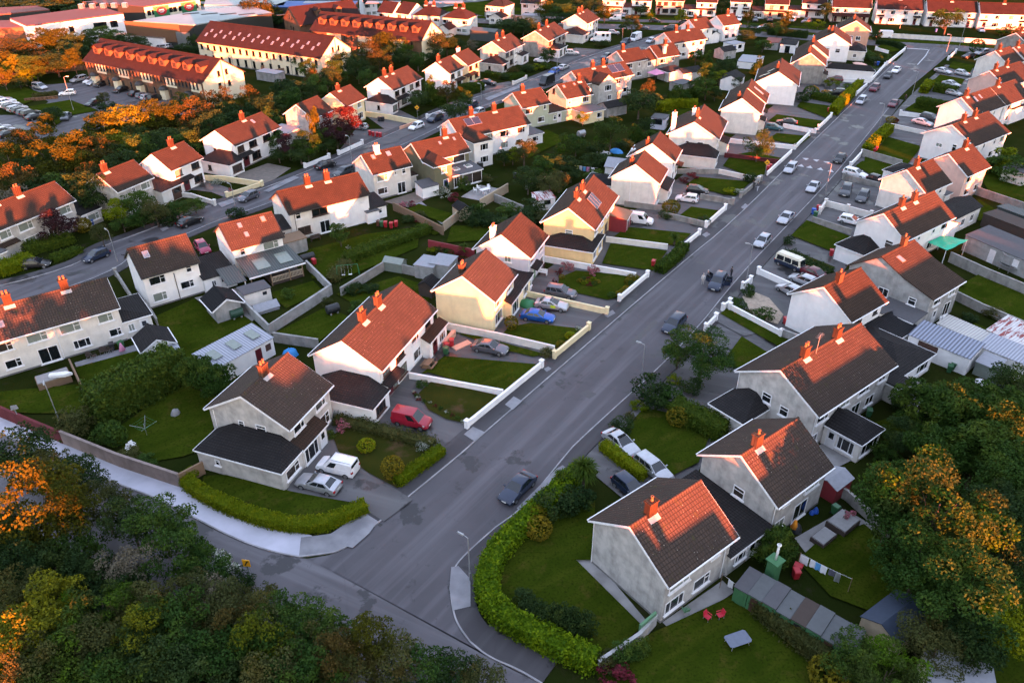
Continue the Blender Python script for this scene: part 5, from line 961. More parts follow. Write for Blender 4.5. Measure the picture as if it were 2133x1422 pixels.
h.chimney(7.6); h.skylight(9.2, -1.2, .6, 1.0, 'skyglass', 'alu'); h.window('F', 1.7, 4.0, 1.8, 1.4, 1); h.window('F', 5.2, 4.0, 2.2, 1.4, 1); h.window('F', 9.3, 4.0, 2.2, 1.4, 1); h.window('F', 12.2, 4.0, 1.6, 1.4, 1); h.window('F', 5.6, 1.5, 2.4, 1.6, 1); h.canopy(-.2, 4.2, 1.2, 2.9, 'tile_dark'); h.door('F', 2.6, 1.5, 2.2, 'door_red'); h.window('N', 1.2, 3.2, .7, 1.2, 4); h.window('N', -.6, 3.2, .8, 1.2, 4); h.back(2)
h.ext(-3.6, .12, -5.5, 2.4, 2.5, 'hipside', 3.8, 'x1', ins=2.4, roof='tile_dark', wins=[('F', -1.6, 1.35, 2.6, 1.4, 1), ('N', -.4, 1.3, .8, 1.0, 0)])
h = Hs((617, 217), (660, 201), CA, wall='w_grey', roof='tile', desc='grey gable house half hidden by an orange tree', anchor=WR(5), L=7.2, **CK, **GL)
h.units(1, 'front'); h.back(); h.ext(-4.5, .1, 0, 5, 2.5, 'flat', roof='felt_light')
h = Hs((688, 193), (727, 176), CA, wall='w_cream', roof='tile', desc='pale cream house behind a red leaved tree', anchor=WR(6), L=7.5, **CK, **GL)
h.chimney(2.8, 0, .9); h.units(1, 'front'); h.back()
h = Hs((788, 162), (848, 137), CA, wall='w_white', roof='tile', frame='brown_frame', desc='white pair of houses with curved cream wall', anchor=WR(7), L=13.0, name='semi_detached_house', hr=7.6, df=4.0, **GL)
h.chimney(2.6); h.chimney(5.6); h.units(2, 'front'); h.window('N', .2, 3.5, .9, 1.2, 0); h.back(2); h.ext(-2.4, .12, -4.8, 2.8, 2.5, 'hipside', 3.8, 'x1', roof='tile_dark', wins=[('N', -1, 1.3, .7, 1, 0), ('F', -1.1, 1.35, 1.8, 1.3, 1)]); h.canopy(1.0, 6, 1.1, 2.9, 'tile_dark')
h = Hs((908, 129), (938, 116), CA, wall='w_white', roof='tile', frame='brown_frame', desc='white house beside a golden conifer', anchor=WR(8), L=7.5, **CK, **GL)
h.chimney(1.2); h.units(1, 'front'); h.back(); h.canopy(3, 7, 1.4, 2.8)
h = Hs((947, 113), (978, 99), CA, wall='w_cream', roof='tile', frame='brown_frame', desc='cream house stepped behind a white one', anchor=WR(9), L=7.5, **CK, **GL)
h.chimney(3.4, .8, 1.2, 'w_white'); h.units(1, 'front'); h.canopy(-2, 4, 1.4, 2.8); h.back()
h = Hs((1025, 86), (1065, 70), CA, hr=7.6, df=4.2, wall='w_grey', roof='tile', frame='brown_frame', desc='grey and white pair of houses with side wing', anchor=WR(10), L=12.0, name='semi_detached_house', **GL)
h.chimney(3.0); h.chimney(6.8); h.window('N', .4, 3.6, .9, 1.2, 2); h.window('N', -1.2, 3.6, 1.1, 1.2, 2); h.units(2, 'front'); h.back(2); h.ext(-3.8, .12, -5.0, 2.0, 2.5, 'hipside', 3.8, 'x1', roof='tile_dark', wins=[('N', -1, 1.3, .7, .9, 0), ('F', -1.8, 1.35, 1.8, 1.3, 1)]); h.ext(8, 12.4, -5.6, -3.95, 2.5, 'lean', 2.9, 'y1', wall='w_white', roof='tile_dark', wins=[('F', 10, 1.4, 1.6, 1.3, 3)])
m = MB(); m.box(6.1, 11.86, -3.97, -3.925, .02, 5.0); m.build('render_panel', 'w_white', h.root)
h = Hs((1115, 64), (1157, 42), CA, hr=7.6, df=4.3, wall='w_concrete', roof='tile', frame='brown_frame', desc='grey pair of houses with white front bay', anchor=WR(11), L=14.5, name='semi_detached_house', **GL)
h.chimney(2.6); h.chimney(8.4); h.units(2, 'front'); h.back(2); h.ext(1.5, 7.5, -7.2, -4.03, 2.6, 'hip', 3.6, 'y1', wall='w_white', roof='tile_dark', wins=[('F', 3, 1.4, 1.8, 1.6, 3), ('F', 6, 1.4, 1.6, 1.6, 3)])
h = Hs((1198, 30), (1221, 18), CA, hr=7.6, df=4.3, wall='w_offwhite', roof='tile', desc='off-white house above the motorhome', anchor=WR(12), L=11.0, far=True, **GL)
h.chimney(3.0); h.chimney(6.0); h.window('N', .4, 3.2, .9, 1.1, 2); h.window('N', -1.4, 3.2, 1.3, 1.1, 2); h.units(2, 'front'); h.back(); h.ext(-5.5, .12, -5.0, 3.5, 2.5, 'hip', 3.9, 'x1', roof='tile_dark', wins=[('N', 2, 1.4, .7, .9, 4), ('F', -2, 1.3, 2, 1.3, 3)])
# ------------------------------------------------------------------ houses facing us across the far road, hipped estate, apartment blocks, sheds of the industrial yard
FR = lambda n: f'the {ORD[n-1]} house along the far row'
ES = lambda n: f'the {ORD[n-1]} house along the hipped row'
def front_house(bl, br, z, df=4.0, **k):
    a, b = at(*bl, z), at(*br, z); t = math.atan2(b[1]-a[1], b[0]-a[0]); L = math.hypot(b[0]-a[0], b[1]-a[1]); n = (-math.sin(t)*(df-.28), math.cos(t)*(df-.28))
    return House(None, None, math.degrees(t), df=df, L=L, wo=((a[0]+n[0], a[1]+n[1]), (b[0]+n[0], b[1]+n[1])), far=True, group='houses of the estate', **k)
D = [((1254, 30), (1297, 32), 1, 'w_offwhite', 'cream fronted house behind an orange tree'), ((1314, 31), (1354, 32.5), 1, 'w_white', 'white house with open garage'), ((1364, 31), (1422, 33), 2, 'w_grey', 'grey pair of houses with central porch'),
     ((1448, 35), (1490, 36.5), 1, 'w_white', 'white house with glazed porch'), ((1518, 34), (1561, 36), 1, 'w_white', 'white house with red canopy line'), ((1590, 39), (1638, 41), 1, 'w_grey', 'beige house with wide carport'),
     ((1666, 37), (1716, 40), 1, 'w_white', 'white house with pillared porch'), ((1728, 46), (1808, 49), 2, 'w_offwhite', 'stone quoined house with brick verandah'), ((1820, 50), (1915, 54), 2, 'w_white', 'white pair of houses with two red doors'),
     ((1924, 56), (2027, 59), 2, 'w_white', 'white pair of houses behind a birch'), ((2033, 61), (2135, 64), 2, 'w_white', 'white pair of houses at the edge')]
for i, (bl, br, n, wl, ds) in enumerate(D):
    h = front_house(bl, br, 0, wall=wl, roof='tile_apart', desc=ds, anchor=FR(i+1), name='semi_detached_house' if n == 2 else 'house')
    h.units(n, 'front', 'white' if i not in (2, 5) else 'brown_frame'); h.chimney(h.L*.5, 0, 1.2, pots=1)
    if i in (0, 1, 3, 5, 6): h.ext(-4.2, .1, -4.6, 1.5, 2.5, 'lean', 3.2, 'y1', wins=[('F', -2.0, 1.2, 2.4, 1.5, 3)]); h.canopy(0, h.L-.3, 1.2, 2.9)
    elif i == 7:
        h.canopy(.2, h.L-.2, 2.6, 3.0, drop=.7)
        for k in range(5): m = MB(); x = .5+(h.L-1)*k/4; m.box(x-.15, x+.15, -6.2, -5.9, 0, 2.35); m.build('post', 'brick', h.root)
    else:
        for x in (1.6, h.L-1.6): h.canopy(x-1.2, x+1.2, .9, 3.0)
def eave_house(l, r, **k):
    df = k.get('df', 4.2); a, b = at(*l, 5.1), at(*r, 5.1); t = math.atan2(b[1]-a[1], b[0]-a[0]); n = (-math.sin(t)*df, math.cos(t)*df); L = math.hypot(b[0]-a[0], b[1]-a[1])
    return House(None, None, math.degrees(t), L=L, wo=((a[0]+n[0], a[1]+n[1]), (0, 0)), far=True, group='houses of the estate', **k)
for i, (l, r, hip, wl, ds, n) in enumerate([((921, 37), (974, 41), 4.4, 'w_offwhite', 'pale hipped house beside a green garage', 2), ((860, 32), (915, 35), 4.4, 'w_offwhite', 'pale hipped house with twin chimneys', 2), ((824, 26), (852, 30), 0, 'w_white', 'small gabled white house with lit front', 1),
        ((786, 25), (818, 28), 0, 'w_white', 'small white house half behind the apartments', 1), ((1011, 12), (1050, 15.5), 4.2, 'w_offwhite', 'grey walled hipped house by the green', 2), ((758, 7), (786, 5), 0, 'w_white', 'white gabled house near the blue roofs', 1), ((1085, 6), (1125, 8), 0, 'w_offwhite', 'pale house behind the grey wall', 1)]):
    h = eave_house(l, r, hip=hip, wall=wl, roof='tile_apart' if i < 4 else 'tile_dark', desc=ds, anchor=ES(i+1)); h.units(n, 'rear', None)
    if hip: h.chimney(h.L*.35, 0, .9, pots=1); h.chimney(h.L*.65, 0, .9, pots=1)
    h.window('E', 1.2, 3.9, .8, 1.1, 4)
    if i == 0: h.ext(.5, 4.8, -9.5, -3.9, 2.5, 'gabley', 4.0, wins=[('F', 2.5, 1.4, 1.4, 1, 2)])
    if i == 4: h.ext(4, 9, -9.0, -3.9, 2.4, 'gabley', 3.7, roof='tile_black', wins=[('F', 5.5, 1.3, 1.4, 1, 2)])

AP = ['the dormered apartment block', 'the rooflight apartment block', 'the rear dormered apartment block', 'the brown gabled apartment block']
def apart(R1, R2, ang, L, name, ds, wall='brick_wall', hr=10.3, df=6.7, eave=6.0):
    h = House(R1, R2, ang, hr=hr, eave=eave, df=df, L=L, wall=wall, roof='tile_apart', trim='dark_trim', frame='dark_trim', desc=ds, name='apartment_block', far=True)
    ITEMS.pop(); h.root['label'] = ds; h.root['category'] = 'apartment block'; c = h.W(L/2, 0); ANCH[name] = (c[0], c[1], False); return h
def endpanel(h, wall='w_apart', both=False):
    y0, y1 = -h.df+.28, h.db-.28
    for x in ([h.L-.10] + ([.04] if both else [])):
        m = MB(); m.profx([(y0+.02, .05), (y0+.02, h.zr(y0)-.32), (0, h.hr-.34), (y1-.02, h.zr(y1)-.32), (y1-.02, .05)], x, x+.06); m.build('render_panel', wall, h.root)
    for y, z in ((-1.2, 7.0), (1.2, 7.0), (-1.5, 4.2), (1.5, 4.2)): h.window('E', y, z, .85, 1.3, 0, at_=(h.L-.035, y, 0), pane='glass')
    m = MB(); m.tube([(h.L+.02, 0, .1), (h.L+.02, 0, h.hr-.6)], .09, 6); m.build('downpipe', 'dark_trim', h.root)
def dormer(h, x, w_=2.1):
    y0 = -h.df*.66; z0 = h.zr(y0); zt = z0+1.55; m = MB(); yb = -h.df*(h.hr-zt)/(h.hr-h.ev)
    m.hexa([(x-w_/2, y0, z0-.1), (x+w_/2, y0, z0-.1), (x+w_/2, yb, zt-.1), (x-w_/2, yb, zt-.1), (x-w_/2, y0, zt), (x+w_/2, y0, zt), (x+w_/2, yb+.05, zt), (x-w_/2, yb+.05, zt)]); m.face([(x-w_/2, y0, zt), (x+w_/2, y0, zt), (x, y0, zt+.75)])
    d = m.build('dormer', 'clad_brown', h.root); r = MB(); ya = -h.df*(h.hr-zt-.8)/(h.hr-h.ev)
    for sg in (-1, 1): r.hexa([(x, y0-.3, zt+.72), (x+sg*(w_/2+.25), y0-.3, zt-.12), (x+sg*(w_/2+.25), yb+.3, zt-.12), (x, ya, zt+.72), (x, y0-.3, zt+.86), (x+sg*(w_/2+.25), y0-.3, zt+.0), (x+sg*(w_/2+.25), yb+.3, zt+.0), (x, ya, zt+.86)])
    r.build('dormer_roof', h.roof, d); f, p = window_meshes(1.2, 1.1, 2, 'brown_frame', 'glass_warm'); w_ = ob('window', f, d, (x, y0-.01, z0+.85)); ob('pane', p, w_)
h = apart((210, 80), (460, 122), -31, 46, AP[0], 'long brick apartment block with ten dormers above the car park')
endpanel(h)
for k in range(10): dormer(h, 3.2+k*4.38+(k % 2)*.3)
for k in range(5):
    x0 = 4.5+k*9.2; m = MB(); m.box(x0, x0+4.0, -6.47, -6.425, 3.25, 5.75); m.build('render_panel', 'w_apart', h.root)
    pm = MB(); pm.box(x0-1.6, x0+.2, -7.6, -6.4, 0, 2.5); pp = pm.build('porch', 'w_apart', h.root); pm = MB(); pm.lathe([(1.25, 0), (1.15, .35), (.7, .75), (.0, .95)], 12, (x0-.7, -7.0, 2.5)); pm.build('porch_roof', 'dark_trim', pp)
for k in range(33): h.window('F', 1.3+k*1.33, 4.75, .62, 1.5, 0, pane='glass', at_=(1.3+k*1.33, -6.47, 0))
for k in range(14): h.window('F', 2.3+k*3.1, 1.5, .7, 2.0, 0, pane='glass')
h = apart((438, 44), (695, 72), -28, 46, AP[1], 'long pale apartment block with rows of rooflights', 'w_apart')
endpanel(h)
for k in range(18): h.window('F', 1.6+k*2.5, 4.5, .9, 1.4, 0, pane='glass')
for k in range(14): h.window('F', 2.6+k*3.1, 1.4, .9, 1.9, 0, pane='glass')
for k in range(12): h.skylight(2.2+k*3.6, -4.4, .6, 1.3, 'skyglass', 'alu'); h.skylight(3.2+k*3.6, -3.0, .6, 1.1, 'skyglass', 'alu')
for k in range(6): h.pipe('F', 5.5+k*7.4)
h = apart((668, 24), (873, 39), -23.5, 39, AP[2], 'apartment block with seven dormers behind autumn trees')
endpanel(h)
for k in range(9): dormer(h, 3.0+k*4.1)
for k in range(14): h.window('F', 1.8+k*2.6, 4.6, .7, 1.4, 0, pane='glass')
for k in range(3): m = MB(); m.box(6+k*11, 11+k*11, -6.47, -6.425, 1.0, 5.75); m.build('render_panel', 'w_apart', h.root)
h = apart((602, 15), (664, 6), 36, 22, AP[3], 'brown brick apartment block with a plain gable')
for y, z in ((-1, 7.2), (1, 7.2), (-1, 3.8), (1, 3.8)): h.window('N', y, z, .8, 1.3, 0, pane='glass')
dormer(h, 8); dormer(h, 15)
def block(pts, h, wall, roof, name, desc, cat='warehouse', z=None, lip=.3):
    P = [at(x, y, h) for x, y in pts]; o0 = P[0]; o = empty(name, (o0[0], o0[1], 0)); Q = [(x-o0[0], y-o0[1]) for x, y in P]
    m = MB(); m.prism(Q, 0, h-.3); m.build('wall', wall, o); m = MB(); m.prism(Q, h-.3, h); m.build('roof', roof, o); o['label'] = desc; o['category'] = cat; o['group'] = 'industrial sheds beyond the apartments'; c = (o0[0], o0[1]); return o, Q
def on_wall(o, Q, i, u, z, w_, h, mat, name='window', off=.06, parent=None):
    """a flat piece on side i of a block at fraction u"""
    a, b = Q[i], Q[(i+1) % len(Q)]; t = math.atan2(b[1]-a[1], b[0]-a[0]); x, y = a[0]+(b[0]-a[0])*u, a[1]+(b[1]-a[1])*u
    m = MB(); m.box(-w_/2, w_/2, -off, off, -h/2, h/2); return m.build(name, mat, parent or o, loc=(x, y, z), rz=t)
o, Q = block([(57, 54), (256, 28), (206, 13), (20, 38)], 8, 'w_white', 'roof_red', 'warehouse', 'long white flat roofed warehouse behind orange trees')
for u in (.42, .68, .71, .74, .77, .86, .89): on_wall(o, Q, 0, u, 5.2, 1.4, 2.0, 'glass')
for k in range(5): m = MB(); m.box(0, 1.5, 0, 1.5, 8, 9.4); m.build('vent_unit', 'alu', o, loc=(Q[1][0]-18+k*3.4, Q[1][1]+8+k*.5, 0))
o, Q = block([(-60, 62), (57, 56), (34, 42), (-60, 44)], 7, 'clad_brown', 'roof_red', 'warehouse', 'rust brown shed adjoining the white warehouse')
o, Q = block([(-40, 34), (103, 20), (78, 12), (-40, 18)], 6, 'clad_dark', 'roof_red', 'warehouse', 'dark shed with red lit flat roof')
o, Q = block([(300, 14), (415, -2), (300, -10), (172, 4)], 8, 'cream_paint', 'roof_red', 'warehouse', 'cream office building with two green sign boards')
on_wall(o, Q, 3, .5, 4.0, math.hypot(Q[3][0]-Q[0][0], Q[3][1]-Q[0][1])*.98, 7.9, 'clad_dark', 'cladding', .1)
for u in (.28, .78):
    s_ = on_wall(o, Q, 0, u, 4.0, 5.6, 7.0, 'sign_green', 'sign_board', .10); m = MB(); m.lathe([(0, -.02), (1.9, -.02), (1.9, .06), (0, .06)], 20); e = m.build('oval_emblem', 'sign_red', s_, loc=(0, -.14, 1.9)); e.rotation_euler = (R(90), 0, 0); e.scale = (.95, .68, 1)
    for k, ww in enumerate((1.6, 2.3, 1.2)): m = MB(); m.box(-ww/2, ww/2, .06, .08, -.1, .1); e2 = MB(); e2.box(-ww/2, ww/2, -.08-.14, -.05-.14, 2.3-k*.4-.1, 2.3-k*.4+.1); e2.build('lettering', 'white', s_)
for u in (.06, .14, .45, .52, .62, .70, .92): on_wall(o, Q, 0, u, 5.8, 1.3, 1.6, 'glass'); on_wall(o, Q, 0, u, 2.0, 1.3, 1.6, 'glass')
o, Q = block([(277, 44), (402, 52), (565, 26), (520, 12), (430, 20)], 7.5, 'clad_dark', 'warehouse', 'warehouse', 'big grey roofed shed beyond the rooflight apartments')
for k in range(7): m = MB(); m.box(-2.6, 2.6, -.7, .7, 7.5, 7.58); m.build('rooflight', 'clad_dark', o, loc=(Q[0][0]+14+k*6.2, Q[0][1]+12-k*.4, 0), rz=R(30))
on_wall(o, Q, 0, .80, 2.6, 5, 5.0, 'alu', 'roller_door', .15); on_wall(o, Q, 0, .3, 4.6, 20, 5.4, 'clad_brown', 'cladding', .1)
o, Q = block([(562, 14), (730, 18), (745, 2), (600, 2)], 7, 'clad_dark', 'sheet_blue', 'warehouse', 'wide blue roofed hall at the top edge')
for k in range(6): m = MB(); m.box(-6, 6, -2.2, 2.2, 7.0, 7.1); m.build('rooflight', 'felt_light', o, loc=(Q[0][0]+16+k*11, Q[0][1]+8+(k % 2)*8, 0))
o, Q = block([(425, 10), (590, 12), (600, -2), (430, -6)], 7, 'w_white', 'warehouse', 'warehouse', 'white hall with dark loading doors')
for u in (.12, .30, .52): on_wall(o, Q, 0, u, 2.6, 7, 5, 'clad_dark', 'loading_door', .15)
# ------------------------------------------------------------------ ground, roads, footways, lawns
wsheet('ground', [(-2500, -600), (2500, -600), (2500, 4000), (-2500, 4000)], 0.0, 'ground')
ANCH['the yellow bend sign'] = (*at(527, 1213), False); ANCH['the street corner hedge'] = (*at(1000, 1200), False); ANCH['the round laurel hedge'] = (*at(1000, 1200), False); ANCH['the lime corner hedge'] = (*at(640, 1110), False)
def W2(L): return [at(x, y) for x, y in L]
LK = W2([(640, 1163), (711, 1151), (788, 1091), (826, 1056), (959, 948), (1004, 907), (1422, 547), (1522, 467), (1662, 327), (1780, 212), (1882, 113)])
RK = W2([(1128, 1425), (1078, 1395), (1018, 1371), (978, 1338), (951, 1301), (941, 1268), (936, 1221), (944, 1181), (974, 1148), (1031, 1098), (1088, 1058), (1174, 951), (1204, 917), (1422, 721), (1539, 574), (1635, 474), (1715, 390), (1775, 320), (1865, 207), (1955, 133), (1985, 106)])
LK[0:0] = []
LKs = smooth_line(LK, 2); RKs = smooth_line(RK, 2)
FRB = [(-150, 330), *W2([(1250, 60), (1410, 64), (1650, 82), (1877, 99.5), (1990, 106), (2133, 118)]), (230, 215)]       # near edge of the far cross road
FRT = offs(FRB, -8.5)
wsheet('main_road', LKs+W2([(1877, 99.5), (1990, 106)])+RKs[::-1], .010, 'asphalt')
S2 = W2([(-60, 880), (0, 904), (117, 948), (233, 1005), (333, 1041), (433, 1095), (500, 1128), (567, 1151), (623, 1161)]); S2s = smooth_line(S2, 2)
wsheet('side_road', S2s+W2([(640, 1163), (711, 1151), (830, 1060), (1000, 1120), (936, 1221), (978, 1338), (1078, 1395), (1180, 1450)])+[(10, 28), (0, 30)]+offs(S2s, 8.0)[::-1], .006, 'asphalt_worn')
wsheet('side_road', W2([(936, 1221), (951, 1301), (1018, 1371), (1128, 1422)])+[(14, 28), (60, 5), (40, -10), (-20, 30)]+W2([(640, 1340), (640, 1200)]), .003, 'asphalt_worn')
BKF = W2([(-60, 605), (0, 597), (100, 571), (177, 544), (200, 518), (284, 490), (427, 432), (468, 422), (618, 368), (754, 306), (838, 270), (944, 217), (1081, 177), (1141, 153), (1244, 110), (1358, 80), (1420, 64)]); BKs = smooth_line(BKF, 2)
wsheet('back_street', BKs+offs(BKs, 6.6)[::-1], .012, 'asphalt')
wsheet('cross_road', FRB+FRT[::-1], .016, 'asphalt')
wsheet('service_road', offs(FRB, -13.5)+offs(FRB, -18.5)[::-1], .012, 'asphalt'); wsheet('verge', offs(FRB, -8.6)+offs(FRB, -13.4)[::-1], .02, 'grass'); wsheet('verge', offs(FRB, -18.6)+offs(FRB, -22.5)[::-1], .02, 'grass')
wsheet('green', W2([(925, 22), (1010, 34), (1100, 20), (1010, 4), (960, 6)]), .034, 'grass'); wsheet('estate_road', W2([(905, 18), (1010, 2), (1090, -10), (1000, -14), (880, 10)]), .02, 'asphalt')
_fh = [.10]
def footway(line, w_, name, mat, side, h=None):
    """raised footway with its kerb along a road edge"""
    _fh[0] += .0022; h = _fh[0]; K = offs(line, side*.14); O = offs(line, side*w_); structure(wsheet('kerb', line+K[::-1], h+.012, 'kerb', h)); return wsheet(name, K+O[::-1], h, mat, h-.002)
i0 = 8
footway(LKs[10:-2], 2.3, 'footway', 'footway', -1)
footway(smooth_line(RK[3:10], 2), 2.1, 'footway', 'footway', 1); footway(smooth_line(RK[9:-2], 2), 1.9, 'footway', 'footway', 1); footway(smooth_line(RK[0:4], 2), 3.2, 'footway', 'footway', 1)
footway(S2s, 2.7, 'footpath', 'concrete_pale', -1); footway(smooth_line(W2([(623, 1161), (667, 1156), (711, 1149), (760, 1112), (790, 1088)]), 2), 2.4, 'footpath', 'concrete', -1)
footway(BKs, 1.9, 'footway', 'footway', -1); footway(offs(BKs, 6.6), 1.7, 'footway', 'footway', 1)
for q in ([(735, 1140), (769, 1110), (782, 1092), (745, 1104), (715, 1136)], [(940, 1180), (955, 1178), (980, 1205), (980, 1262), (945, 1270), (936, 1226)]): sheet('paving_slab', q, .136, 'concrete', .0)
for q in ([(966, 904), (985, 888), (1011, 900), (988, 918)], [(1052, 842), (1070, 825), (1088, 835), (1068, 853)], [(1258, 656), (1276, 645), (1282, 652), (1266, 661)], [(1132, 768), (1142, 763), (1149, 768), (1139, 774)], [(1462, 489), (1472, 483), (1480, 488), (1470, 494)], [(1543, 432), (1552, 424), (1560, 428), (1551, 436)], [(1076, 1058), (1160, 975), (1172, 968), (1180, 975), (1086, 1064)]): sheet('paving_slab', q, .136, 'concrete')
for q in ([(548, 398), (612, 366), (624, 370), (560, 400)], [(454, 425), (482, 414), (492, 420), (462, 432)], [(1010, 205), (1082, 176), (1090, 180), (1018, 210)], [(333, 477), (347, 471), (352, 476), (339, 482)]): sheet('paving_slab', q, .136, 'concrete')
sheet('manhole_patch', [(1207, 820), (1222, 811), (1243, 820), (1228, 830)], .014, 'manhole')
for q in ([(1100, 1085), (1160, 1020), (1150, 1014), (1092, 1078)], [(1320, 720), (1372, 672), (1362, 666), (1311, 713)], [(1600, 470), (1628, 440), (1612, 434), (1585, 463)]): sheet('road_patch', q, .0145, 'manhole')
for x, y in ((792, 1094), (967, 945), (1128, 806), (1290, 666), (1440, 537), (1570, 422), (1182, 945), (1415, 730), (1533, 583), (990, 1142)): sheet('drain_cover', [(x-5, y-1), (x+1, y-5), (x+6, y-2), (x, y+3)], .015, 'sign_black')
# the ramp with its triangles, and the give-way lines
sheet('speed_ramp', [(1662, 334), (1682, 327), (1738, 339), (1770, 343), (1752, 357), (1728, 354), (1655, 345)], .05, 'ramp', .04)
for x, y in ((1678, 331), (1700, 334), (1722, 338)): sheet('road_marking', [(x-7, y-2), (x+7, y-1), (x+1, y+3)], .056, 'paint_line')
for x, y in ((1668, 345), (1686, 348), (1708, 352), (1730, 356)): sheet('road_marking', [(x-7, y+1), (x+7, y+3), (x+2, y-3)], .056, 'paint_line')
sheet('road_marking', [(1879, 99.6), (1933, 103.0), (1933, 104.2), (1879, 100.8)], .022, 'paint_line'); sheet('road_marking', [(1935, 103), (1936.6, 103), (1929, 117), (1912, 135.5), (1910, 135), (1927, 116)], .022, 'paint_line')
sheet('road_marking', [(1335, 82), (1378, 71), (1379, 72), (1336, 83.2)], .022, 'paint_line')
# forecourts along the hydrangea side, one paved strip from the house fronts to the footway
lw = offs(LKs[14:-3], -2.35); wsheet('forecourt', lw+offs(lw, -13.5)[::-1], .024, 'drive')
rw_ = offs(smooth_line(RK[11:-1], 2), 1.95); wsheet('forecourt', rw_+offs(rw_, 10.5)[::-1], .024, 'drive')
_lz = [.16]
def lawn(pts, mat='grass'): _lz[0] += .0015; return sheet('lawn', pts, _lz[0], mat)
lawn([(424, 990), (470, 988), (604, 1022), (735, 1047), (752, 1062), (700, 1082), (600, 1082), (520, 1056), (420, 1010)])
lawn([(693, 905), (735, 880), (800, 898), (922, 938), (905, 960), (828, 1016), (770, 985), (705, 940)], 'grass_dull')
for q in ([(225, 905), (372, 800), (470, 830), (425, 935), (380, 950), (290, 965)], [(155, 765), (285, 730), (302, 776), (190, 830)], [(0, 815), (160, 800), (190, 860), (60, 860), (0, 855)], [(313, 663), (405, 622), (452, 668), (505, 655), (556, 690), (405, 752), (352, 735), (330, 690)], [(560, 610), (652, 585), (674, 606), (596, 642)],
          [(640, 520), (760, 488), (875, 472), (870, 515), (800, 545), (700, 585), (650, 580)], [(700, 612), (830, 575), (905, 600), (885, 640), (760, 645)], [(575, 692), (680, 638), (728, 660), (655, 718)], [(848, 436), (872, 424), (960, 450), (935, 468)], [(838, 432), (925, 482), (905, 490), (826, 440)], [(900, 540), (985, 520), (960, 560), (900, 560)], [(940, 470), (1040, 470), (1010, 500), (930, 505)],
          [(1070, 300), (1140, 270), (1180, 290), (1100, 330)], [(1390, 232), (1460, 215), (1480, 235), (1400, 262)]): lawn(q)
lawn([(897, 795), (920, 796), (1036, 822), (976, 882), (930, 872), (892, 852), (872, 818)], 'grass_dull')
for q in ([(872, 782), (925, 741), (1118, 758), (1052, 812), (1000, 806), (892, 775)], [(948, 692), (1000, 700), (1140, 738), (1110, 742), (1050, 728)], [(1040, 700), (1062, 680), (1105, 672), (1210, 684), (1155, 728), (1075, 706)], [(1160, 600), (1165, 578), (1200, 563), (1335, 576), (1290, 618), (1265, 624)], [(1254, 548), (1272, 506), (1390, 522), (1360, 563)], [(1277, 494), (1306, 472), (1440, 486), (1412, 512)], [(1404, 457), (1440, 430), (1496, 438), (1472, 466), (1440, 462)],
          [(1428, 385), (1452, 368), (1565, 378), (1532, 408), (1510, 405)], [(1506, 345), (1520, 326), (1604, 338), (1592, 364), (1560, 366)], [(1530, 322), (1565, 316), (1632, 330), (1624, 338)], [(1600, 290), (1618, 277), (1690, 284), (1666, 302)], [(1600, 252), (1618, 238), (1717, 252), (1704, 267)], [(1660, 222), (1668, 212), (1740, 222), (1722, 246)], [(1740, 160), (1780, 150), (1822, 160), (1800, 170)], [(1818, 100), (1840, 92), (1880, 104), (1850, 110)]): lawn(q)
lawn([(1018, 1210), (1040, 1160), (1150, 1060), (1240, 1030), (1236, 1165), (1200, 1165), (1338, 1302), (1275, 1362), (1180, 1330), (1060, 1275)])
for q in ([(1330, 1330), (1395, 1300), (1540, 1232), (1600, 1262), (1722, 1385), (1700, 1440), (1260, 1440), (1240, 1400)], [(1660, 1165), (1700, 1130), (1800, 1090), (1905, 1180), (1860, 1290), (1730, 1240)], [(1290, 905), (1342, 848), (1490, 880), (1455, 962), (1400, 990), (1350, 980)], [(1500, 652), (1518, 640), (1645, 705), (1620, 720)], [(1545, 700), (1602, 735), (1575, 770), (1500, 760)],
          [(1648, 490), (1680, 458), (1772, 492), (1730, 522)], [(1798, 350), (1802, 325), (1900, 352), (1872, 370)], [(1812, 325), (1850, 285), (1920, 305), (1888, 345)], [(1884, 228), (1906, 214), (1955, 226), (1945, 244)], [(1938, 173), (1958, 155), (2010, 165), (1998, 183)], [(1975, 140), (1985, 128), (2030, 136), (2020, 152)], [(1782, 345), (1796, 335), (1860, 355), (1830, 372)], [(1990, 600), (2040, 570), (2133, 600), (2133, 680), (2060, 660)], [(2000, 690), (2030, 672), (2080, 694), (2060, 712)], [(2040, 365), (2070, 360), (2133, 380), (2133, 420), (2060, 400)], [(1990, 440), (2040, 415), (2080, 440), (2040, 460)],
          [(1990, 1330), (2133, 1230), (2180, 1420), (2000, 1440)], [(1820, 880), (1880, 860), (1910, 900), (1850, 930)]): lawn(q)
lawn([(1618, 530), (1650, 520), (1740, 556), (1720, 575)], 'grass_dull')
sheet('gravel_bed', [(1546, 618), (1562, 604), (1602, 620), (1632, 655), (1620, 675), (1570, 660)], .15, 'gravel')
pz = .03
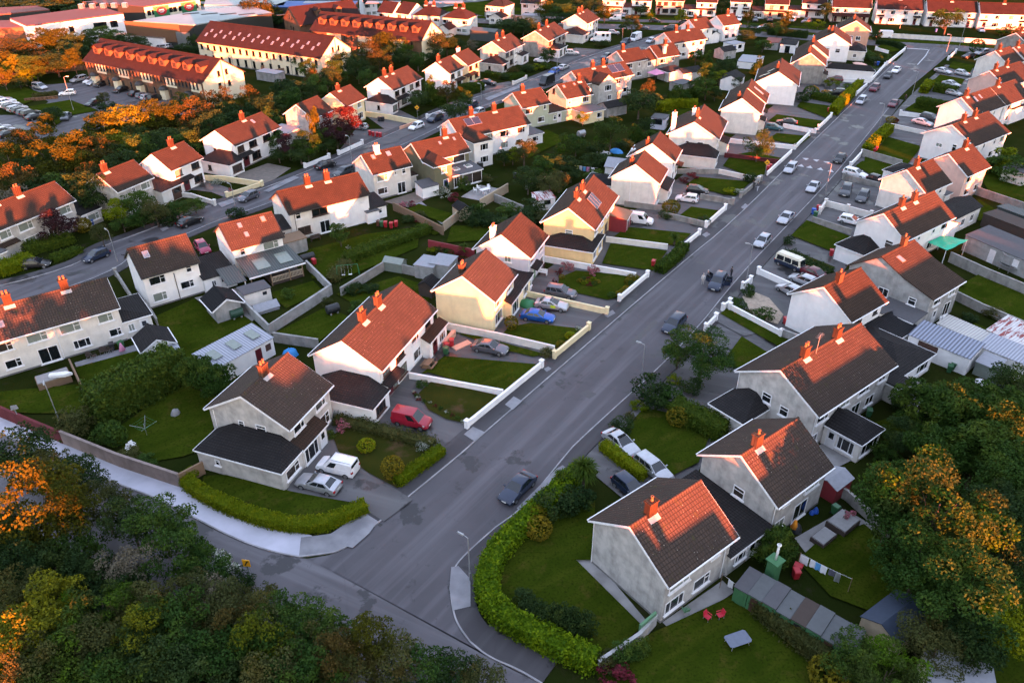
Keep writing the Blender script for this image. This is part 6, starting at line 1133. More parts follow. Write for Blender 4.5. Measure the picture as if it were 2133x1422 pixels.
for q, m_ in (([(1190, 1166), (1218, 1150), (1236, 1160), (1345, 1290), (1334, 1303)], 'paving'), ([(1380, 1295), (1402, 1318), (1530, 1232), (1505, 1208)], 'paving'), ([(1655, 1120), (1760, 1060), (1830, 1100), (1720, 1170), (1685, 1160)], 'paving'), ([(405, 620), (490, 600), (560, 640), (500, 690)], 'paving'), ([(285, 715), (330, 700), (370, 760), (330, 770)], 'concrete_pale'), ([(155, 755), (290, 715), (296, 728), (160, 768)], 'concrete'), ([(366, 894), (435, 906), (430, 900), (374, 888)], 'concrete'),
              ([(856, 418), (868, 412), (930, 462), (920, 467)], 'concrete'), ([(800, 420), (880, 395), (900, 410), (850, 432), (830, 428)], 'brickpave'), ([(960, 410), (1000, 385), (1050, 395), (1010, 420)], 'paving'), ([(490, 365), (558, 340), (606, 350), (548, 390), (500, 372)], 'brickpave'), ([(395, 395), (420, 372), (500, 400), (470, 412), (440, 400)], 'drive'), ([(760, 240), (830, 228), (900, 262), (830, 290)], 'drive'), ([(740, 270), (850, 268), (830, 295), (700, 322)], 'drive'),
              ([(1000, 180), (1060, 170), (1080, 176), (1010, 205)], 'drive'), ([(1120, 120), (1200, 100), (1270, 105), (1180, 135)], 'drive'), ([(0, 240), (60, 240), (150, 180), (200, 150), (300, 190), (440, 230), (240, 260), (60, 300), (-80, 300)], 'asphalt'), ([(60, 180), (300, 160), (380, 220), (160, 260)], 'asphalt'), ([(1470, 985), (1510, 1020), (1560, 1000), (1500, 955)], 'drive'), ([(1270, 960), (1330, 1010), (1300, 1040), (1240, 990)], 'drive'), ([(1650, 965), (1690, 1000), (1790, 950), (1740, 905)], 'paving'), ([(1830, 820), (1900, 780), (2010, 850), (1960, 880)], 'paving'), ([(560, 60), (700, 60), (900, 110), (560, 110)], 'ground'), ([(300, 100), (420, 80), (410, 60), (280, 70)], 'asphalt'), ([(1490, 640), (1590, 690), (1550, 700), (1475, 660)], 'drive'), ([(597, 1022), (640, 940), (690, 905), (705, 942), (770, 987), (828, 1020), (860, 1040), (800, 1085), (762, 1062), (737, 1046)], 'drive')): pz += .004; sheet('paving' if m_ != 'asphalt' else 'car_park', q, pz, m_)
for q in ([(0, 188), (50, 182), (100, 198), (36, 222), (0, 212)], [(60, 222), (146, 208), (205, 230), (150, 240), (115, 262), (66, 240)]): lawn(q)

# ------------------------------------------------------------------ garden walls and fences
WC_ = dict(mat='w_white')
gwall([(973, 892), (1128, 766)], .85, 'w_white', 'long white wall along the footway', piers=(0, -1)); gwall([(853, 788), (1048, 824)], .8, 'w_white', 'white wall dividing two front lawns', piers=())
gwall([(1155, 747), (1226, 688)], .9, 'w_cream', 'cream front wall with end pillars'); gwall([(929, 686), (1040, 708), (1155, 735)], 1.0, 'w_offwhite', 'weathered panel wall beside the front lawn', piers=())
gwall([(1095, 617), (1264, 655)], .85, 'w_cream', 'cream dividing wall beside the silver car', piers=(-1,)); gwall([(1290, 628), (1348, 578)], .8, 'w_white', 'white front wall by the rounded shrubs'); gwall([(1134, 545), (1324, 580)], .9, 'w_white', 'white wall behind the pink hydrangeas', piers=())
gwall([(1421, 519), (1456, 490)], .8, 'w_white', 'short white front wall'); gwall([(1262, 504), (1390, 520)], .9, 'w_offwhite', 'stained pale wall dividing two lawns', piers=()); gwall([(1380, 452), (1470, 474)], .95, 'w_concrete', 'grey fretwork block wall', piers=()); gwall([(1300, 430), (1384, 440)], .95, 'w_concrete', 'grey fretwork block wall', piers=())
gwall([(1470, 474), (1510, 438)], .85, 'w_white', 'white front wall with square pillars'); gwall([(1458, 415), (1526, 427)], 1.0, 'w_concrete', 'grey block wall beside the white hatchback', piers=(-1,)); gwall([(1542, 413), (1584, 378)], .9, 'w_concrete', 'grey front wall with railings'); gwall([(1496, 362), (1580, 380)], .9, 'w_offwhite', 'pale capped garden wall', piers=(-1,)); gwall([(1410, 362), (1496, 362)], .9, 'w_concrete', 'grey retaining wall', piers=())
gwall([(1597, 367), (1648, 320)], .85, 'w_white', 'white front wall by the hump sign', piers=()); gwall([(1508, 328), (1620, 342)], .9, 'w_maroon', 'dark red garden fence panel wall', piers=(), cat='fence'); gwall([(1519, 298), (1655, 312)], .9, 'w_white', 'white wall beside the autumn rowan', piers=(-1,)); gwall([(1655, 312), (1684, 284)], .9, 'w_white', 'white front wall with corner pillar')
gwall([(1630, 266), (1697, 279)], .9, 'w_white', 'white wall behind the teal hatchback', piers=(-1,)); gwall([(1704, 271), (1730, 246)], .9, 'w_white', 'white front wall opposite the hedge'); gwall([(1735, 170), (1812, 174)], .9, 'w_white', 'white wall below the silver people carrier', piers=()); gwall([(1782, 200), (1804, 181)], .9, 'w_white', 'white front wall beside the maroon car'); gwall([(1814, 171), (1842, 140)], .9, 'w_white', 'long white front wall'); gwall([(1846, 137), (1884, 106)], .9, 'w_white', 'white front wall with stepped pillars', piers=(0, -1)); gwall([(1726, 143), (1810, 152)], .8, 'w_offwhite', 'low pale dividing wall', piers=()); gwall([(1824, 105), (1850, 112)], .8, 'w_white', 'low white wall by the corner hedge', piers=(0,))
gwall([(1469, 690), (1490, 668)], .9, 'w_white', 'short white gate wall'); gwall([(1505, 648), (1519, 637)], .9, 'w_white', 'stub of white front wall'); gwall([(1519, 646), (1625, 702)], .9, 'w_white', 'white dividing wall with end pillars'); gwall([(1579, 571), (1655, 605)], .9, 'w_white', 'white wall beside the blue camper van', piers=(0,)); gwall([(1546, 603), (1562, 590)], .9, 'w_white', 'white corner pillar wall'); gwall([(1625, 702), (1680, 722)], 1.2, 'w_cement', 'grey wall below the white gable', piers=())
gwall([(1690, 463), (1772, 490)], 1.0, 'w_concrete', 'grey stained dividing wall', piers=()); gwall([(1718, 430), (1764, 442), (1812, 455)], 1.1, 'w_offwhite', 'pale parapet wall with three pillars', piers=(0, 1, -1)); gwall([(1756, 374), (1832, 392)], 1.0, 'w_concrete', 'grey wall above the dark cars', piers=(0,)); gwall([(1794, 326), (1876, 350)], 1.5, 'w_concrete', 'stained concrete panel wall', piers=()); gwall([(1770, 350), (1794, 324)], .9, 'w_white', 'white front wall with corner pillar')
gwall([(1854, 266), (1928, 282)], .9, 'w_offwhite', 'pale drive wall', piers=()); gwall([(1874, 241), (1946, 250)], .95, 'w_white', 'white drive wall', piers=(0,)); gwall([(1974, 126), (1990, 111)], .9, 'w_white', 'white front wall near the far corner'); gwall([(1718, 430), (1706, 447)], 1.1, 'w_offwhite', 'short pale gate wall', piers=(-1,))
gwall([(-60, 838), (0, 868), (135, 925)], 1.7, 'w_maroon', 'maroon roadside wall beside the pale path', piers=(), anchor='the lime corner hedge'); gwall([(135, 925), (250, 972), (378, 1015)], 1.8, 'w_brown', 'brown rendered roadside wall beside the pale path', piers=(), anchor='the lime corner hedge'); gwall([(378, 1012), (428, 985)], 1.6, 'timber', 'brown timber side gate', piers=(), cope=False, anchor='the lime corner hedge', name='timber_gate', cat='gate')
gwall([(490, 624), (563, 697), (650, 640), (692, 612)], 1.5, 'w_cement', 'concrete block boundary wall', piers=(), th=.25); gwall([(692, 612), (640, 560)], 1.4, 'w_cement', 'concrete block side wall', piers=()); gwall([(572, 712), (665, 726)], 1.4, 'w_concrete', 'grey block wall behind the long outbuilding', piers=()); gwall([(711, 618), (804, 561), (880, 578)], 1.4, 'w_concrete', 'rough grey garden wall', piers=()); gwall([(820, 438), (924, 490)], 1.5, 'timber', 'grey panel fence', piers=(), cope=False, cat='fence', name='garden_fence')
gwall([(924, 482), (958, 455)], 1.6, 'timber_pale', 'pale paling fence', piers=(), cope=False, cat='fence', name='garden_fence'); gwall([(1000, 434), (1058, 400)], 1.7, 'timber_pale', 'pale timber fence', piers=(), cope=False, cat='fence', name='garden_fence'); gwall([(893, 520), (989, 540)], 1.7, 'red_panel', 'dark red garden fence', piers=(), cope=False, cat='fence', name='garden_fence'); gwall([(1030, 420), (1090, 445)], 1.4, 'w_concrete', 'grey rubble wall', piers=()); gwall([(1095, 395), (1135, 370)], 1.5, 'w_concrete', 'grey concrete screen wall', piers=())
gwall([(150, 765), (190, 850)], 1.3, 'timber', 'grey timber garden fence', piers=(), cope=False, cat='fence', name='garden_fence'); gwall([(243, 575), (292, 652)], 1.0, 'w_concrete', 'narrow grey side wall', piers=(0,)); gwall([(306, 640), (330, 680)], 1.2, 'w_concrete', 'grey kerb wall beside the lawn', piers=())
gwall([(423, 376), (470, 378), (547, 390)], 1.0, 'w_cream', 'cream curved garden wall', piers=()); gwall([(474, 412), (547, 388)], .8, 'w_cream', 'cream front wall by the grey hatchback'); gwall([(350, 408), (400, 412), (448, 428)], .8, 'w_offwhite', 'curved pale drive wall', piers=(-1,)); gwall([(761, 243), (810, 250), (870, 262)], 1.2, 'w_cream', 'curved cream wall by the bins', piers=()); gwall([(833, 271), (872, 257)], .7, 'w_salmon', 'low wall with brick coping', piers=()); gwall([(890, 248), (931, 233)], .8, 'w_white', 'white front wall under the green tree'); gwall([(1069, 178), (1096, 166)], .8, 'w_offwhite', 'white railed front wall')
gwall([(636, 351), (686, 331)], .8, 'w_white', 'white front wall behind the black car'); gwall([(706, 324), (755, 302)], .8, 'w_white', 'white front wall below the purple tree'); gwall([(711, 318), (754, 300)], .8, 'w_white', 'white front wall below the purple tree') if False else None
gwall([(1856, 79), (1960, 85.5), (2063, 92), (2150, 100)], 1.3, 'w_offwhite', 'long cream wall beside the cross road', piers=(), anchor=FR(9)); gwall([(1245, 1398), (1330, 1340), (1365, 1300)], 1.3, 'w_cement', 'green stained concrete wall beside the grey gable', piers=(), anchor=CV(1)); gwall([(1330, 1330), (1362, 1302)], 1.75, 'door_green', 'green boarded gate', piers=(), cope=False, anchor=CV(1), name='garden_gate', cat='gate')
gwall([(1708, 1010), (1760, 1040), (1850, 1120)], 1.2, 'w_concrete', 'rubble boundary wall under the yellow topped tree', piers=(), anchor=CV(2)); gwall([(1960, 610), (2040, 650), (2133, 690)], 1.3, 'w_concrete', 'long grey block wall', piers=(), anchor=CV(5)); gwall([(1975, 545), (2050, 580), (2133, 615)], 1.6, 'w_concrete', 'grey block wall with white sheets', piers=(), anchor=CV(5)); gwall([(2030, 405), (2133, 440)], 1.4, 'w_concrete', 'grey yard wall', piers=(), anchor=CV(7)); gwall([(1010, 36), (1090, 44)], 1.6, 'w_cement', 'long grey estate wall', piers=(), anchor=ES(5))
gwall([(0, 168), (40, 160), (70, 158)], 1.6, 'brick_wall', 'sunlit brick wall by the car park', piers=(), anchor=AP[0]); gwall([(65, 158), (130, 150), (180, 146)], 1.6, 'brick_wall', 'long brick wall behind the car park', piers=(), anchor=AP[0]); gwall([(52, 212), (122, 206)], .7, 'brick_wall', 'low brick planter wall between two lawns', piers=(), anchor=AP[0]); gwall([(0, 285), (75, 285)], 1.4, 'brick_wall', 'brick wall under the orange trees', piers=(), anchor=AP[0])
for k, (a, b) in enumerate((((505, 128), (560, 120)), ((520, 142), (600, 128)), ((545, 150), (640, 134)), ((560, 160), (655, 146)))): gwall([a, b], 1.7, 'timber', 'timber fence between back gardens', piers=(), cope=False, anchor=AP[1], cat='fence', name='garden_fence')

# ------------------------------------------------------------------ hedges
hedge([(386, 1000), (397, 1018), (440, 1045), (500, 1072), (560, 1092), (615, 1103), (680, 1100), (762, 1062)], 1.35, 1.15, 'leaf_lime', 'lime green clipped hedge round the corner lawn', anchor=HY(1), dens=150, ls=.085)
hedge([(828, 1012), (922, 944)], 1.1, 1.1, 'leaf_lime', 'short lime hedge beside the footway', anchor=HY(1), dens=140, ls=.085)
hedge([(1208, 992), (1152, 1045), (1098, 1094), (1036, 1158), (1016, 1203), (1014, 1245), (1032, 1282), (1072, 1312), (1148, 1350), (1238, 1390)], 1.75, 1.6, 'leaf_laurel', 'thick round laurel hedge on the street corner', anchor=CV(1), dens=120, ls=.125, rough=.16)
hedge([(1255, 935), (1340, 1000)], 1.0, 1.2, 'leaf_lime', 'lime hedge between two drives', anchor=CV(2), dens=120, ls=.09)
hedge([(1402, 862), (1450, 885), (1506, 912)], 2.6, 1.9, 'leaf_hedge', 'bulky green hedge with yellow end', anchor=CV(3), dens=100, ls=.12, rough=.2)
hedge([(1575, 1270), (1640, 1325), (1718, 1385)], 1.6, 1.6, 'leaf_olive', 'olive leaved hedge behind the green lockups', anchor=CV(1), dens=100, ls=.11, rough=.16)
hedge([(1372, 570), (1410, 540), (1424, 520)], 1.6, 1.4, 'leaf_hedge', 'dark front hedge beside the red bin', anchor=HY(5), dens=90, ls=.11)
hedge([(1734, 240), (1750, 222), (1772, 200)], 2.0, 2.0, 'leaf_lime', 'tall bright hedge on the footway', anchor=HY(11), dens=70, ls=.14); hedge([(1775, 192), (1790, 178)], 1.6, 1.5, 'leaf_lime', 'bright hedge by the white wall', anchor=HY(12), dens=70, ls=.14); hedge([(1690, 205), (1740, 215)], 1.6, 1.5, 'leaf_hedge', 'dark green dividing hedge', anchor=HY(11), dens=60, ls=.14)
hedge([(1803, 322), (1820, 302), (1850, 275)], 1.9, 1.8, 'leaf_lime', 'bright tall hedge beside the footway', anchor=CV(8), dens=80, ls=.13); hedge([(1908, 224), (1950, 232), (1982, 238)], 3.0, 2.4, 'leaf_hedge', 'massive square green hedge', anchor=CV(11), dens=60, ls=.15); hedge([(1922, 195), (1935, 180)], 2, 1.8, 'leaf_lime', 'bright hedge end', anchor=CV(12), dens=60, ls=.15); hedge([(1945, 190), (1990, 198)], 2.2, 1.9, 'leaf_hedge', 'green drive hedge', anchor=CV(12), dens=60, ls=.15)
hedge([(205, 878), (260, 850), (330, 815), (378, 785)], 3.4, 4.2, 'leaf_conifer', 'tall clipped conifer hedge', anchor=HY(1), dens=75, ls=.17, rough=.28, taper=.75)
hedge([(55, 530), (110, 515), (150, 502)], 2.6, 1.5, 'leaf_hedge', 'sprawling green front hedge', anchor=WR(1), dens=70, ls=.13, rough=.25); hedge([(0, 572), (30, 562), (68, 548)], 3, 1.6, 'leaf_lime', 'yellow green roadside hedge', anchor=WR(1), dens=70, ls=.13, rough=.2); hedge([(110, 545), (170, 525)], 1.6, .9, 'leaf_hedge', 'low verge hedge', anchor=WR(1), dens=70, ls=.13, rough=.2)
hedge([(960, 195), (1005, 187)], 2.4, 2.0, 'leaf_hedge', 'square garden hedge', anchor=WR(8), dens=60, ls=.15); hedge([(880, 215), (925, 222)], 2, 2.0, 'leaf_hedge', 'tall hedge behind the conifer', anchor=WR(7), dens=60, ls=.15); hedge([(1010, 158), (1060, 166), (1090, 160)], 2.0, 1.2, 'leaf_hedge', 'hedge along the front lawn', anchor=WR(10), dens=60, ls=.15)
hedge([(1372, 232), (1410, 222), (1450, 226)], 2.6, 1.9, 'leaf_lime', 'stepped green garden hedge', anchor=HY(8), dens=60, ls=.15); hedge([(1395, 212), (1450, 204)], 2.2, 2.2, 'leaf_hedge', 'dark garden hedge', anchor=HY(9), dens=60, ls=.15); hedge([(720, 548), (790, 520), (880, 488), (892, 482)], 1.8, 1.3, 'leaf_hedge', 'rambling hedge between back lawns', anchor=MR(4), dens=80, ls=.12, rough=.25); hedge([(690, 590), (722, 552)], 1.5, 1.0, 'leaf_olive', 'low overgrown hedge', anchor=MR(4), dens=80, ls=.12, rough=.25)
hedge([(1825, 92), (1870, 97), (1880, 106)], 1.8, 1.3, 'leaf_dark', 'curved dark corner hedge', anchor=HY(15), dens=60, ls=.15); hedge([(1600, 72), (1680, 80)], 2, 2, 'leaf_dark', 'dark hedge beside the road', anchor=MR(15), dens=50, ls=.17)
hedge([(700, 880), (760, 893), (850, 918), (905, 930)], 1.2, .9, 'leaf_olive', 'flowering border hedge above the dull lawn', anchor=HY(1), dens=110, ls=.10, rough=.25)
hedge([(70, 206), (120, 198)], 2, .9, 'leaf_olive', 'brown planter hedge', anchor=AP[0], dens=60, ls=.15)
hedge([(1640, 532), (1690, 560), (1730, 575)], 1.6, .9, 'leaf_dark', 'dark overgrown border beside the camper van', anchor=CV(5), dens=80, ls=.12, rough=.25)
# ------------------------------------------------------------------ trees
SG = 'the yellow bend sign'
wood = [(75, 1050, 7.6, 10, 'orange'), (150, 1075, 4.5, 8.5, 'orange'), (35, 945, 6, 7, 'dark'), (100, 975, 4.5, 6, 'olive'), (165, 1000, 4.5, 5.5, 'dark'), (215, 1055, 4.5, 5.5, 'olive'), (270, 1085, 4.5, 5.5, 'dark'), (335, 1095, 5.2, 6, 'green'), (370, 1150, 5, 5.5, 'green'), (425, 1185, 4.2, 4.2, 'green'), (40, 1180, 5, 6.5, 'dark'), (115, 1185, 5, 6, 'dark'), (20, 1120, 5, 6, 'dark'),
        (100, 1262, 5, 6.5, 'yellow'), (40, 1250, 4.5, 6.5, 'olive'), (70, 1330, 5, 7, 'yellow'), (20, 1385, 5, 7, 'yellow'), (205, 1275, 4.8, 6.8, 'ytop'), (180, 1205, 4.5, 5, 'dark'), (245, 1190, 4, 5.5, 'bare'), (285, 1180, 3.6, 5.5, 'bare'), (305, 1260, 5, 6, 'olive'), (330, 1310, 4.6, 6.2, 'ytop'), (255, 1235, 4.6, 5, 'dark'), (390, 1240, 4.8, 5.5, 'olive'), (385, 1305, 5, 5.5, 'green'), (150, 1345, 5, 6, 'green'), (120, 1400, 5, 6.5, 'ytop'), (210, 1340, 4.6, 6, 'olive'), (270, 1360, 5, 6, 'dark'), (280, 1405, 4.6, 6, 'ytop'), (345, 1395, 5, 6, 'dark'), (410, 1365, 5, 6, 'green'), (445, 1300, 4.6, 5.2, 'olive'),
        (480, 1260, 4.6, 5.0, 'olive'), (520, 1310, 5, 5.5, 'olive'), (580, 1300, 4.8, 5.2, 'green'), (640, 1300, 4.5, 4.8, 'green'), (550, 1350, 4.4, 6.5, 'yellow'), (600, 1375, 5, 6, 'green'), (490, 1380, 5, 5.5, 'green'), (660, 1370, 4.6, 5.5, 'olive'), (710, 1385, 3.6, 6.5, 'rust'), (770, 1345, 3.8, 6.2, 'orange'), (690, 1330, 4, 5, 'green'), (740, 1400, 4.6, 5, 'olive'), (820, 1385, 4.6, 5, 'olive'), (880, 1405, 4.4, 4.6, 'green'), (940, 1415, 4, 4, 'dark'), (560, 1415, 5, 6, 'olive'), (440, 1415, 5, 6, 'dark'), (200, 1415, 5, 6, 'green'), (640, 1420, 5, 6, 'green'), (1000, 1425, 4, 3.6, 'olive'), (480, 1320, 4.5, 5.5, 'rust'), (300, 1320, 4, 6.6, 'yellow'), (60, 1400, 4.5, 7, 'olive'), (165, 1150, 4, 5, 'green'), (430, 1255, 4, 5, 'bare')]
for x, y, w_, h, s_ in wood: tree(x, y, w_, h, s_, 'tree', SG, grp='trees of the corner wood', dens=1.35)
bush(452, 1195, 4.0, 2.6, 'white', 'bush', SG); bush(490, 1215, 3, 1.6, 'dark', 'bush', SG); bush(545, 1245, 3, 1.6, 'olive', 'bush', SG)
# big trees of the camper van side gardens
B1 = CV(1); B2 = CV(2); B3 = CV(3)
tree(1955, 1055, 10, 10.6, 'ytop', 'tree', B2, dens=2.6, grp='garden trees', desc='very big tree with yellow top'); tree(1870, 1040, 6, 9, 'green', 'tree', B2, dens=1.6, grp='garden trees'); tree(2010, 1240, 8, 8.5, 'green', 'tree', B2, dens=2.2, grp='garden trees'); tree(1920, 1170, 7, 8, 'green', 'tree', B2, dens=2, grp='garden trees'); tree(2070, 1290, 5, 6.5, 'lime', 'tree', B2, dens=1.5, grp='garden trees', desc='yellow green spreading tree'); tree(2020, 1330, 5, 5.5, 'dark', 'tree', B2, dens=1.5, grp='garden trees')
tree(1848, 1402, 5, 5.5, 'ytop', 'tree', B1, dens=1.8, grp='garden trees', desc='green tree beside the teal shed roof'); tree(1950, 1352, 5.5, 5.5, 'olive', 'tree', B1, dens=1.8, grp='garden trees'); tree(1775, 1370, 4, 4, 'green', 'tree', B1, dens=1.3, grp='garden trees'); bush(1728, 1405, 3.2, 2.4, 'gold', 'shrub', B1); tree(1620, 1120, 4.2, 4.8, 'conifer', 'tree', B1, dens=1.2, grp='garden trees', desc='bushy green conifer beside the lockups')
for x, y, w_, h, s_ in ((1930, 845, 6.5, 6.5, 'spruce'), (1990, 870, 7, 7, 'spruce'), (2060, 850, 7, 7, 'spruce'), (2110, 900, 6.5, 7, 'spruce'), (2040, 945, 7, 7, 'spruce'), (1960, 930, 6, 6.5, 'spruce'), (2110, 985, 6, 7, 'green'), (2100, 1075, 7, 8, 'dark'), (2120, 1170, 6, 7, 'dark'), (2080, 1010, 6, 7, 'green'), (1880, 905, 4, 4.5, 'dark'), (2125, 800, 6, 6, 'dark')): tree(x, y, w_, h, s_, 'tree', B3, dens=1.8, grp='garden trees')
tree(1465, 735, 7.2, 6.2, 'green', 'tree', B3, dens=3.2, grp='garden trees', desc='broad green garden tree by the road'); tree(1415, 725, 4, 5, 'green', 'tree', B3, dens=1.4, grp='garden trees'); bush(1357, 815, 4.2, 3.4, 'dark', 'shrub', B3); bush(1395, 830, 3, 2.4, 'green', 'shrub', B3); bush(1332, 845, 1.8, 1.3, 'lime', 'shrub', B3); bush(1297, 885, 2.4, 1.7, 'dark', 'shrub', B3); bush(1312, 868, 1.4, 1.0, 'olive', 'shrub', B3); bush(1412, 868, 2.6, 2.0, 'gold', 'shrub', B3); bush(1405, 790, 1.8, 1.2, 'lime', 'shrub', B3); bush(1440, 805, 2.6, 1.8, 'dark', 'shrub', B3); bush(1765, 880, 3, 2.2, 'dark', 'shrub', B3); bush(1890, 830, 3.4, 2.6, 'dark', 'shrub', B3); bush(1845, 940, 3, 1.6, 'green', 'shrub', B3); bush(1690, 880, 2, 1.6, 'dark', 'shrub', B3)
bush(1158, 1050, 3.8, 2.8, 'dark', 'shrub', B1); bush(1200, 1040, 3.2, 2.6, 'dark', 'shrub', B1); bush(1122, 1100, 2.6, 1.9, 'gold', 'shrub', B1); bush(1118, 1072, 2.0, 1.8, 'gold', 'shrub', B1)
for x, y, w_, h in ((1092, 1252, 2.2, 1.4), (1118, 1270, 2.0, 1.5), (1145, 1282, 2.0, 2.6), (1172, 1288, 2.0, 2.9), (1198, 1290, 2.2, 2.8), (1222, 1300, 1.8, 2.2), (1185, 1310, 2.0, 1.9), (1150, 1305, 2, 1.6)):
    o = bush(x, y, w_, h, 'dark', 'dwarf cypress', B1, desc='dark dwarf cypress')
for x, y, w_, h, s_ in ((1265, 1380, 2.2, 1.6, 'olive'), (1300, 1362, 2.4, 1.8, 'green'), (1330, 1345, 1.8, 1.5, 'green'), (1285, 1405, 2.6, 1.5, 'redbush')): bush(x, y, w_, h, s_, 'shrub', B1)
bush(1768, 1075, 1.6, 1.4, 'pink', 'bush', B2); bush(1560, 605, 1.8, 1.9, 'green', 'shrub', CV(4)); bush(1540, 630, 2.2, 1.6, 'green', 'shrub', CV(4)); bush(1592, 655, 2.8, 1.6, 'green', 'shrub', CV(4)); bush(1560, 650, 1.6, .8, 'olive', 'shrub', CV(4)); bush(1644, 500, 1.8, 1.6, 'dark', 'shrub', CV(6)); bush(1858, 250, 2.8, 1.2, 'gold', 'tussock', CV(10)); bush(1866, 252, 1.4, 1.4, 'redbush', 'shrub', CV(10)); bush(2095, 335, 6, 4.2, 'lime', 'hedge bush', CV(8)); bush(2115, 355, 6, 4.5, 'green', 'hedge bush', CV(8)); bush(2075, 345, 5, 3.6, 'green', 'hedge bush', CV(8)); bush(2035, 97, 4.5, 3.6, 'gball', 'bush', CV(13)); bush(2070, 650, 2.6, 1.4, 'olive', 'shrub', CV(5)); bush(2020, 660, 2.2, 1.0, 'dark', 'shrub', CV(5)); bush(1990, 590, 2, 1, 'green', 'shrub', CV(5))
# cordyline palms with sword leaves
def palm(px, py, h, r, anchor, n=150, desc='spiky cabbage palm'):
    x, y = at(px, py, h*.7); o = empty('cabbage_palm', (x, y, 0)); rng = random.Random(int(px)); m = MB(); m.tube([(0, 0, 0), (.05, 0, h*.3), (0, .03, h*.62)], [.2, .15, .11], 8); m.build('trunk', 'bark', o); c = MB()
    for hx, hy, hz in ((0, 0, h*.66), (.5*r*.5, .2, h*.56), (-.3*r*.5, .3, h*.58), (.1, -.4*r*.5, h*.52)):
        for k in range(n//4):
            a = rng.random()*6.28; e = rng.uniform(-.55, 1.25); l = r*rng.uniform(.65, 1.0); d = Vector((math.cos(a)*math.cos(e), math.sin(a)*math.cos(e), math.sin(e))); p = Vector((hx, hy, hz)); s_ = d.cross(Vector((0, 0, 1))).normalized()*.05; q = p+d*l*.6; t = p+d*l+Vector((0, 0, -l*.28)); c.face([p-s_, p+s_, q+s_, q-s_]); c.face([q-s_, q+s_, t])
    me = c.mesh('crown', 'leaf_hedge'); a_ = me.attributes.new('rnd', 'FLOAT', 'FACE'); a_.data.foreach_set('value', [rng.random() for _ in range(len(me.polygons))]); ob('crown', me, o); return thing(o, desc, 'palm', 'garden trees', anchor)
palm(1216, 968, 4.6, 1.7, CV(2), 420); palm(1406, 490, 2.6, 1.1, HY(5), 120); palm(965, 512, 2.6, 1.1, HY(4), 140); palm(1170, 990, 2.6, 1.2, CV(1), 140)
# hydrangea side and its back gardens
bush(763, 928, 2.0, 1.25, 'ball', 'bush', HY(1)); bush(818, 975, 2.4, 2.4, 'gold', 'rose bush', HY(1), desc='tall yellow rose bush'); bush(883, 925, 1.8, 1.2, 'white', 'bush', HY(1)); bush(715, 885, 2, 1.2, 'pink', 'bush', HY(1)); bush(685, 905, 1.4, .9, 'green', 'shrub', HY(1)); bush(240, 908, 2.6, 2.2, 'gball', 'topiary', HY(1), desc='clipped green ball'); bush(400, 985, 1.4, 1.3, 'ball', 'bush', HY(1)); bush(150, 880, 4, 2.8, 'olive', 'shrub', HY(1)); bush(215, 900, 3, 2.2, 'green', 'shrub', HY(1)); bush(265, 945, 2.6, 1.0, 'olive', 'shrub', HY(1)); bush(300, 960, 2.4, .8, 'green', 'shrub', HY(1))
tree(445, 790, 4.2, 5.2, 'spruce', 'tree', HY(1), dens=1.5, grp='garden trees', desc='spreading conifer by the long outbuilding'); tree(410, 775, 4, 5, 'spruce', 'tree', HY(1), dens=1.5, grp='garden trees', desc='dark conifer at the hedge end')
for k in range(13): bush(862+2.6*k if k < 4 else 872+(k-4)*11.5, 815+k*4 if k < 6 else 838+(k-6)*6.5, .6, .4, ('white', 'redbush', 'green')[k % 3], 'bedding plant', HY(2), grp='border plants')
bush(880, 800, 1.4, .8, 'green', 'shrub', HY(2)); bush(1065, 673, 1.9, 1.8, 'gold', 'shrub', HY(3), desc='russet gold rounded shrub'); bush(1188, 700, 1.5, 1.0, 'ball', 'bush', HY(3)); bush(1168, 717, 1.3, .9, 'gold', 'bush', HY(3)); bush(1140, 735, 2, 1.1, 'olive', 'shrub', HY(3)); bush(1207, 684, 1, .5, 'white', 'bush', HY(3))
bush(1181, 554, 2.0, 1.6, 'pink', 'hydrangea', HY(4)); bush(1237, 563, 2.0, 1.6, 'pink', 'hydrangea', HY(4)); bush(1170, 577, 1, .7, 'gold', 'bush', HY(4)); bush(1165, 566, 1.1, .9, 'redbush', 'shrub', HY(4)); bush(1156, 585, .8, .8, 'redbush', 'shrub', HY(4)); bush(1128, 552, .9, 1.4, 'redbush', 'shrub', HY(4))
for k, (x, y) in enumerate(((1208, 585), (1216, 581), (1226, 580), (1236, 582), (1244, 587), (1238, 591), (1228, 592), (1218, 590), (1225, 586))): bush(x, y, 1.0, .6, ('gold', 'gball', 'redbush', 'ball')[k % 4], 'rockery plant', HY(4), grp='border plants')
for k, (x, y) in enumerate(((1325, 580), (1314, 578), (1316, 592), (1304, 602), (1297, 608), (1274, 615), (1308, 586), (1290, 612))): bush(x, y, 1.2, .9, ('gold', 'gball')[k % 3 == 2], 'front border bush', HY(4), grp='border plants')
bush(1318, 437 if False else 436, 3.0, 2.0, 'olive', 'shrub', HY(6)) if False else None
bush(1398, 432, 3.2, 2.2, 'gold', 'shrub', HY(6), desc='olive gold spreading shrub'); bush(1386, 447, 2.2, 1.4, 'dark', 'shrub', HY(6)); bush(1467, 458, 2.4, 1.2, 'dark', 'shrub', HY(6)); bush(1442, 366, 2.6, 1.2, 'redbush', 'shrub', HY(7)); bush(1425, 375, 2, 1, 'redbush', 'shrub', HY(7)); bush(1520, 398, 2.2, 1.2, 'lime', 'shrub', HY(7)); bush(1540, 398, 2, 1.2, 'white', 'rose bush', HY(7)); bush(1562, 370, 2.4, 1.8, 'dark', 'shrub', HY(7))
tree(1581, 300, 5.4, 6.2, 'ytop', 'tree', HY(8), dens=1.3, grp='garden trees', desc='autumn rowan with yellow crown')
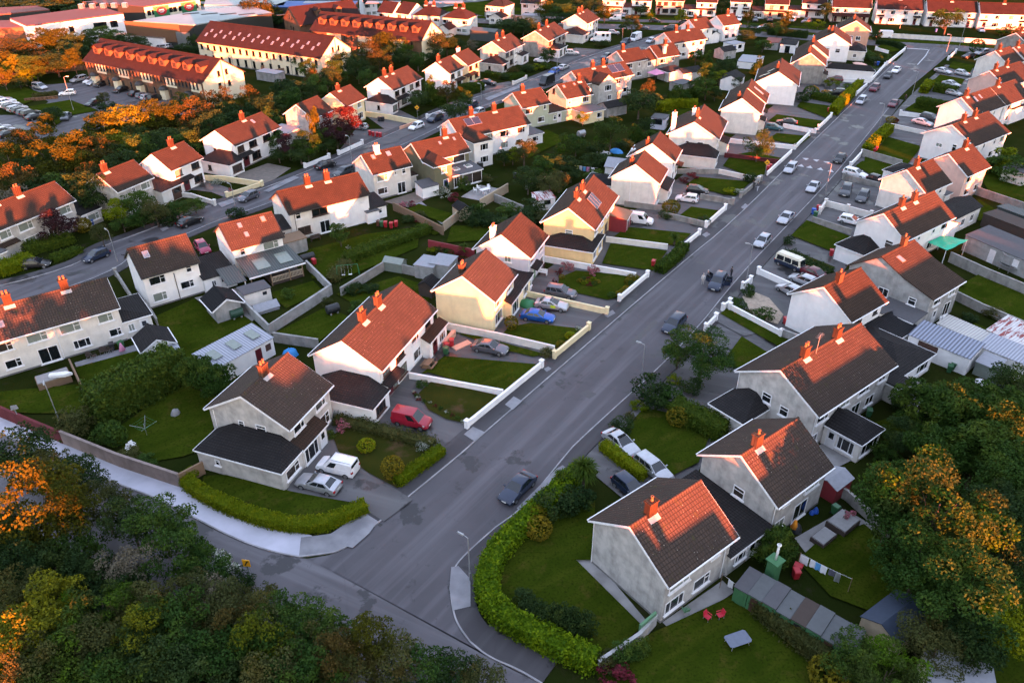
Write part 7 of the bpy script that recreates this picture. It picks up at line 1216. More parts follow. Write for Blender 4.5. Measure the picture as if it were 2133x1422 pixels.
for x, y, w_, h, s_, a in ((1690, 192, 4, 2.6, 'gball', 11), (1672, 203, 3.6, 2.2, 'dark', 11), (1718, 198, 3, 2, 'green', 11), (1735, 172, 3.6, 2, 'lime', 12), (1770, 182, 3.6, 2, 'green', 12), (1808, 118, 4, 2.2, 'green', 13), (1828, 125, 4, 2.2, 'dark', 13), (1845, 118, 4, 2, 'green', 13), (1815, 146, 3.4, 1.6, 'green', 13), (1748, 146, 2.6, 1.4, 'dark', 12), (1780, 98, 4, 2.6, 'redbush', 14), (1800, 110, 4, 2, 'green', 14), (1826, 74, 4, 3.4, 'dark', 15)): bush(x, y, w_, h, s_, 'shrub', HY(a))
# middle row gardens
for x, y, w_, h, s_, a in ((707, 483, 3.2, 4.4, 'green', 4), (1092, 314, 5.2, 5, 'olive', 7), (1068, 322, 3.4, 3.6, 'lime', 7), (1050, 326, 3, 3.2, 'dark', 7), (1172, 304, 4, 5.2, 'ytop', 7), (1200, 300, 4.6, 4.2, 'green', 7), (1100, 372, 5, 5, 'dark', 6), (1130, 352, 5, 5, 'green', 6), (1144, 386, 4.6, 5, 'olive', 6), (1176, 342, 5, 4.4, 'dark', 7), (1165, 375, 4, 4, 'olive', 6), (1190, 360, 4, 3.2, 'dark', 6), (1272, 275, 6.4, 7.2, 'ytop', 8), (1332, 212, 8.2, 6.6, 'dark', 9), (1352, 190, 4, 6, 'rust', 9), (1412, 190, 4.6, 5.4, 'conifer', 11), (1430, 200, 3.6, 4, 'conifer', 11), (1512, 136, 6.4, 5.6, 'dark', 12), (1472, 180, 5.6, 5.6, 'green', 12), (1472, 150, 5, 5.4, 'green', 12), (1476, 125, 4, 5.6, 'conifer', 12), (1450, 116, 4.4, 4.2, 'green', 12), (1452, 180, 4, 4.4, 'dark', 11), (1580, 134, 4.6, 5, 'conifer', 13), (1590, 92, 5, 4, 'green', 14), (1552, 76, 6, 4.4, 'dark', 14), (1500, 160, 5, 3.6, 'lime', 12), (1570, 62, 5, 4.2, 'dark', 15), (1620, 60, 4, 4.6, 'green', 15), (1600, 56, 5, 3.4, 'dark', 15), (1325, 270, 4, 4.4, 'conifer', 8), (1345, 260, 3.6, 3.6, 'dark', 8), (1214, 245, 2.6, 3.2, 'lime', 8), (1535, 172, 3, 3.4, 'dark', 12), (1490, 195, 3.2, 3.0, 'dark', 12)):
    tree(x, y, w_, h, s_, 'tree', MR(a), grp='back garden trees', dens=1.0)
for x, y, w_, h, s_, a in ((966, 384, 2.4, 2.6, 'green', 6), (984, 452, 4.2, 2.8, 'dark', 6), (1000, 440, 3, 2.4, 'green', 6), (945, 410, 2.6, 1.4, 'redbush', 6), (950, 378, 1.8, 1.2, 'green', 5), (875, 448, 2.4, 1.2, 'olive', 5), (850, 455, 2.4, 1.2, 'dark', 4), (872, 458, 1.6, .8, 'redbush', 5), (842, 425, 1.4, 1, 'pink', 5), (858, 424, 1.4, 1, 'redbush', 5), (835, 428, 1.3, 1, 'pink', 5), (925, 402, 3.4, 2, 'white', 6), (1020, 455, 4.6, 2, 'dark', 6), (1060, 465, 5, 2.2, 'dark', 6), (1090, 455, 4.6, 2.4, 'dark', 6), (1110, 430, 4.6, 2.6, 'dark', 6), (1130, 450, 4, 2, 'olive', 6), (1060, 440, 4.2, 2.2, 'green', 6), (920, 520, 2.2, 1.2, 'olive', 4), (935, 525, 1.8, 1.0, 'gball', 4), (905, 520, 2, 1, 'lime', 4), (960, 535, 2.2, 2, 'redbush', 4), (680, 630, 1.8, 1.4, 'olive', 3), (745, 640, 2.6, 1.6, 'green', 4), (855, 605, 1.2, .8, 'green', 4), (735, 605, 1.6, 1, 'gold', 4), (770, 600, 2.4, 1, 'dark', 4), (735, 600, 3, 1.6, 'dark', 4), (600, 610, 2, 1.6, 'green', 3), (725, 515, .9, .6, 'white', 4), (1240, 310, 4, 2.6, 'dark', 8), (1230, 335, 4.6, 2.4, 'dark', 7), (1260, 330, 4, 2, 'dark', 7), (1300, 330, 4, 2, 'dark', 8), (1215, 400, 3.6, 1.6, 'dark', 6), (1180, 420, 4, 2, 'dark', 6), (1300, 300, 4, 2, 'dark', 8), (1360, 280, 4, 1.8, 'green', 9), (1240, 370, 4.4, 2.4, 'green', 7), (1395, 285 if False else 255, 4, 2, 'olive', 9), (1150, 335, 3.6, 2.4, 'green', 7), (1040, 300, 1.8, 1.4, 'green', 7), (930, 390, 1.2, 1.6, 'green', 6), (1000, 365, 2.6, 1.6, 'green', 6), (1015, 372, 2.4, 1.4, 'olive', 6)):
    bush(x, y, w_, h, s_, 'shrub', MR(a), grp='back garden shrubs')
# wooded row gardens
for x, y, w_, h, s_, a in ((115, 466, 5.6, 5.8, 'purple', 1), (192, 398, 6, 7.6, 'dark', 2), (188, 370, 4.2, 7.4, 'rust', 2), (240, 438, 4.6, 4.8, 'lime', 2), (280, 420, 5, 5.4, 'green', 2), (322, 440, 4.8, 4.6, 'olive', 2), (295, 450, 4, 3.6, 'green', 2), (255, 465, 4, 2.6, 'green', 2), (370, 436, 4.2, 2.8, 'green', 3), (405, 426, 3.6, 2.6, 'green', 3), (345, 452, 4, 2.4, 'dark', 3), (210, 488, 3, 3.6, 'olive', 1), (172, 470, 2.8, 2.2, 'gold', 1), (712, 252, 7.6, 7.4, 'red', 6), (700, 280, 6.6, 5.4, 'purple', 6), (655, 258, 3.4, 9.0, 'column', 5), (668, 285, 4, 5, 'green', 5), (638, 300, 5, 6.0, 'ytop', 5), (600, 302, 4.6, 5.2, 'purple', 4), (568, 290, 4.2, 4.8, 'green', 4), (625, 322, 5, 3.4, 'dark', 4), (580, 320, 4, 3.2, 'dark', 4), (680, 300, 5, 3, 'dark', 5), (898, 178, 4.6, 7.6, 'conifer', 8), (870, 205, 5.6, 4.8, 'dark', 7), (930, 190, 4.6, 5.6, 'rust', 8), (955, 200, 4.2, 4.2, 'orange', 8), (946, 228, 6, 5, 'dark', 8), (970, 205, 3.6, 4.4, 'green', 8), (1140, 116, 4, 5.2, 'dark', 11), (1150, 112, 2.4, 4, 'rust', 11), (1070, 150, 3.6, 2.4, 'rust', 10), (1100, 142, 4, 2, 'dark', 10), (1120, 140, 3.4, 1.8, 'lime', 10), (1135, 138, 3.6, 2, 'green', 10), (1050, 160, 3, 1.6, 'dark', 10), (1260, 90, 3.4, 2.2, 'dark', 12), (1247, 92, 3, 2, 'olive', 12), (1297, 62, 3, 4, 'dark', 12), (492, 443, 3.2, 1.8, 'dark', 4), (455, 378, 3.0, 1.0, 'white', 3), (480, 398, 1.2, 1.4, 'pink', 3)):
    (tree if h > 2.4 else bush)(x, y, w_, h, s_, 'tree' if h > 2.4 else 'shrub', WR(a), grp='wooded row trees')
# the autumn belt below the dormered apartments, and the wild strip behind the wooded row
for x, y, w_, h, s_ in ((165, 305, 9, 8.5, 'orange'), (115, 325, 9, 8.5, 'orange'), (205, 320, 8, 8, 'rust'), (215, 265, 8.5, 8.5, 'orange'), (265, 258, 8.5, 8.5, 'yellow'), (315, 248, 8, 8.5, 'orange'), (358, 240, 7.5, 8, 'orange'), (405, 240, 7, 8.5, 'rust'), (435, 215, 6, 7.5, 'rust'), (390, 215, 6, 6.5, 'ytop'), (75, 285, 7, 7, 'orange'), (40, 300, 7, 7, 'rust'), (15, 325, 6, 7.5, 'orange'), (28, 385, 7, 8, 'rust'), (20, 420, 7, 6.5, 'bare'), (100, 262, 4, 7, 'orange'), (240, 300, 7, 6, 'yellow'), (175, 345, 7, 6, 'orange'), (62, 345, 7, 5, 'dark'), (345, 265, 6, 5, 'rust')): tree(x, y, w_, h, s_, 'tree', AP[0], grp='trees of the autumn belt')
for x, y, w_, h, s_ in ((170, 385, 7, 6, 'dark'), (225, 360, 7, 6, 'dark'), (255, 345, 7, 6, 'dark'), (285, 315, 7, 6.5, 'green'), (320, 300, 7, 6.5, 'dark'), (290, 285, 6, 6, 'dark'), (365, 290, 7, 6, 'dark'), (410, 290, 6, 6, 'dark'), (440, 262, 7, 7.5, 'dark'), (475, 240, 6, 7, 'dark'), (470, 215, 5, 8, 'rust'), (500, 218, 5, 6, 'orange'), (420, 262, 6, 6, 'rust'), (130, 390, 7, 6, 'green'), (85, 395, 6, 6, 'dark'), (55, 440, 7, 5, 'dark'), (110, 420, 6, 5, 'dark'), (505, 255, 7, 6, 'dark'), (535, 228, 7, 6, 'dark'), (565, 215, 7, 6, 'dark'), (600, 205, 7, 6, 'green'), (625, 190, 7, 6, 'dark'), (655, 180, 6.5, 6, 'green'), (680, 165, 6, 6, 'dark'), (590, 185, 6, 5.5, 'dark'), (560, 245, 6, 5, 'green'), (460, 270, 6, 5, 'green'), (700, 150, 6, 6.5, 'green'), (720, 130, 7, 7, 'dark'), (745, 145, 6, 6, 'dark'), (765, 165, 5, 5, 'green'), (640, 145, 5, 7, 'ytop'), (622, 130, 5, 5.5, 'ytop'), (690, 160, 6, 5.5, 'olive'), (650, 170, 5, 6.5, 'rust'), (230, 330, 6, 6, 'dark'), (390, 300, 6, 5.5, 'green'), (340, 315, 6, 5.5, 'dark'), (430, 300, 5, 4.6, 'green'), (475, 262, 6, 5, 'dark'), (520, 205, 5, 6.5, 'rust')): tree(x, y, w_, h, s_, 'tree', WR(3) if x < 460 else WR(4) if x < 600 else WR(5), grp='trees of the wild strip')
for x, y, w_, h, s_ in ((770, 105, 7, 7, 'rust'), (800, 95, 8, 8, 'orange'), (830, 100, 7, 6.5, 'ytop'), (790, 130, 6, 7.5, 'rust'), (815, 115, 6, 6, 'dark'), (850, 120, 6, 5, 'dark'), (855, 90, 6, 6.5, 'olive'), (880, 80, 7, 7.5, 'dark'), (905, 90, 7, 7, 'olive'), (930, 88, 6, 6.5, 'dark'), (950, 95, 5, 5, 'dark'), (905, 115, 6, 4.5, 'dark'), (870, 125, 5, 5, 'green'), (985, 95, 4, 5, 'bare'), (1000, 98, 5, 4, 'dark'), (750, 120, 6, 5.5, 'dark'), (770, 150, 6, 4.5, 'dark')): tree(x, y, w_, h, s_, 'tree', AP[2], grp='trees of the wild strip')
for x, y, w_, h, s_ in ((100, 85, 11, 9, 'orange'), (75, 95, 9, 8, 'orange'), (130, 88, 9, 8, 'orange'), (155, 90, 9, 8, 'dark'), (180, 85, 8, 7, 'dark'), (60, 110, 8, 7, 'rust'), (20, 110, 9, 8, 'rust'), (10, 130, 8, 7, 'orange'), (90, 125, 8, 6, 'rust'), (115, 130, 9, 6.5, 'dark'), (140, 110, 8, 7, 'dark'), (60, 140, 7, 6.5, 'green'), (30, 138, 5, 6.5, 'yellow'), (72, 142, 5, 6, 'orange'), (153, 128, 5, 7, 'orange'), (5, 160, 5, 6, 'orange'), (50, 160, 5, 4, 'lime'), (210, 75, 8, 6, 'green'), (235, 78, 8, 6, 'green'), (265, 85, 7, 5, 'dark'), (290, 92, 6, 5, 'dark'), (215, 205, 3, 3.5, 'olive'), (222, 222, 4.5, 2.6, 'dark'), (380, 100, 5, 3, 'dark'), (405, 85, 5, 5, 'dark'), (120, 65, 8, 6, 'dark'), (12, 75, 6, 5, 'rust'), (170, 108, 5, 6, 'dark'), (40, 190 if False else 172, 4, 3, 'dark'), (108, 240, 5, 4, 'dark'), (410, 103, 6, 4.5, 'dark')): tree(x, y, w_, h, s_, 'tree', AP[0], grp='trees round the car park')
for x, y, w_, h, s_ in ((540, 22, 12, 10, 'rust'), (515, 25, 9, 9, 'rust'), (560, 30, 8, 8, 'orange'), (535, 40, 10, 6, 'dark'), (565, 42, 8, 6, 'dark'), (483, 37, 6, 6, 'dark'), (410, 55, 6, 6, 'dark'), (690, 16, 7, 5, 'yellow'), (110, 12, 20, 8, 'dark'), (155, 14, 16, 8, 'dark'), (40, 8, 20, 7, 'dark'), (140, 8, 14, 8, 'rust')): tree(x, y, w_, h, s_, 'tree', AP[3], grp='trees by the industrial sheds')
for x, y, w_, h, s_ in ((1134, 18, 7, 7.5, 'orange'), (1160, 25, 8, 5.5, 'green'), (1180, 22, 8, 5.5, 'green'), (1100, 52, 7, 5, 'dark'), (1050, 55, 8, 5, 'dark'), (1070, 48, 8, 5.5, 'dark'), (1090, 55, 7, 5, 'dark'), (1020, 62, 6, 3.5, 'dark'), (1205, 14, 8, 5.5, 'dark'), (1145, 42, 7, 5, 'dark'), (1220, 8, 8, 5, 'dark'), (1180, 38, 7, 4, 'dark'), (1260, 26, 6.4, 6.4, 'orange'), (1317, 50, 6.2, 5.8, 'olive'), (1356, 32, 4, 4, 'lime'), (1420, 34, 4.4, 5, 'lime'), (1640, 44, 4.6, 6.6, 'orange'), (1560, 34, 4, 5, 'orange'), (1628, 55, 5, 4, 'dark'), (1683, 52, 4.4, 3, 'lime'), (1705, 50, 4, 3, 'lime'), (1975, 40, 9, 8.5, 'ytop'), (2125, 40, 5, 5, 'olive'), (2090, 64, 5, 2.4, 'green'), (2110, 62, 4, 2.4, 'rust'), (2085, 68, 2.5, 1.8, 'lime'), (1505, 8, 6, 5, 'dark'), (1585, 10, 6, 5, 'dark'), (1722, 22, 5, 6, 'dark'), (1335, 20, 5, 4, 'dark'), (1240, 14, 6, 5, 'dark')): tree(x, y, w_, h, s_, 'tree', None, grp='trees near the far road') if x > 1300 else tree(x, y, w_, h, s_, 'tree', WR(12), grp='trees near the far road')
# unseen wood added between the low sun and the gardens to shade them
def shade_wood():
    rng = np.random.default_rng(5); P, Q = [], []
    for (x0, y0, x1, y1, n, hh) in SHADE_WOOD:
        for k in range(n):
            t = rng.random(); cx = x0+(x1-x0)*t+rng.normal(0, 2.5); cy = y0+(y1-y0)*t+rng.normal(0, 2.5); h = hh*rng.uniform(.82, 1.08); p, q = crown_points(rng, 800, 'round', 14); P.append(p*np.array([3.2, 3.2, h*.5])+np.array([cx, cy, h*.52])); Q.append(q)
    o = ob('shade_woodland', leaf_cloud(rng, np.vstack(P), np.vstack(Q), .75, 'shade_woodland', 'leaf_dark', .4)); o['kind'] = 'stuff'; o['label'] = 'unseen dense wood added to shade the estate'
shade_wood()
# unseen next-street houses, added and raised so their roofs shade the estate
for k, (cx, cy) in enumerate(((33, 11), (44, 20), (54, 35), (62, 51), (72, 60), (81, 75), (94, 95), (112, 118), (123, 141), (135, 163), (148, 184), (163, 208), (179, 232))):
    L = 8.5 if k in (0, 1, 3) else 14.0; a = R(RA); h = House(None, None, RA, hr=9.3, eave=6.3, df=4.5, L=L, wo=((cx-math.cos(a)*L/2, cy-math.sin(a)*L/2), (0, 0)), wall='w_offwhite', desc='unseen pale gabled house', group='unseen houses of the next street'); h.chimney(2.5); h.units(1 if L < 9 else 2, 'front')
# ------------------------------------------------------------------ vehicles
RD, RU = 234.5, 54.5; LD, LU = 341, 161; RDn, RUp = 305, 125
car(858, 874, LD, 'van', 'red', 'on the dark drive', HY(2)); car(1021, 723, LD, 'saloon', 'grey', 'on the drive', HY(2)); car(1120, 658, LD+3, 'saloon', 'blue', 'on the drive', HY(3))
t = car(1149, 634, LD+3, 'saloon', 'silver', 'with yellow door panel', HY(3), desc='silver saloon with roof bar and yellow door marking', top='paint_silver')
m = MB(); m.box(-.15, .15, -.5, .5, 1.42, 1.54); m.build('roof_sign', 'car_glass', t); m = MB(); m.box(.05, .75, -.925, -.90, .55, .95); m.build('door_marking', 'taxi_yellow', t)
car(1168, 609, LD, 'suv', 'grey', 'on the pale drive', HY(4)); car(1404, 674, RD, 'estate', 'navy', 'parked against the kerb', CV(3)); car(1078, 1015, RD, 'saloon', 'navy', 'parked beside the laurel hedge', CV(1))
t = car(1294, 921, RDn, 'saloon', 'silver', 'with roof bar on the drive', CV(2), top='paint_silver'); m = MB(); m.box(-.15, .15, -.5, .5, 1.42, 1.54); m.build('roof_sign', 'car_glass', t)
car(1361, 974, RDn, 'estate', 'silver', 'on the drive', CV(2)); car(1312, 1014, RDn, 'hatch', 'navy', 'behind the grey roof', CV(1)); car(663, 1006, LU, 'saloon', 'silver', 'on the drive', HY(1))
t = car(703, 971, LU, 'van', 'white', 'with roof rails', HY(1))
for y in (-.6, .6): m = MB(); m.tube([(-2.0, y, 1.90), (.3, y, 1.90)], .03, 6); m.build('roof_rail', 'galv', t)
j = car(1495, 588, RD+6, 'suv', 'navy', 'with all doors open', CV(4), desc='dark blue off-roader with its doors open')
for sg in (-1, 1):
    for x0, w_ in ((.35, 1.0), (-.75, .95)):
        m = MB(); m.box(-w_, 0, -.03, .03, 0, .62); m.box(-w_*.95, -.08, -.02, .02, .62, 1.02); d = m.build('door', 'paint_navy', j, loc=(x0, sg*.95, .42)); d.rotation_euler = (0, 0, -sg*R(62)); m = MB(); m.box(-w_*.88, -.16, -.026, .026, .66, .98); m.build('pane', 'car_glass', d)
t = car(1645, 549, RDn+6, 'camper', 'navy', 'with cream top', CV(5), desc='old blue and cream camper van on the drive', top='cream_paint')
m = MB(); m.box(-1.95, 1.6, -.62, .62, 1.95, 2.06); m.build('pop_top_roof', 'cream_paint', t)
car(1672, 582, RUp+8, 'hatch', 'silver', 'on the drive', CV(5)); car(1700, 571, RDn, 'saloon', 'maroon', 'half hidden by the roof', CV(5)); car(1645, 603, RUp, 'hatch', 'silver', 'beside the white gable', CV(4))
car(1588, 502, RD, 'hatch', 'silver', 'driving in the street', CV(6)); car(1637, 453, RD, 'saloon', 'silver', 'driving in the street', CV(6)); car(1694, 389, RD+3, 'saloon', 'silver', 'by the lamp post', CV(7)); car(1647, 350, RD+3, 'estate', 'silver', 'by the speed ramp', HY(8)); car(1749, 331, RD, 'hatch', 'black', 'crossing the speed ramp', CV(8))
car(1782, 361, RDn+8, 'estate', 'white', 'on the drive', CV(8)); car(1762, 397, RD+8, 'suv', 'darkgrey', 'in the paved yard', CV(7)); car(1797, 409, RD+4, 'estate', 'darkgrey', 'in the paved yard', CV(7)); car(1773, 459, RDn+20, 'hatch', 'white', 'behind the roof', CV(6)); car(1829, 375, RDn, 'hatch', 'black', 'half hidden by the gable', CV(7))
car(1431, 413, LU, 'hatch', 'white', 'on the drive', HY(6)); car(1453, 396, LD, 'hatch', 'black', 'on the drive', HY(7)); car(1334, 458, LD, 'van', 'white', 'on the drive', HY(5)); car(1612, 265, LD, 'hatch', 'teal', 'on the drive', HY(9)); car(1639, 254, LU, 'saloon', 'black', 'on the drive', HY(10))
F_ = dict(far=True)
car(1794, 210, RD, 'mpv', 'silver', 'parked at the kerb', HY(11), **F_); car(1822, 184, RD, 'suv', 'maroon', 'parked at the kerb', HY(12), **F_); car(1850, 158, RD, 'hatch', 'black', 'parked at the kerb', HY(13), **F_); car(1867, 146, RD, 'saloon', 'white', 'parked at the kerb', HY(13), **F_); car(1861, 216, RD, 'saloon', 'maroon', 'driving in the street', CV(11), **F_)
car(1774, 156, LD, 'mpv', 'silver', 'on the drive', HY(12), **F_); car(1740, 165, LU, 'hatch', 'maroon', 'on the drive', HY(12), **F_); car(1742, 193, LU, 'suv', 'black', 'on the drive', HY(11), **F_); car(1965, 148, RDn, 'saloon', 'silver', 'on the drive', CV(12), **F_); car(2005, 153, RDn, 'hatch', 'silver', 'beside the pink gable', CV(12), **F_); car(1982, 175, RDn, 'saloon', 'silver', 'behind the hedge', CV(12), **F_)
car(1922, 255, RDn+6, 'saloon', 'silver', 'on the drive', CV(10), **F_); car(1939, 245, RDn, 'estate', 'darkgrey', 'by the white gable', CV(10), **F_); car(2017, 117, RD-30, 'hatch', 'black', 'on the front yard', CV(13), **F_); car(2045, 110, RD-30, 'suv', 'silver', 'on the front yard', CV(13), **F_); car(1840, 76, 165, 'bigvan', 'white', 'on the service road', FR(9), **F_); car(1988, 194, RDn, 'hatch', 'silver', 'under the hedge', CV(11), **F_)
car(396, 460, 56, 'saloon', 'black', 'parked in the back street', WR(2)); car(517, 409, 236, 'hatch', 'grey', 'parked in the back street', WR(3)); car(678, 343, 56, 'saloon', 'black', 'parked in the back street', WR(5)); car(715, 357, 236, 'estate', 'darkgrey', 'parked in the back street', MR(4)); car(200, 532, 236, 'hatch', 'navy', 'parked in the back street', WR(1)); car(75, 549, 10, 'hatch', 'black', 'by the roadside hedge', WR(1)); car(422, 515, 305, 'hatch', 'pink', 'between two white houses', MR(2))
car(867, 263, 236, 'hatch', 'white', 'parked in the back street', WR(7), **F_); car(906, 247, 236, 'suv', 'navy', 'parked in the back street', WR(7), **F_); car(981, 219, 236, 'hatch', 'navy', 'parked in the back street', WR(8), **F_); car(995, 234, 236, 'hatch', 'silver', 'half behind the roof', MR(7), **F_); car(1139, 171, 236, 'bigvan', 'black', 'parked in the back street', MR(9), **F_); car(1154, 149, 236, 'hatch', 'blue', 'parked in the back street', WR(11), **F_); car(1174, 140, 56, 'saloon', 'silver', 'parked in the back street', WR(11), **F_)
car(1128, 126, LU, 'suv', 'white', 'on the drive', WR(10), **F_); car(1191, 111, LD+20, 'suv', 'silver', 'on the drive', WR(11), **F_); car(994, 177, LD, 'estate', 'silver', 'on the drive', WR(8), **F_); car(1016, 172, LD, 'saloon', 'black', 'on the drive', WR(9), **F_); car(1251, 79, 171, 'motorhome', 'white', 'in front of the house', WR(12), zc=1.2); car(1279, 68, 351, 'hatch', 'silver', 'on the drive', WR(12), **F_); car(1303, 88, 236, 'suv', 'navy', 'parked in the back street', WR(12), **F_); car(1324, 78, 236, 'bigvan', 'white', 'at the end of the back street', WR(12), zc=1, **F_); car(1355, 85, 236, 'hatch', 'silver', 'half behind a roof', MR(13), **F_); car(748, 264, LU, 'hatch', 'silver', 'under the red tree', WR(6), **F_); car(1262, 118, 236, 'hatch', 'darkgrey', 'half behind a roof', MR(11), **F_)
for px, py, hd, k, c, n in ((1282, 39, 170, 'van', 'white', 1), (1302, 32, 60, 'hatch', 'silver', 2), (1364, 43, -10, 'hatch', 'black', 3), (1337, 57, -12, 'saloon', 'grey', 2), (1395, 58, 168, 'suv', 'darkgrey', 3), (1573, 41, 260, 'hatch', 'darkgrey', 6), (1603, 41, 260, 'suv', 'black', 6), (1618, 52, 170, 'hatch', 'maroon', 6), (1592, 57, 170, 'mpv', 'white', 6), (1651, 42, 240, 'hatch', 'white', 7), (1680, 45, 220, 'suv', 'grey', 7), (2044, 63, 255, 'hatch', 'silver', 11), (1540, 40, 250, 'hatch', 'white', 5), (1428, 46, -10, 'saloon', 'darkgrey', 4)): car(px, py, hd, k, c, 'parked before the house', FR(n), **F_)
for i, (px, py, hd, k, c) in enumerate(((164, 165, 240, 'estate', 'silver'), (189, 168, 240, 'hatch', 'white'), (196, 172, 240, 'hatch', 'silver'), (212, 175, 240, 'saloon', 'black'), (252, 187, 240, 'saloon', 'black'), (286, 194, 60, 'saloon', 'black'), (299, 199, 60, 'hatch', 'grey'), (309, 202, 60, 'hatch', 'silver'), (326, 204, 60, 'suv', 'black'), (83, 181, 330, 'mpv', 'silver'), (140, 194, 200, 'hatch', 'white'), (194, 215, 240, 'hatch', 'black'), (137, 243, 285, 'saloon', 'darkgrey'))): car(px, py, hd, k, c, 'in the car park', AP[0], **F_)
for i, (px, py, k, c) in enumerate(((-8, 211, 'hatch', 'silver'), (4, 208, 'estate', 'silver'), (13, 213, 'suv', 'white'), (20, 218, 'estate', 'white'), (27, 222, 'estate', 'darkgrey'), (36, 226, 'estate', 'silver'), (43, 230, 'hatch', 'black'), (53, 234, 'hatch', 'navy'), (65, 237, 'suv', 'black'), (74, 243, 'saloon', 'black'), (0, 266, 'estate', 'silver'), (10, 273, 'suv', 'silver'), (18, 279, 'saloon', 'black'), (340, 98, 'hatch', 'silver'), (352, 96, 'hatch', 'white'), (364, 95, 'hatch', 'grey'), (375, 94, 'hatch', 'black'))): car(px, py, 58, k, c, 'in the parked line', AP[0], **F_)

# ------------------------------------------------------------------ lamps, signs, bins
for px, py, h, a, an in ((979, 1210, 5.3, 145, CV(1)), (1335, 796, 5.3, 145, CV(3)), (1555, 583, 5.6, 145, CV(4)), (1718, 406, 5.8, 145, CV(7)), (1830, 270, 5.6, 145, CV(10)), (1900, 197, 5.6, 145, CV(12)), (1970, 114, 5.6, 145, CV(13)), (1997, 101, 7, 145, FR(10)), (1874, 60, 7, 265, FR(9)), (245, 546, 5.2, 140, MR(2)), (493, 444, 5.2, 140, WR(4)), (733, 338, 5.2, 140, MR(5)), (1003, 223, 5.4, 140, MR(7)), (1160, 157, 5.4, 140, MR(9)), (1295, 97, 5.4, 320, WR(12)), (123, 874, 5.4, 300, HY(1)), (154, 232, 8, 20, AP[0]), (176, 22, 10, 20, AP[3]), (1416, 50, 6.5, 250, FR(3))): lamp(px, py, h, a, an)
x, y = at(527, 1213); o = empty('warning_sign', (x, y, 0), R(-8)); m = MB(); m.tube([(0, 0, 0), (-.12, 0, 2.9)], .045, 8); m.build('post', 'galv', o)
m = MB(); m.box(-.34, .34, -.09, -.05, 2.15, 2.95); p = m.build('sign_plate', 'sign_yellow', o, loc=(-.1, 0, 0)); m = MB()
m.hexa([(-.20, -.105, 2.28), (-.08, -.105, 2.28), (.04, -.105, 2.50), (-.08, -.105, 2.54), (-.20, -.09, 2.28), (-.08, -.09, 2.28), (.04, -.09, 2.50), (-.08, -.09, 2.54)]); m.hexa([(-.08, -.105, 2.54), (.04, -.105, 2.50), (.17, -.105, 2.74), (.05, -.105, 2.76), (-.08, -.09, 2.54), (.04, -.09, 2.50), (.17, -.09, 2.74), (.05, -.09, 2.76)]); m.hexa([(-.04, -.105, 2.72), (.26, -.105, 2.68), (.22, -.105, 2.70), (.2, -.105, 2.88), (-.04, -.09, 2.72), (.26, -.09, 2.68), (.22, -.09, 2.70), (.2, -.09, 2.88)]); m.build('bend_arrow', 'sign_black', p); thing(o, 'yellow bend warning sign on a post at the side road end', 'sign', 'warning signs', '')
def diamond(px, py, rz, desc, an, h=2.6):
    x, y = at(px, py); o = empty('warning_sign', (x, y, 0), R(rz)); m = MB(); m.tube([(0, 0, 0), (0, 0, h)], .04, 6); m.build('post', 'galv', o); m = MB(); r = .55; z = h+.1
    m.hexa([(0, -.09, z-r), (r, -.09, z), (0, -.09, z+r), (-r, -.09, z), (0, -.05, z-r), (r, -.05, z), (0, -.05, z+r), (-r, -.05, z)]); p = m.build('sign_plate', 'sign_yellow', o); m = MB(); m.lathe([(.26, 0), (.2, .10), (.0, .16)], 10); e = MB(); e.hexa([(-.24, -.105, z-.12), (.24, -.105, z-.12), (.12, -.105, z+.1), (-.12, -.105, z+.1), (-.24, -.09, z-.12), (.24, -.09, z-.12), (.12, -.09, z+.1), (-.12, -.09, z+.1)]); e.build('hump_symbol', 'sign_black', p); return thing(o, desc, 'sign', 'warning signs', an)
diamond(1593, 366, 0, 'yellow diamond hump sign', HY(8)); diamond(870, 248, 0, 'yellow diamond hump sign', WR(7))
x, y = at(50, 888); o = empty('road_sign', (x, y, 0), R(20)); m = MB(); m.tube([(0, 0, 0), (-.2, 0, 2.4)], .045, 6); m.build('post', 'galv', o); m = MB(); m.hexa([(-.55, -.08, 2.4), (.25, -.08, 2.5), (.15, -.08, 3.0), (-.45, -.08, 3.0), (-.55, -.04, 2.4), (.25, -.04, 2.5), (.15, -.04, 3.0), (-.45, -.04, 3.0)]); m.build('sign_plate', 'galv', o); thing(o, 'leaning grey road sign seen from behind by the maroon wall', 'sign', 'warning signs', '')
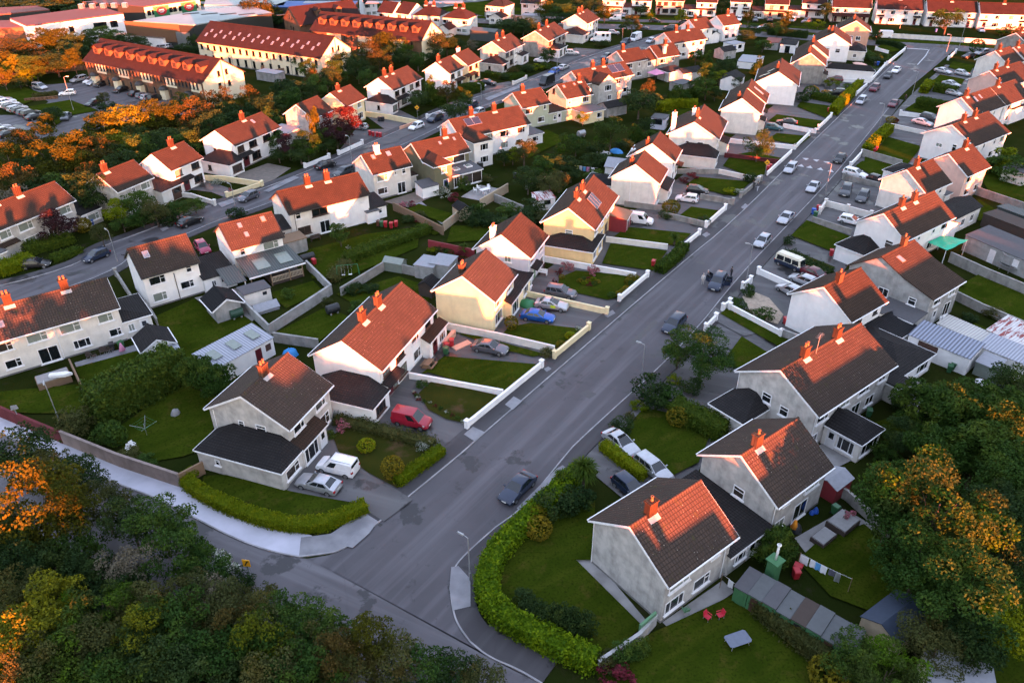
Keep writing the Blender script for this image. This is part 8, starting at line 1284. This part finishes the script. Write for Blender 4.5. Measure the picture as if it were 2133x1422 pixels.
for px, py, c, an in ((1361, 549, 'red', HY(5)), (930, 722, 'red', HY(2)), (941, 714, 'red', HY(2)), (929, 731, 'green', HY(2)), (803, 468, 'red', MR(4)), (815, 470, 'red', MR(4)), (825, 467, 'red', MR(4)), (795, 467, 'green', MR(4)), (789, 466, 'brown', MR(4)), (770, 278, 'red', WR(7)), (777, 280, 'red', WR(7)), (785, 281, 'red', WR(7)), (792, 282, 'red', WR(7)), (790, 249, 'black', WR(7)), (797, 249, 'black', WR(7)), (1599, 351, 'red', HY(8)), (1604, 348, 'red', HY(8)), (1705, 434, 'red', CV(6)), (1695, 441, 'blue', CV(6)), (1699, 447, 'green', CV(6)), (1825, 311, 'red', CV(8)), (1821, 315, 'red', CV(8)), (1727, 230, 'red', HY(11)), (1732, 527, 'red', CV(6)), (1637, 669, 'red', CV(4)), (1950, 64, 'blue', FR(10)), (1829, 133, 'blue', HY(13)), (1823, 134, 'black', HY(13)), (192, 463, 'blue', WR(1)), (184, 466, 'black', WR(1)), (654, 546, 'red', MR(3)), (1985, 763, 'green', CV(3)), (1978, 768, 'green', CV(3)), (233, 722, 'black', MR(1)), (252, 719, 'green', MR(1)), (1740, 1062, 'green', CV(2)), (1658, 1195, 'red', CV(1)), (1661, 1185, 'red', CV(1)), (1810, 860, 'green', CV(3)), (1730, 143, 'red', HY(12)), (1072, 366, 'black', MR(7))): bin_(px, py, c, an, random.randint(-30, 60))

# ------------------------------------------------------------------ people
person(1463, 592, 250, (.55, .54, .52), (.45, .43, .40), 'stand', 'person in pale clothes standing by the open off-roader', '', (.35, .33, .31)); person(1473, 585, 300, (.14, .12, .12), (.10, .10, .12), 'stand', 'person in dark clothes behind the open off-roader', '', (.4, .38, .36)); person(1522, 578, 200, (.03, .03, .035), (.03, .03, .04), 'stand', 'person in black leaning at the rear door of the off-roader', '')
person(1569, 396, 235, (.02, .02, .022), (.03, .03, .035), 'walk', 'person in black walking on the footway beside the grey railings', ''); person(1577, 398, 235, (.06, .06, .07), (.45, .45, .48), 'walk', 'person in dark coat and pale trousers walking on the footway', ''); person(1885, 212, 60, (.06, .03, .035), (.04, .03, .03), 'walk', 'person in dark clothes crossing by the massive square hedge', '')

# ------------------------------------------------------------------ sheds, outbuildings and things in the gardens
B = box_thing
H1 = House((471, 621), (454, 595), 128, hr=3.5, eave=2.35, df=2.0, L=4.4, wall='w_cement', roof='tile_black', desc='concrete block shed with slate roof and white bargeboards', name='garden_shed', cat='shed', group='garden sheds and outbuildings'); H1.window('F', 2, 1.3, .7, .7, 2)
H2 = House((325, 705), (312, 675), 125, hr=3.4, eave=2.3, df=1.9, L=4.2, wall='w_white', roof='tile_dark', desc='small white gabled shed with tiled roof', name='garden_shed', cat='shed', group='garden sheds and outbuildings')
B('lean_to_shed', 352, 735, 36, (2.2, 2.0, 1.7), 'shed_blue', 'blue grey lean-to beside the small white shed', 'shed', MR(1), roof='corrugated', kind='mono', h2=2.1)
a_, b_ = at(408, 741, 2.9), at(523, 681, 2.9); ang_ = math.degrees(math.atan2(b_[1]-a_[1], b_[0]-a_[0]))
B('outbuilding', 492, 742, ang_, (8.6, 3.9, 2.5), 'w_white', 'long white outbuilding with corrugated roof and red door', 'shed', HY(1), roof='corr_roof', kind='mono', h2=3.1, door=(('F', 1.9, .9, 2.0, 'door_red'), ('F', 3.4, .8, .9, 'brown_frame')))
for u in (-2.8, 0, 2.8): o_ = [q for q in bpy.data.objects if q.name.startswith('outbuilding')][0]; m = MB(); m.hexa([(u-.6, -.9, 2.86), (u+.6, -.9, 2.86), (u+.6, .9, 3.09), (u-.6, .9, 3.09), (u-.6, -.9, 2.93), (u+.6, -.9, 2.93), (u+.6, .9, 3.17), (u-.6, .9, 3.17)]); m.build('rooflight', 'glass_net', o_)
B('caravan_shed', 531, 612, 36, (3.8, 2.6, 1.9), 'w_offwhite', 'white hut with sagging grey flat roof', 'shed', MR(3), roof='felt', door=(('F', 1.0, .6, .5, 'glass'),)); B('cold_frame', 553, 641, 36, (3.2, 2.0, .5), 'felt_light', 'low pale polytunnel', 'greenhouse', MR(3), roof='felt_light', kind='gable', h2=1.1)
B('flat_shed', 893, 558, 70, (3.4, 3.0, 2.1), 'w_cement', 'grey block shed with pale flat roof', 'shed', HY(4), roof='felt_light'); B('flat_shed', 925, 556, 70, (3.4, 3.0, 2.3), 'w_cement', 'grey block shed with white flat roof', 'shed', HY(4), roof='felt_light'); B('timber_shed', 893, 600, 70, (2.4, 2.0, 1.9), 'timber_dark', 'dark brown timber shed with slate roof', 'shed', HY(3), roof='tile_black', kind='gable', h2=2.6); B('greenhouse', 823, 552, -20, (3.0, 1.8, 1.5), 'glass_net', 'small glass greenhouse', 'greenhouse', MR(4), roof='glass_net', kind='gable', h2=2.0)
B('timber_shed', 962, 442, 120, (2.8, 2.2, 1.9), 'timber_pale', 'pale timber shed with dark roof', 'shed', MR(6), roof='tile_black', kind='gable', h2=2.6); B('rusty_shed', 1132, 421, 20, (3.4, 2.6, 2.1), 'w_white', 'whitewashed shed with rusty red roof', 'shed', MR(6), roof='corr_rust', kind='mono', h2=2.5, door=(('F', .2, 1.2, .8, 'glass'),)); B('store', 890, 395, 36, (3.4, 2.6, 2.0), 'w_white', 'white lean-to store with dark roof', 'shed', MR(5), roof='felt', kind='mono', h2=2.5)
B('store', 772, 448, 36, (2.2, 2.2, 2.0), 'w_white', 'white flat roofed store', 'shed', MR(4), roof='felt'); B('garage', 610, 508, 36, (3.6, 3.0, 2.2), 'w_cement', 'grey shed with brown felt roof', 'shed', MR(4), roof='timber'); B('flat_shed', 1374, 254, 66, (3.6, 3.2, 2.4), 'w_lilac', 'white garden room with dark flat roof', 'shed', HY(8), roof='felt', door=(('N', 0, 2, 1.2, 'glass'),)); B('garage', 1275, 228, 34, (6, 3.6, 2.2), 'w_cement', 'cement garage with dark tiled roof', 'garage', MR(9), roof='tile_dark', kind='gable', h2=3.2)
B('garage', 1432, 157, 33, (7, 4, 2.4), 'w_offwhite', 'pale garage with dark tiled roof', 'garage', MR(11), roof='tile_dark', kind='gable', h2=3.3); B('flat_shed', 1420, 180, 33, (5, 4, 2.2), 'w_concrete', 'grey shed with two rooflights', 'shed', MR(11), roof='felt'); B('garage', 1510, 112, 32, (5, 4, 2.3), 'w_cement', 'cement shed with tiled gable roof', 'garage', MR(12), roof='tile_dark', kind='gable', h2=3.3); B('garden_room', 1528, 98, 32, (5, 4, 2.4), 'w_white', 'white garden room with blue door', 'shed', MR(13), roof='felt_light', door=(('F', -1.6, 1, 2, 'door_blue'), ('F', .6, 1.4, 1, 'glass'))); B('flat_shed', 1563, 130, 66, (9, 6, 1.8), 'w_white', 'low white sheeted outbuilding', 'shed', HY(11), roof='felt_light'); B('garage', 1644, 96, 66, (9, 4.5, 2.4), 'w_white', 'long white garage with slate roof', 'garage', HY(13), roof='tile_black', door=(('N', 0, 1.4, 2, 'glass'),)); B('flat_shed', 1610, 92, 66, (7, 4, 2.2), 'w_cement', 'shed with red and grey sheet roof', 'shed', HY(13), roof='roof_red'); B('flat_shed', 1525, 172, 66, (7, 5, 2.6), 'w_white', 'white annexe with hipped dark roof', 'shed', HY(9), roof='tile_dark', kind='gable', h2=3.8); B('green_garage', 1012, 73, -25, (9, 5, 3.0), 'metal_green', 'grey green metal garage', 'garage', ES(1), roof='metal_green', kind='gable', h2=3.6); B('flat_shed', 1108, 38, -15, (7, 4, 2.2), 'w_cement', 'pale flat roofed estate garage', 'garage', ES(5), roof='felt_light'); B('canopy_shed', 312, 82, -20, (18, 8, 3), 'w_white', 'open loading shed with grey canopy roof', 'shed', AP[0], roof='alu'); B('summer_house', 564, 158, -28, (7, 3.5, 2.2), 'w_cement', 'grey garden pavilion with pale roof', 'shed', AP[1], roof='felt_light'); B('flat_shed', 12, 88, -20, (14, 8, 3), 'w_white', 'white shed with pale roof behind the car park', 'shed', AP[0], roof='felt_light')
# camper van side yards
B('corrugated_shed', 1964, 727, -48, (7.4, 3.8, 2.4), 'w_white', 'white outbuilding with blue corrugated roof', 'shed', CV(3), roof='corr_blue', kind='mono', h2=2.9, door=(('F', -1.2, 2.4, 1.1, 'brown_frame'),)); B('corrugated_shed', 2014, 705, -55, (7.0, 2.6, 2.0), 'w_white', 'long lean-to with white corrugated roof', 'shed', CV(4), roof='corr_white', kind='mono', h2=2.3); B('corrugated_shed', 2090, 745, -50, (5.2, 3.6, 2.4), 'w_white', 'white shed with patched grey roof', 'shed', CV(3), roof='corr_roof', kind='mono', h2=2.7); B('corrugated_shed', 2108, 712, -58, (4.8, 4.2, 2.5), 'w_offwhite', 'shed with rusty red and white sheets', 'shed', CV(4), roof='corr_rust', kind='mono', h2=3.2); B('lean_to_shed', 2058, 768, -50, (2.4, 2.0, 1.8), 'glass_net', 'cloudy plastic lean-to', 'shed', CV(3), roof='felt_light', kind='mono', h2=2.3)
B('garage', 2096, 528, -64, (11, 5.0, 2.6), 'w_cement', 'long cement garage with grey roof and white door', 'garage', CV(5), roof='felt', kind='mono', h2=3.2, door=(('F', -.6, 1.0, 2.1, 'door_white'), ('F', 3.2, .9, 1.1, 'white'))); B('flat_shed', 2105, 472, -62, (8, 3.4, 2.2), 'timber_dark', 'dark tarred shed roof', 'shed', CV(6), roof='timber_dark'); B('corrugated_shed', 2112, 452, -62, (5, 2.4, 2.3), 'metal_green', 'shed with ribbed green grey roof', 'shed', CV(6), roof='metal_green'); B('flat_shed', 2118, 365, 37, (4, 4, 2.6), 'w_offwhite', 'white annexe with flat slate roof', 'shed', CV(8), roof='felt'); B('flat_shed', 2098, 230, 37, (10, 6, 3.4), 'w_white', 'rear annexe with dark flat roof', 'shed', CV(9), roof='tile_dark'); B('red_shed', 1735, 1010, RA, (2.8, 2.2, 1.8), 'red_panel', 'red timber shed with grey roof', 'shed', CV(2), roof='felt_light', kind='gable', h2=2.3)
B('teal_shed', 1862, 1300, RA-4, (4.6, 3.2, 1.9), 'timber_pale', 'garden shed with navy roof and pale panel', 'shed', CV(1), roof='shed_blue', kind='gable', h2=2.7); B('flat_shed', 1990, 1425, -20, (4.5, 3.5, 2.4), 'cream_paint', 'pale roofed shed cut by the bottom edge', 'shed', CV(1), roof='felt_light')
P0, P1 = np.array(at(1545, 1200, 2.0)), np.array(at(1790, 1340, 2.0)); dv = (P1-P0)/np.linalg.norm(P1-P0); la = math.degrees(math.atan2(dv[1], dv[0])); LL = np.linalg.norm(P1-P0)
for k in range(8):
    c = P0+dv*LL*(k+.5)/8; o = empty('lockup_shed', (c[0], c[1], 0), R(la)); hh = 2.0+(k % 3)*.06; w2 = LL/16-.03; m = MB(); m.box(-w2, w2, -1.3, 1.3, 0, hh); m.build('wall', 'shed_green', o); m = MB(); m.box(-w2-.02, w2+.02, -1.45, 1.4, hh+.005, hh+.10); m.build('roof', ('felt', 'felt_mid', 'felt', 'felt_mid', 'timber_dark', 'felt_mid', 'felt_mid', 'felt')[k], o); m = MB(); m.box(-w2*.55, w2*.55, -1.35, -1.305, .05, 1.8); m.build('door', ('shed_green', 'door_brown', 'shed_green', 'shed_green', 'sign_black', 'shed_green', 'door_brown', 'sign_black')[k], o)
    thing(o, f'green lockup with {("pale", "dark", "grey", "light grey", "black brown", "pale grey", "mid grey", "dull")[k]} flat roof', 'shed', 'green lockups in a row', CV(1))
x, y = at(1612, 1180, 2.2); o = empty('garden_chimney', (x, y, 0), R(RA)); m = MB(); m.box(-.45, .45, -.45, .45, 0, 3.0); m.box(-.6, .6, -.6, .6, 3.0, 3.12); m.build('stack', 'shed_green', o); m = MB(); m.tube([(0, 0, 3.1), (0, 0, 4.8)], .1, 10); m.lathe([(.1, 0), (.2, .05), (.2, .15), (.12, .2)], 10, (0, 0, 4.75)); m.build('flue_pipe', 'plastic_white', o, True); thing(o, 'green flue stack with white pipe beside the lockups', 'chimney', None, '')
# green tarpaulin on poles
C = [at(1933, 504, 2.5), at(1972, 524, 2.3), at(2017, 502, 2.4), at(1964, 488, 2.6)]; o0 = C[0]; o = empty('tarpaulin_canopy', (o0[0], o0[1], 0)); Q = [(x-o0[0], y-o0[1]) for x, y in C]; m = MB(); n = 8
G_ = [[(Q[0][0]*(1-u)*(1-v)+Q[1][0]*u*(1-v)+Q[2][0]*u*v+Q[3][0]*(1-u)*v, Q[0][1]*(1-u)*(1-v)+Q[1][1]*u*(1-v)+Q[2][1]*u*v+Q[3][1]*(1-u)*v, 2.42+.12*math.sin(u*9+v*5)*math.sin(v*7)+.1*u) for v in [j/n for j in range(n+1)]] for u in [j/n for j in range(n+1)]]
for i in range(n):
    for j in range(n): m.face([G_[i][j], G_[i+1][j], G_[i+1][j+1], G_[i][j+1]])
m.build('sheet', 'tarp_green', o)
for q in Q: m = MB(); m.tube([(q[0]*.96, q[1]*.96, 0), (q[0]*.96, q[1]*.96, 2.4)], .05, 6); m.build('pole', 'white', o)
thing(o, 'bright green tarpaulin canopy on white poles', 'canopy', None, CV(6))
x, y = at(2108, 560, 0); o = empty('trampoline', (x, y, 0)); m = MB(); m.lathe([(1.95, .85), (2.05, .88), (2.05, .94), (1.95, .95)], 24); m.build('frame_ring', 'galv', o); m = MB(); m.lathe([(0, .9), (1.95, .9)], 24); m.build('mat', 'sign_black', o); m = MB(); m.lathe([(2.0, 2.5), (2.05, 2.52), (2.05, 2.58), (2.0, 2.6)], 24); m.build('net_hoop', 'galv', o); m = MB()
for k in range(8): a = k*math.pi/4; m2 = MB(); m2.tube([(2.0*math.cos(a), 2.0*math.sin(a), 0), (2.02*math.cos(a), 2.02*math.sin(a), 2.55)], .03, 6); m2.build('pole', 'galv', o)
thing(o, 'round trampoline with tall black poles', 'trampoline', None, CV(5))
def tank(px, py, rz, mat, desc, an, r=.62, l=1.8):
    x, y = at(px, py, .8); o = empty('oil_tank', (x, y, 0), R(rz)); m = MB(); m.tube([(-l/2, 0, .85), (-l/2+.08, 0, .85), (l/2-.08, 0, .85), (l/2, 0, .85)], [r*.86, r, r, r*.86], 16); m.build('barrel', mat, o, False)
    for s_ in (-.5, .5): m = MB(); m.box(s_-.1, s_+.1, -.5, .5, 0, .4); m.build('plinth_block', 'w_cement', o)
    for k in range(5): m = MB(); xx = -l*.4+k*l*.2; m.tube([(xx-.03, 0, .85), (xx+.03, 0, .85)], r+.025, 16); m.build('rib', mat, o)
    return thing(o, desc, 'tank', 'oil tanks', an)
tank(492, 652, 36, 'tank_green', 'dark green oil tank on blocks', MR(2)); tank(693, 643, 36, 'bin_black', 'ribbed black oil tank', HY(2)); tank(1211, 278, 34, 'galv', 'ribbed silver oil tank', MR(8)); tank(640, 535, 36, 'bin_black', 'dark water tank on posts', MR(3), .5, 2.2)
# tables, chairs, benches
def table(px, py, rz, w_, d, top, leg, desc, an, h=.74, name='garden_table'):
    x, y = at(px, py, h); o = empty(name, (x, y, .04), R(rz)); m = MB(); k = min(w_, d)*.12; m.prism([(-w_/2+k, -d/2), (w_/2-k, -d/2), (w_/2, -d/2+k), (w_/2, d/2-k), (w_/2-k, d/2), (-w_/2+k, d/2), (-w_/2, d/2-k), (-w_/2, -d/2+k)], h-.04, h); m.build('table_top', top, o)
    for sx in (-1, 1):
        for sy in (-1, 1): m = MB(); m.tube([(sx*w_*.42, sy*d*.42, 0), (sx*w_*.36, sy*d*.36, h-.04)], .03, 6); m.build('leg', leg, o)
    return thing(o, desc, 'table', 'garden furniture', an)
CHC = {}
def chair(px, py, rz, mat, desc, an):
    x, y = at(px, py, .45)
    if mat not in CHC:
        o = empty('garden_chair', (0, 0, 0)); m = MB(); m.box(-.24, .24, -.24, .24, .42, .46); m.build('seat', mat, o); m = MB(); m.hexa([(-.24, .2, .46), (.24, .2, .46), (.24, .25, .46), (-.24, .25, .46), (-.22, .32, .92), (.22, .32, .92), (.22, .36, .92), (-.22, .36, .92)]); m.build('backrest', mat, o)
        for sx in (-1, 1):
            m = MB(); m.box(sx*.25-.03, sx*.25+.03, -.24, .26, .64, .68); m.build('armrest', mat, o)
            for sy in (-1, 1): m = MB(); m.tube([(sx*.26, sy*.26, 0), (sx*.22, sy*.21, .43)], .022, 6); m.build('leg', 'galv' if mat != 'plastic_white' else mat, o)
        CHC[mat] = o
    else: o = copy_tree(CHC[mat])
    o.location = (x, y, .04); o.rotation_euler = (0, 0, R(rz)); return thing(o, desc, 'chair', 'garden furniture', an)
table(1537, 1330, 20, 2.0, 1.2, 'table_blue', 'galv', 'grey glass garden table alone on the lawn', CV(1)); chair(1474, 1284, 40, 'chair_red', 'red garden chair facing the house', CV(1)); chair(1500, 1280, -70, 'chair_red', 'red garden chair turned sideways', CV(1)); chair(1428, 1270, 200, 'door_green', 'pale green plastic chair by the wall', CV(1))
table(1010, 394, 34, 2.0, 1.0, 'plastic_white', 'plastic_white', 'white patio dining table', MR(6)); 
for px, py, a in ((990, 396, 80), (997, 391, 60), (1011, 403, 200), (1018, 390, 20)): chair(px, py, a, 'plastic_white', 'white patio chair', MR(6))
chair(268, 935, 20, 'plastic_white', 'white lawn chair', HY(1)); chair(277, 928, 60, 'plastic_white', 'white lawn chair', HY(1)); chair(1962, 667, 40, 'plastic_white', 'white yard chair', CV(5)); chair(1968, 664, 10, 'plastic_white', 'white yard chair', CV(5))
for px, py, a in ((184, 742, 30), (196, 740, 120), (212, 732, 30), (222, 730, 60), (230, 727, 10)): chair(px, py, a, 'timber_dark', 'dark patio chair on the terrace', MR(1))
def bench(px, py, rz, mat, desc, an, picnic=False):
    x, y = at(px, py, .5); o = empty('picnic_bench' if picnic else 'garden_bench', (x, y, .04), R(rz)); w_ = .8
    if picnic:
        m = MB(); m.box(-w_, w_, -.38, .38, .70, .75); m.build('table_top', mat, o)
        for s_ in (-1, 1): m = MB(); m.box(-w_, w_, s_*.75-.13, s_*.75+.13, .42, .46); m.build('seat', mat, o); m = MB(); m.hexa([(s_*.6-.04, -.8, 0), (s_*.6+.04, -.8, 0), (s_*.6+.04, .8, 0), (s_*.6-.04, .8, 0), (s_*.6-.04, -.3, .7), (s_*.6+.04, -.3, .7), (s_*.6+.04, .3, .7), (s_*.6-.04, .3, .7)]); m.build('leg', mat, o)
    else:
        m = MB(); m.box(-w_, w_, -.22, .22, .42, .46); m.build('seat', mat, o); m = MB(); m.box(-w_, w_, .2, .25, .5, .92); m.build('backrest', mat, o)
        for s_ in (-1, 1): m = MB(); m.box(s_*w_*.92-.04, s_*w_*.92+.04, -.22, .24, 0, .62); m.build('leg', mat, o)
    return thing(o, desc, 'bench', 'garden furniture', an)
bench(893, 757, LA, 'timber', 'brown timber picnic bench on the lawn', HY(2), True); bench(1129, 566, LA-90, 'plastic_white', 'white bench against the house', HY(4)); bench(657, 495, BA, 'timber_dark', 'dark bench by the brown door', MR(4)); bench(416, 381, CA-90, 'timber_dark', 'dark bench on the tarmac', WR(3))
# pink gazebo, swing, drying lines, boat, sundries
x, y = at(1366, 157, 1.5); o = empty('gazebo', (x, y, 0), R(33)); m = MB(); m.lathe([(2.5, 2.1), (1.2, 2.6), (.5, 2.9), (.45, 2.95), (.0, 3.3)], 4, (0, 0, 0)); m.build('canopy', 'cloth_pink', o, loc=(0, 0, 0), rz=math.pi/4)
for sx in (-1, 1):
    for sy in (-1, 1): m = MB(); m.tube([(sx*1.6, sy*1.6, 0), (sx*1.6, sy*1.6, 2.15)], .04, 6); m.build('post', 'dark_trim', o)
thing(o, 'pink fabric gazebo in the back garden', 'gazebo', None, MR(11))
x, y = at(725, 568, .8); o = empty('garden_swing', (x, y, 0), R(10)); m = MB(); m.tube([(-1.5, 0, 2.1), (1.5, 0, 2.1)], .04, 6); m.build('crossbar', 'sign_green', o)
for s_ in (-1, 1):
    for q in (-1, 1): m = MB(); m.tube([(s_*1.5, 0, 2.1), (s_*1.7, q*.9, 0)], .035, 6); m.build('leg', 'sign_green', o)
for s_ in (-.7, .3): m = MB(); m.box(s_-.25, s_+.25, -.13, .13, .5, .54); q_ = m.build('seat', 'plastic_white', o); m = MB(); m.tube([(s_-.22, 0, .54), (s_-.22, 0, 2.1)], .01, 4); m.tube([(s_+.22, 0, .54), (s_+.22, 0, 2.1)], .01, 4); m.build('rope', 'plastic_white', q_)
thing(o, 'green framed garden swing with white seats', 'swing', None, MR(4))
x, y = at(307, 908, 0); o = empty('rotary_dryer', (x, y, 0), R(15)); m = MB(); m.tube([(0, 0, 0), (0, 0, 1.7)], .03, 6); m.build('pole', 'galv', o)
for k in range(4): a = k*math.pi/2; m = MB(); m.tube([(0, 0, 1.1), (1.4*math.cos(a), 1.4*math.sin(a), 1.8)], .02, 5); m.build('arm', 'galv', o)
m = MB()
for r in (.6, .95, 1.3):
    for k in range(4): a, b = k*math.pi/2, (k+1)*math.pi/2; m.tube([(r*math.cos(a), r*math.sin(a), 1.1+r*.5), (r*math.cos(b), r*math.sin(b), 1.1+r*.5)], .008, 4)
m.build('line', 'sign_green', o); thing(o, 'rotary clothes dryer on the lawn', 'clothes dryer', 'washing lines', HY(1))
def washing(p0, p1, clothes, an, desc, z=1.8):
    a, b = at(*p0, z), at(*p1, z); o = empty('washing_line', (a[0], a[1], 0)); dx, dy = b[0]-a[0], b[1]-a[1]; L = math.hypot(dx, dy); o.rotation_euler = (0, 0, math.atan2(dy, dx))
    m = MB(); m.tube([(0, 0, z), (L*.5, 0, z-.12), (L, 0, z)], .01, 4); m.build('line', 'plastic_white', o)
    for xx in (0, L): m = MB(); m.tube([(xx, 0, 0), (xx, 0, z+.1)], .03, 6); m.build('post', 'timber', o)
    thing(o, desc, 'washing line', 'washing lines', an)
    for u, w_, h, mat, ds in clothes:
        g = empty('hanging_garment' if False else 'laundry', (a[0]+dx*u, a[1]+dy*u, 0), math.atan2(dy, dx)); m = MB(); n = 6
        for k in range(n):
            x0, x1 = -w_/2+w_*k/n, -w_/2+w_*(k+1)/n; f = lambda x: .05*math.sin(x*14); m.hexa([(x0, f(x0), z-.1-h), (x1, f(x1), z-.1-h), (x1, f(x1)+.02, z-.1-h), (x0, f(x0)+.02, z-.1-h), (x0, 0, z-.1), (x1, 0, z-.1), (x1, .02, z-.1), (x0, .02, z-.1)])
        bpy.data.objects.remove(g); g = m.build('laundry', mat, None, loc=(a[0]+dx*u, a[1]+dy*u, 0), rz=math.atan2(dy, dx)); thing(g, ds, 'laundry', 'washing on the lines', an, 'on the line by')
washing((1668, 1152), (1775, 1205), ((.09, .75, .95, 'cloth_white', 'white cloth'), (.26, .5, .85, 'cloth_white', 'white shirt'), (.36, .5, .85, 'cloth_blue', 'bright blue shirt'), (.47, .6, .9, 'cloth_white', 'long white shirt'), (.63, .55, .7, 'cloth_dark', 'dark grey shirt'), (.75, .45, 1.1, 'galv', 'pale grey trousers')), CV(2), 'washing line across the dark lawn')
washing((1195, 343), (1245, 350), ((.12, .8, .9, 'cloth_yellow', 'yellow towel'), (.30, .6, .9, 'cloth_white', 'white towel'), (.45, .6, .9, 'cloth_blue', 'blue towel'), (.60, .6, .9, 'cloth_pink', 'pink towel'), (.8, .7, .9, 'cloth_white', 'white sheet')), MR(7), 'washing line of coloured towels')
washing((1505, 1195), (1600, 1262), ((.2, .5, .8, 'cloth_white', 'small white cloth'), (.42, .55, .9, 'cloth_purple', 'purple top')), CV(1), 'washing line from the house to the hedge')
m = MB(); m.lathe([(0, 1.6), (.10, 1.5), (.42, .5), (.3, .45), (0, .6)], 8); x, y = at(257, 736, 0); thing(m.build('laundry', 'cloth_pink', None, True, (x, y, 0)), 'pink garment hanging over the terrace edge', 'laundry', 'washing on the lines', MR(1)); x, y = at(1652, 1106, 0); m = MB(); m.lathe([(0, 1.5), (.12, 1.4), (.36, .5), (.0, .5)], 8); thing(m.build('laundry', 'orange_cloth', None, True, (x, y, 0)), 'orange jacket hanging by the patio', 'laundry', 'washing on the lines', CV(2))
def lump(px, py, w_, d, h, mat, desc, cat, an, name, seed=1, z=0):
    x, y = at(px, py, h/2); rng = random.Random(seed); m = MB(); n = 12; pr = [(0.001, h), (.35, h*.95), (.7, h*.7), (.95, h*.3), (1, 0)]; m.lathe(pr, n)
    m.v = [(v[0]*w_/2*(1+rng.uniform(-.12, .12)), v[1]*d/2*(1+rng.uniform(-.12, .12)), v[2]*(1+rng.uniform(-.1, .1))) for v in m.v]; return thing(m.build(name, mat, None, True, (x, y, z+.03), rng.random()*3), desc, cat, 'garden clutter', an)
lump(365, 858, 1.2, 1.0, .8, 'granite', 'round grey boulder below the conifer hedge', 'boulder', HY(1), 'boulder', 3); lump(604, 733, 2.0, 1.6, 1.0, 'tarp_blue', 'blue tarpaulin heap by the outbuilding', 'tarpaulin', HY(1), 'tarpaulin_heap', 5); lump(1283, 314, 3.0, 2.0, .8, 'tarp_blue', 'crumpled blue tarpaulin in the garden', 'tarpaulin', HY(8), 'tarpaulin_heap', 6); lump(1256, 318, 3.4, 1.8, .5, 'cloth_white', 'white sheet spread on rubble', 'sheet', HY(8), 'ground_sheet', 7); lump(1099, 630, 2.6, 2.2, .9, 'sign_green', 'green tub of rubble bags', 'tub', HY(3), 'rubble_tub', 8); lump(1792, 132 if False else 133, 5, 2.5, .5, 'w_pink', 'pale pink heap on the drive', 'heap', HY(13), 'rubble_heap', 9); lump(2082, 800, 2.4, 1.8, .8, 'cloth_dark', 'heap of dark yard junk', 'heap', CV(3), 'rubble_heap', 10); lump(2045, 795, 1.6, 1.2, .5, 'cloth_white', 'pale torn bags', 'heap', CV(3), 'rubble_heap', 11); lump(1660, 1098, 1.2, 1.0, .9, 'bin_black', 'black covered barbecue', 'barbecue', CV(2), 'covered_barbecue', 12); lump(1700, 1062, .6, .6, .6, 'bin_blue', 'blue bucket at the patio door', 'bucket', CV(2), 'bucket', 13); lump(1692, 1066, .5, .5, .5, 'bin_blue', 'small blue tub at the patio door', 'bucket', CV(2), 'bucket', 14)
m = MB(); m.box(-1.3, 1.3, -.5, .5, 0, .12); x, y = at(962, 720); thing(m.build('paver_stack', 'w_salmon', None, loc=(x, y, .03), rz=R(40)), 'flat stack of salmon slabs on the drive', 'slabs', 'garden clutter', HY(2)); m = MB(); m.box(-.25, .25, -1.6, 1.6, 0, .9); x, y = at(936, 712); thing(m.build('block_wall', 'w_salmon', None, loc=(x, y, .03), rz=R(-20)), 'low salmon block wall behind the red bins', 'wall', 'garden clutter', HY(2))
for px, py, a, w_, d, h, mt, ds in ((1755, 1090, RA, 2.6, 2.0, .7, 'timber_dark', 'dark planter with tyres'), (1715, 1120, RA, 2.2, 1.4, .5, 'timber_dark', 'dark timber decking box'), (112, 790, 36, 3.6, 2.0, 1.0, 'timber', 'timber crate of rubble behind the terrace'), (1000, 345, 36, .9, .9, 1.2, 'bin_black', 'black compost box'), (1165, 366, 30, 1.3, 1.0, 1.4, 'bin_black', 'black storage box')):
    x, y = at(px, py, h/2); o = empty('garden_crate', (x, y, 0), R(a)); m = MB(); m.box(-w_/2, w_/2, -d/2, d/2, 0, h); m.build('box', mt, o); m = MB(); m.box(-w_/2+.08, w_/2-.08, -d/2+.08, d/2-.08, h+.005, h+.12); m.build('contents', 'granite', o); thing(o, ds, 'crate', 'garden clutter', None)
x, y = at(126, 782, 1.1); m = MB(); m.prism([(-1.2, -.3), (.6, -.4), (1.4, 0), (.6, .4), (-1.2, .3)], .95, 1.3); o = m.build('dinghy', 'plastic_white', None, loc=(x, y, .1), rz=R(10)); thing(o, 'small upturned white dinghy on the rubble crate', 'boat', 'garden clutter', ''); o.location.z = .12
for px, py, an, rz in ((1702, 715, CV(3), 0), (1840, 700, CV(3), 20)):
    x, y = at(px, py, 9.0); zb_ = 7.9 if px == 1702 else 4.0; m = MB(); m.tube([(0, 0, zb_), (0, 0, zb_+2.6)], .03, 6); m.build('mast', 'galv', None) if False else None
for px, py, z0, an in ((1703, 722, 8.7, CV(3)),):
    x, y = at(px, py, z0); o = empty('tv_aerial', (x, y, z0), R(50)); m = MB(); m.tube([(0, 0, -.9), (0, 0, 1.5)], .028, 6); m.build('mast', 'galv', o); m = MB(); m.tube([(-.7, 0, 1.4), (.7, 0, 1.4)], .015, 5)
    for k in range(7): m.tube([(-.6+k*.2, -.28, 1.4), (-.6+k*.2, .28, 1.4)], .009, 4)
    m.build('boom', 'galv', o); thing(o, 'tall television aerial strapped to the chimney', 'aerial', None, an)
finish_labels()
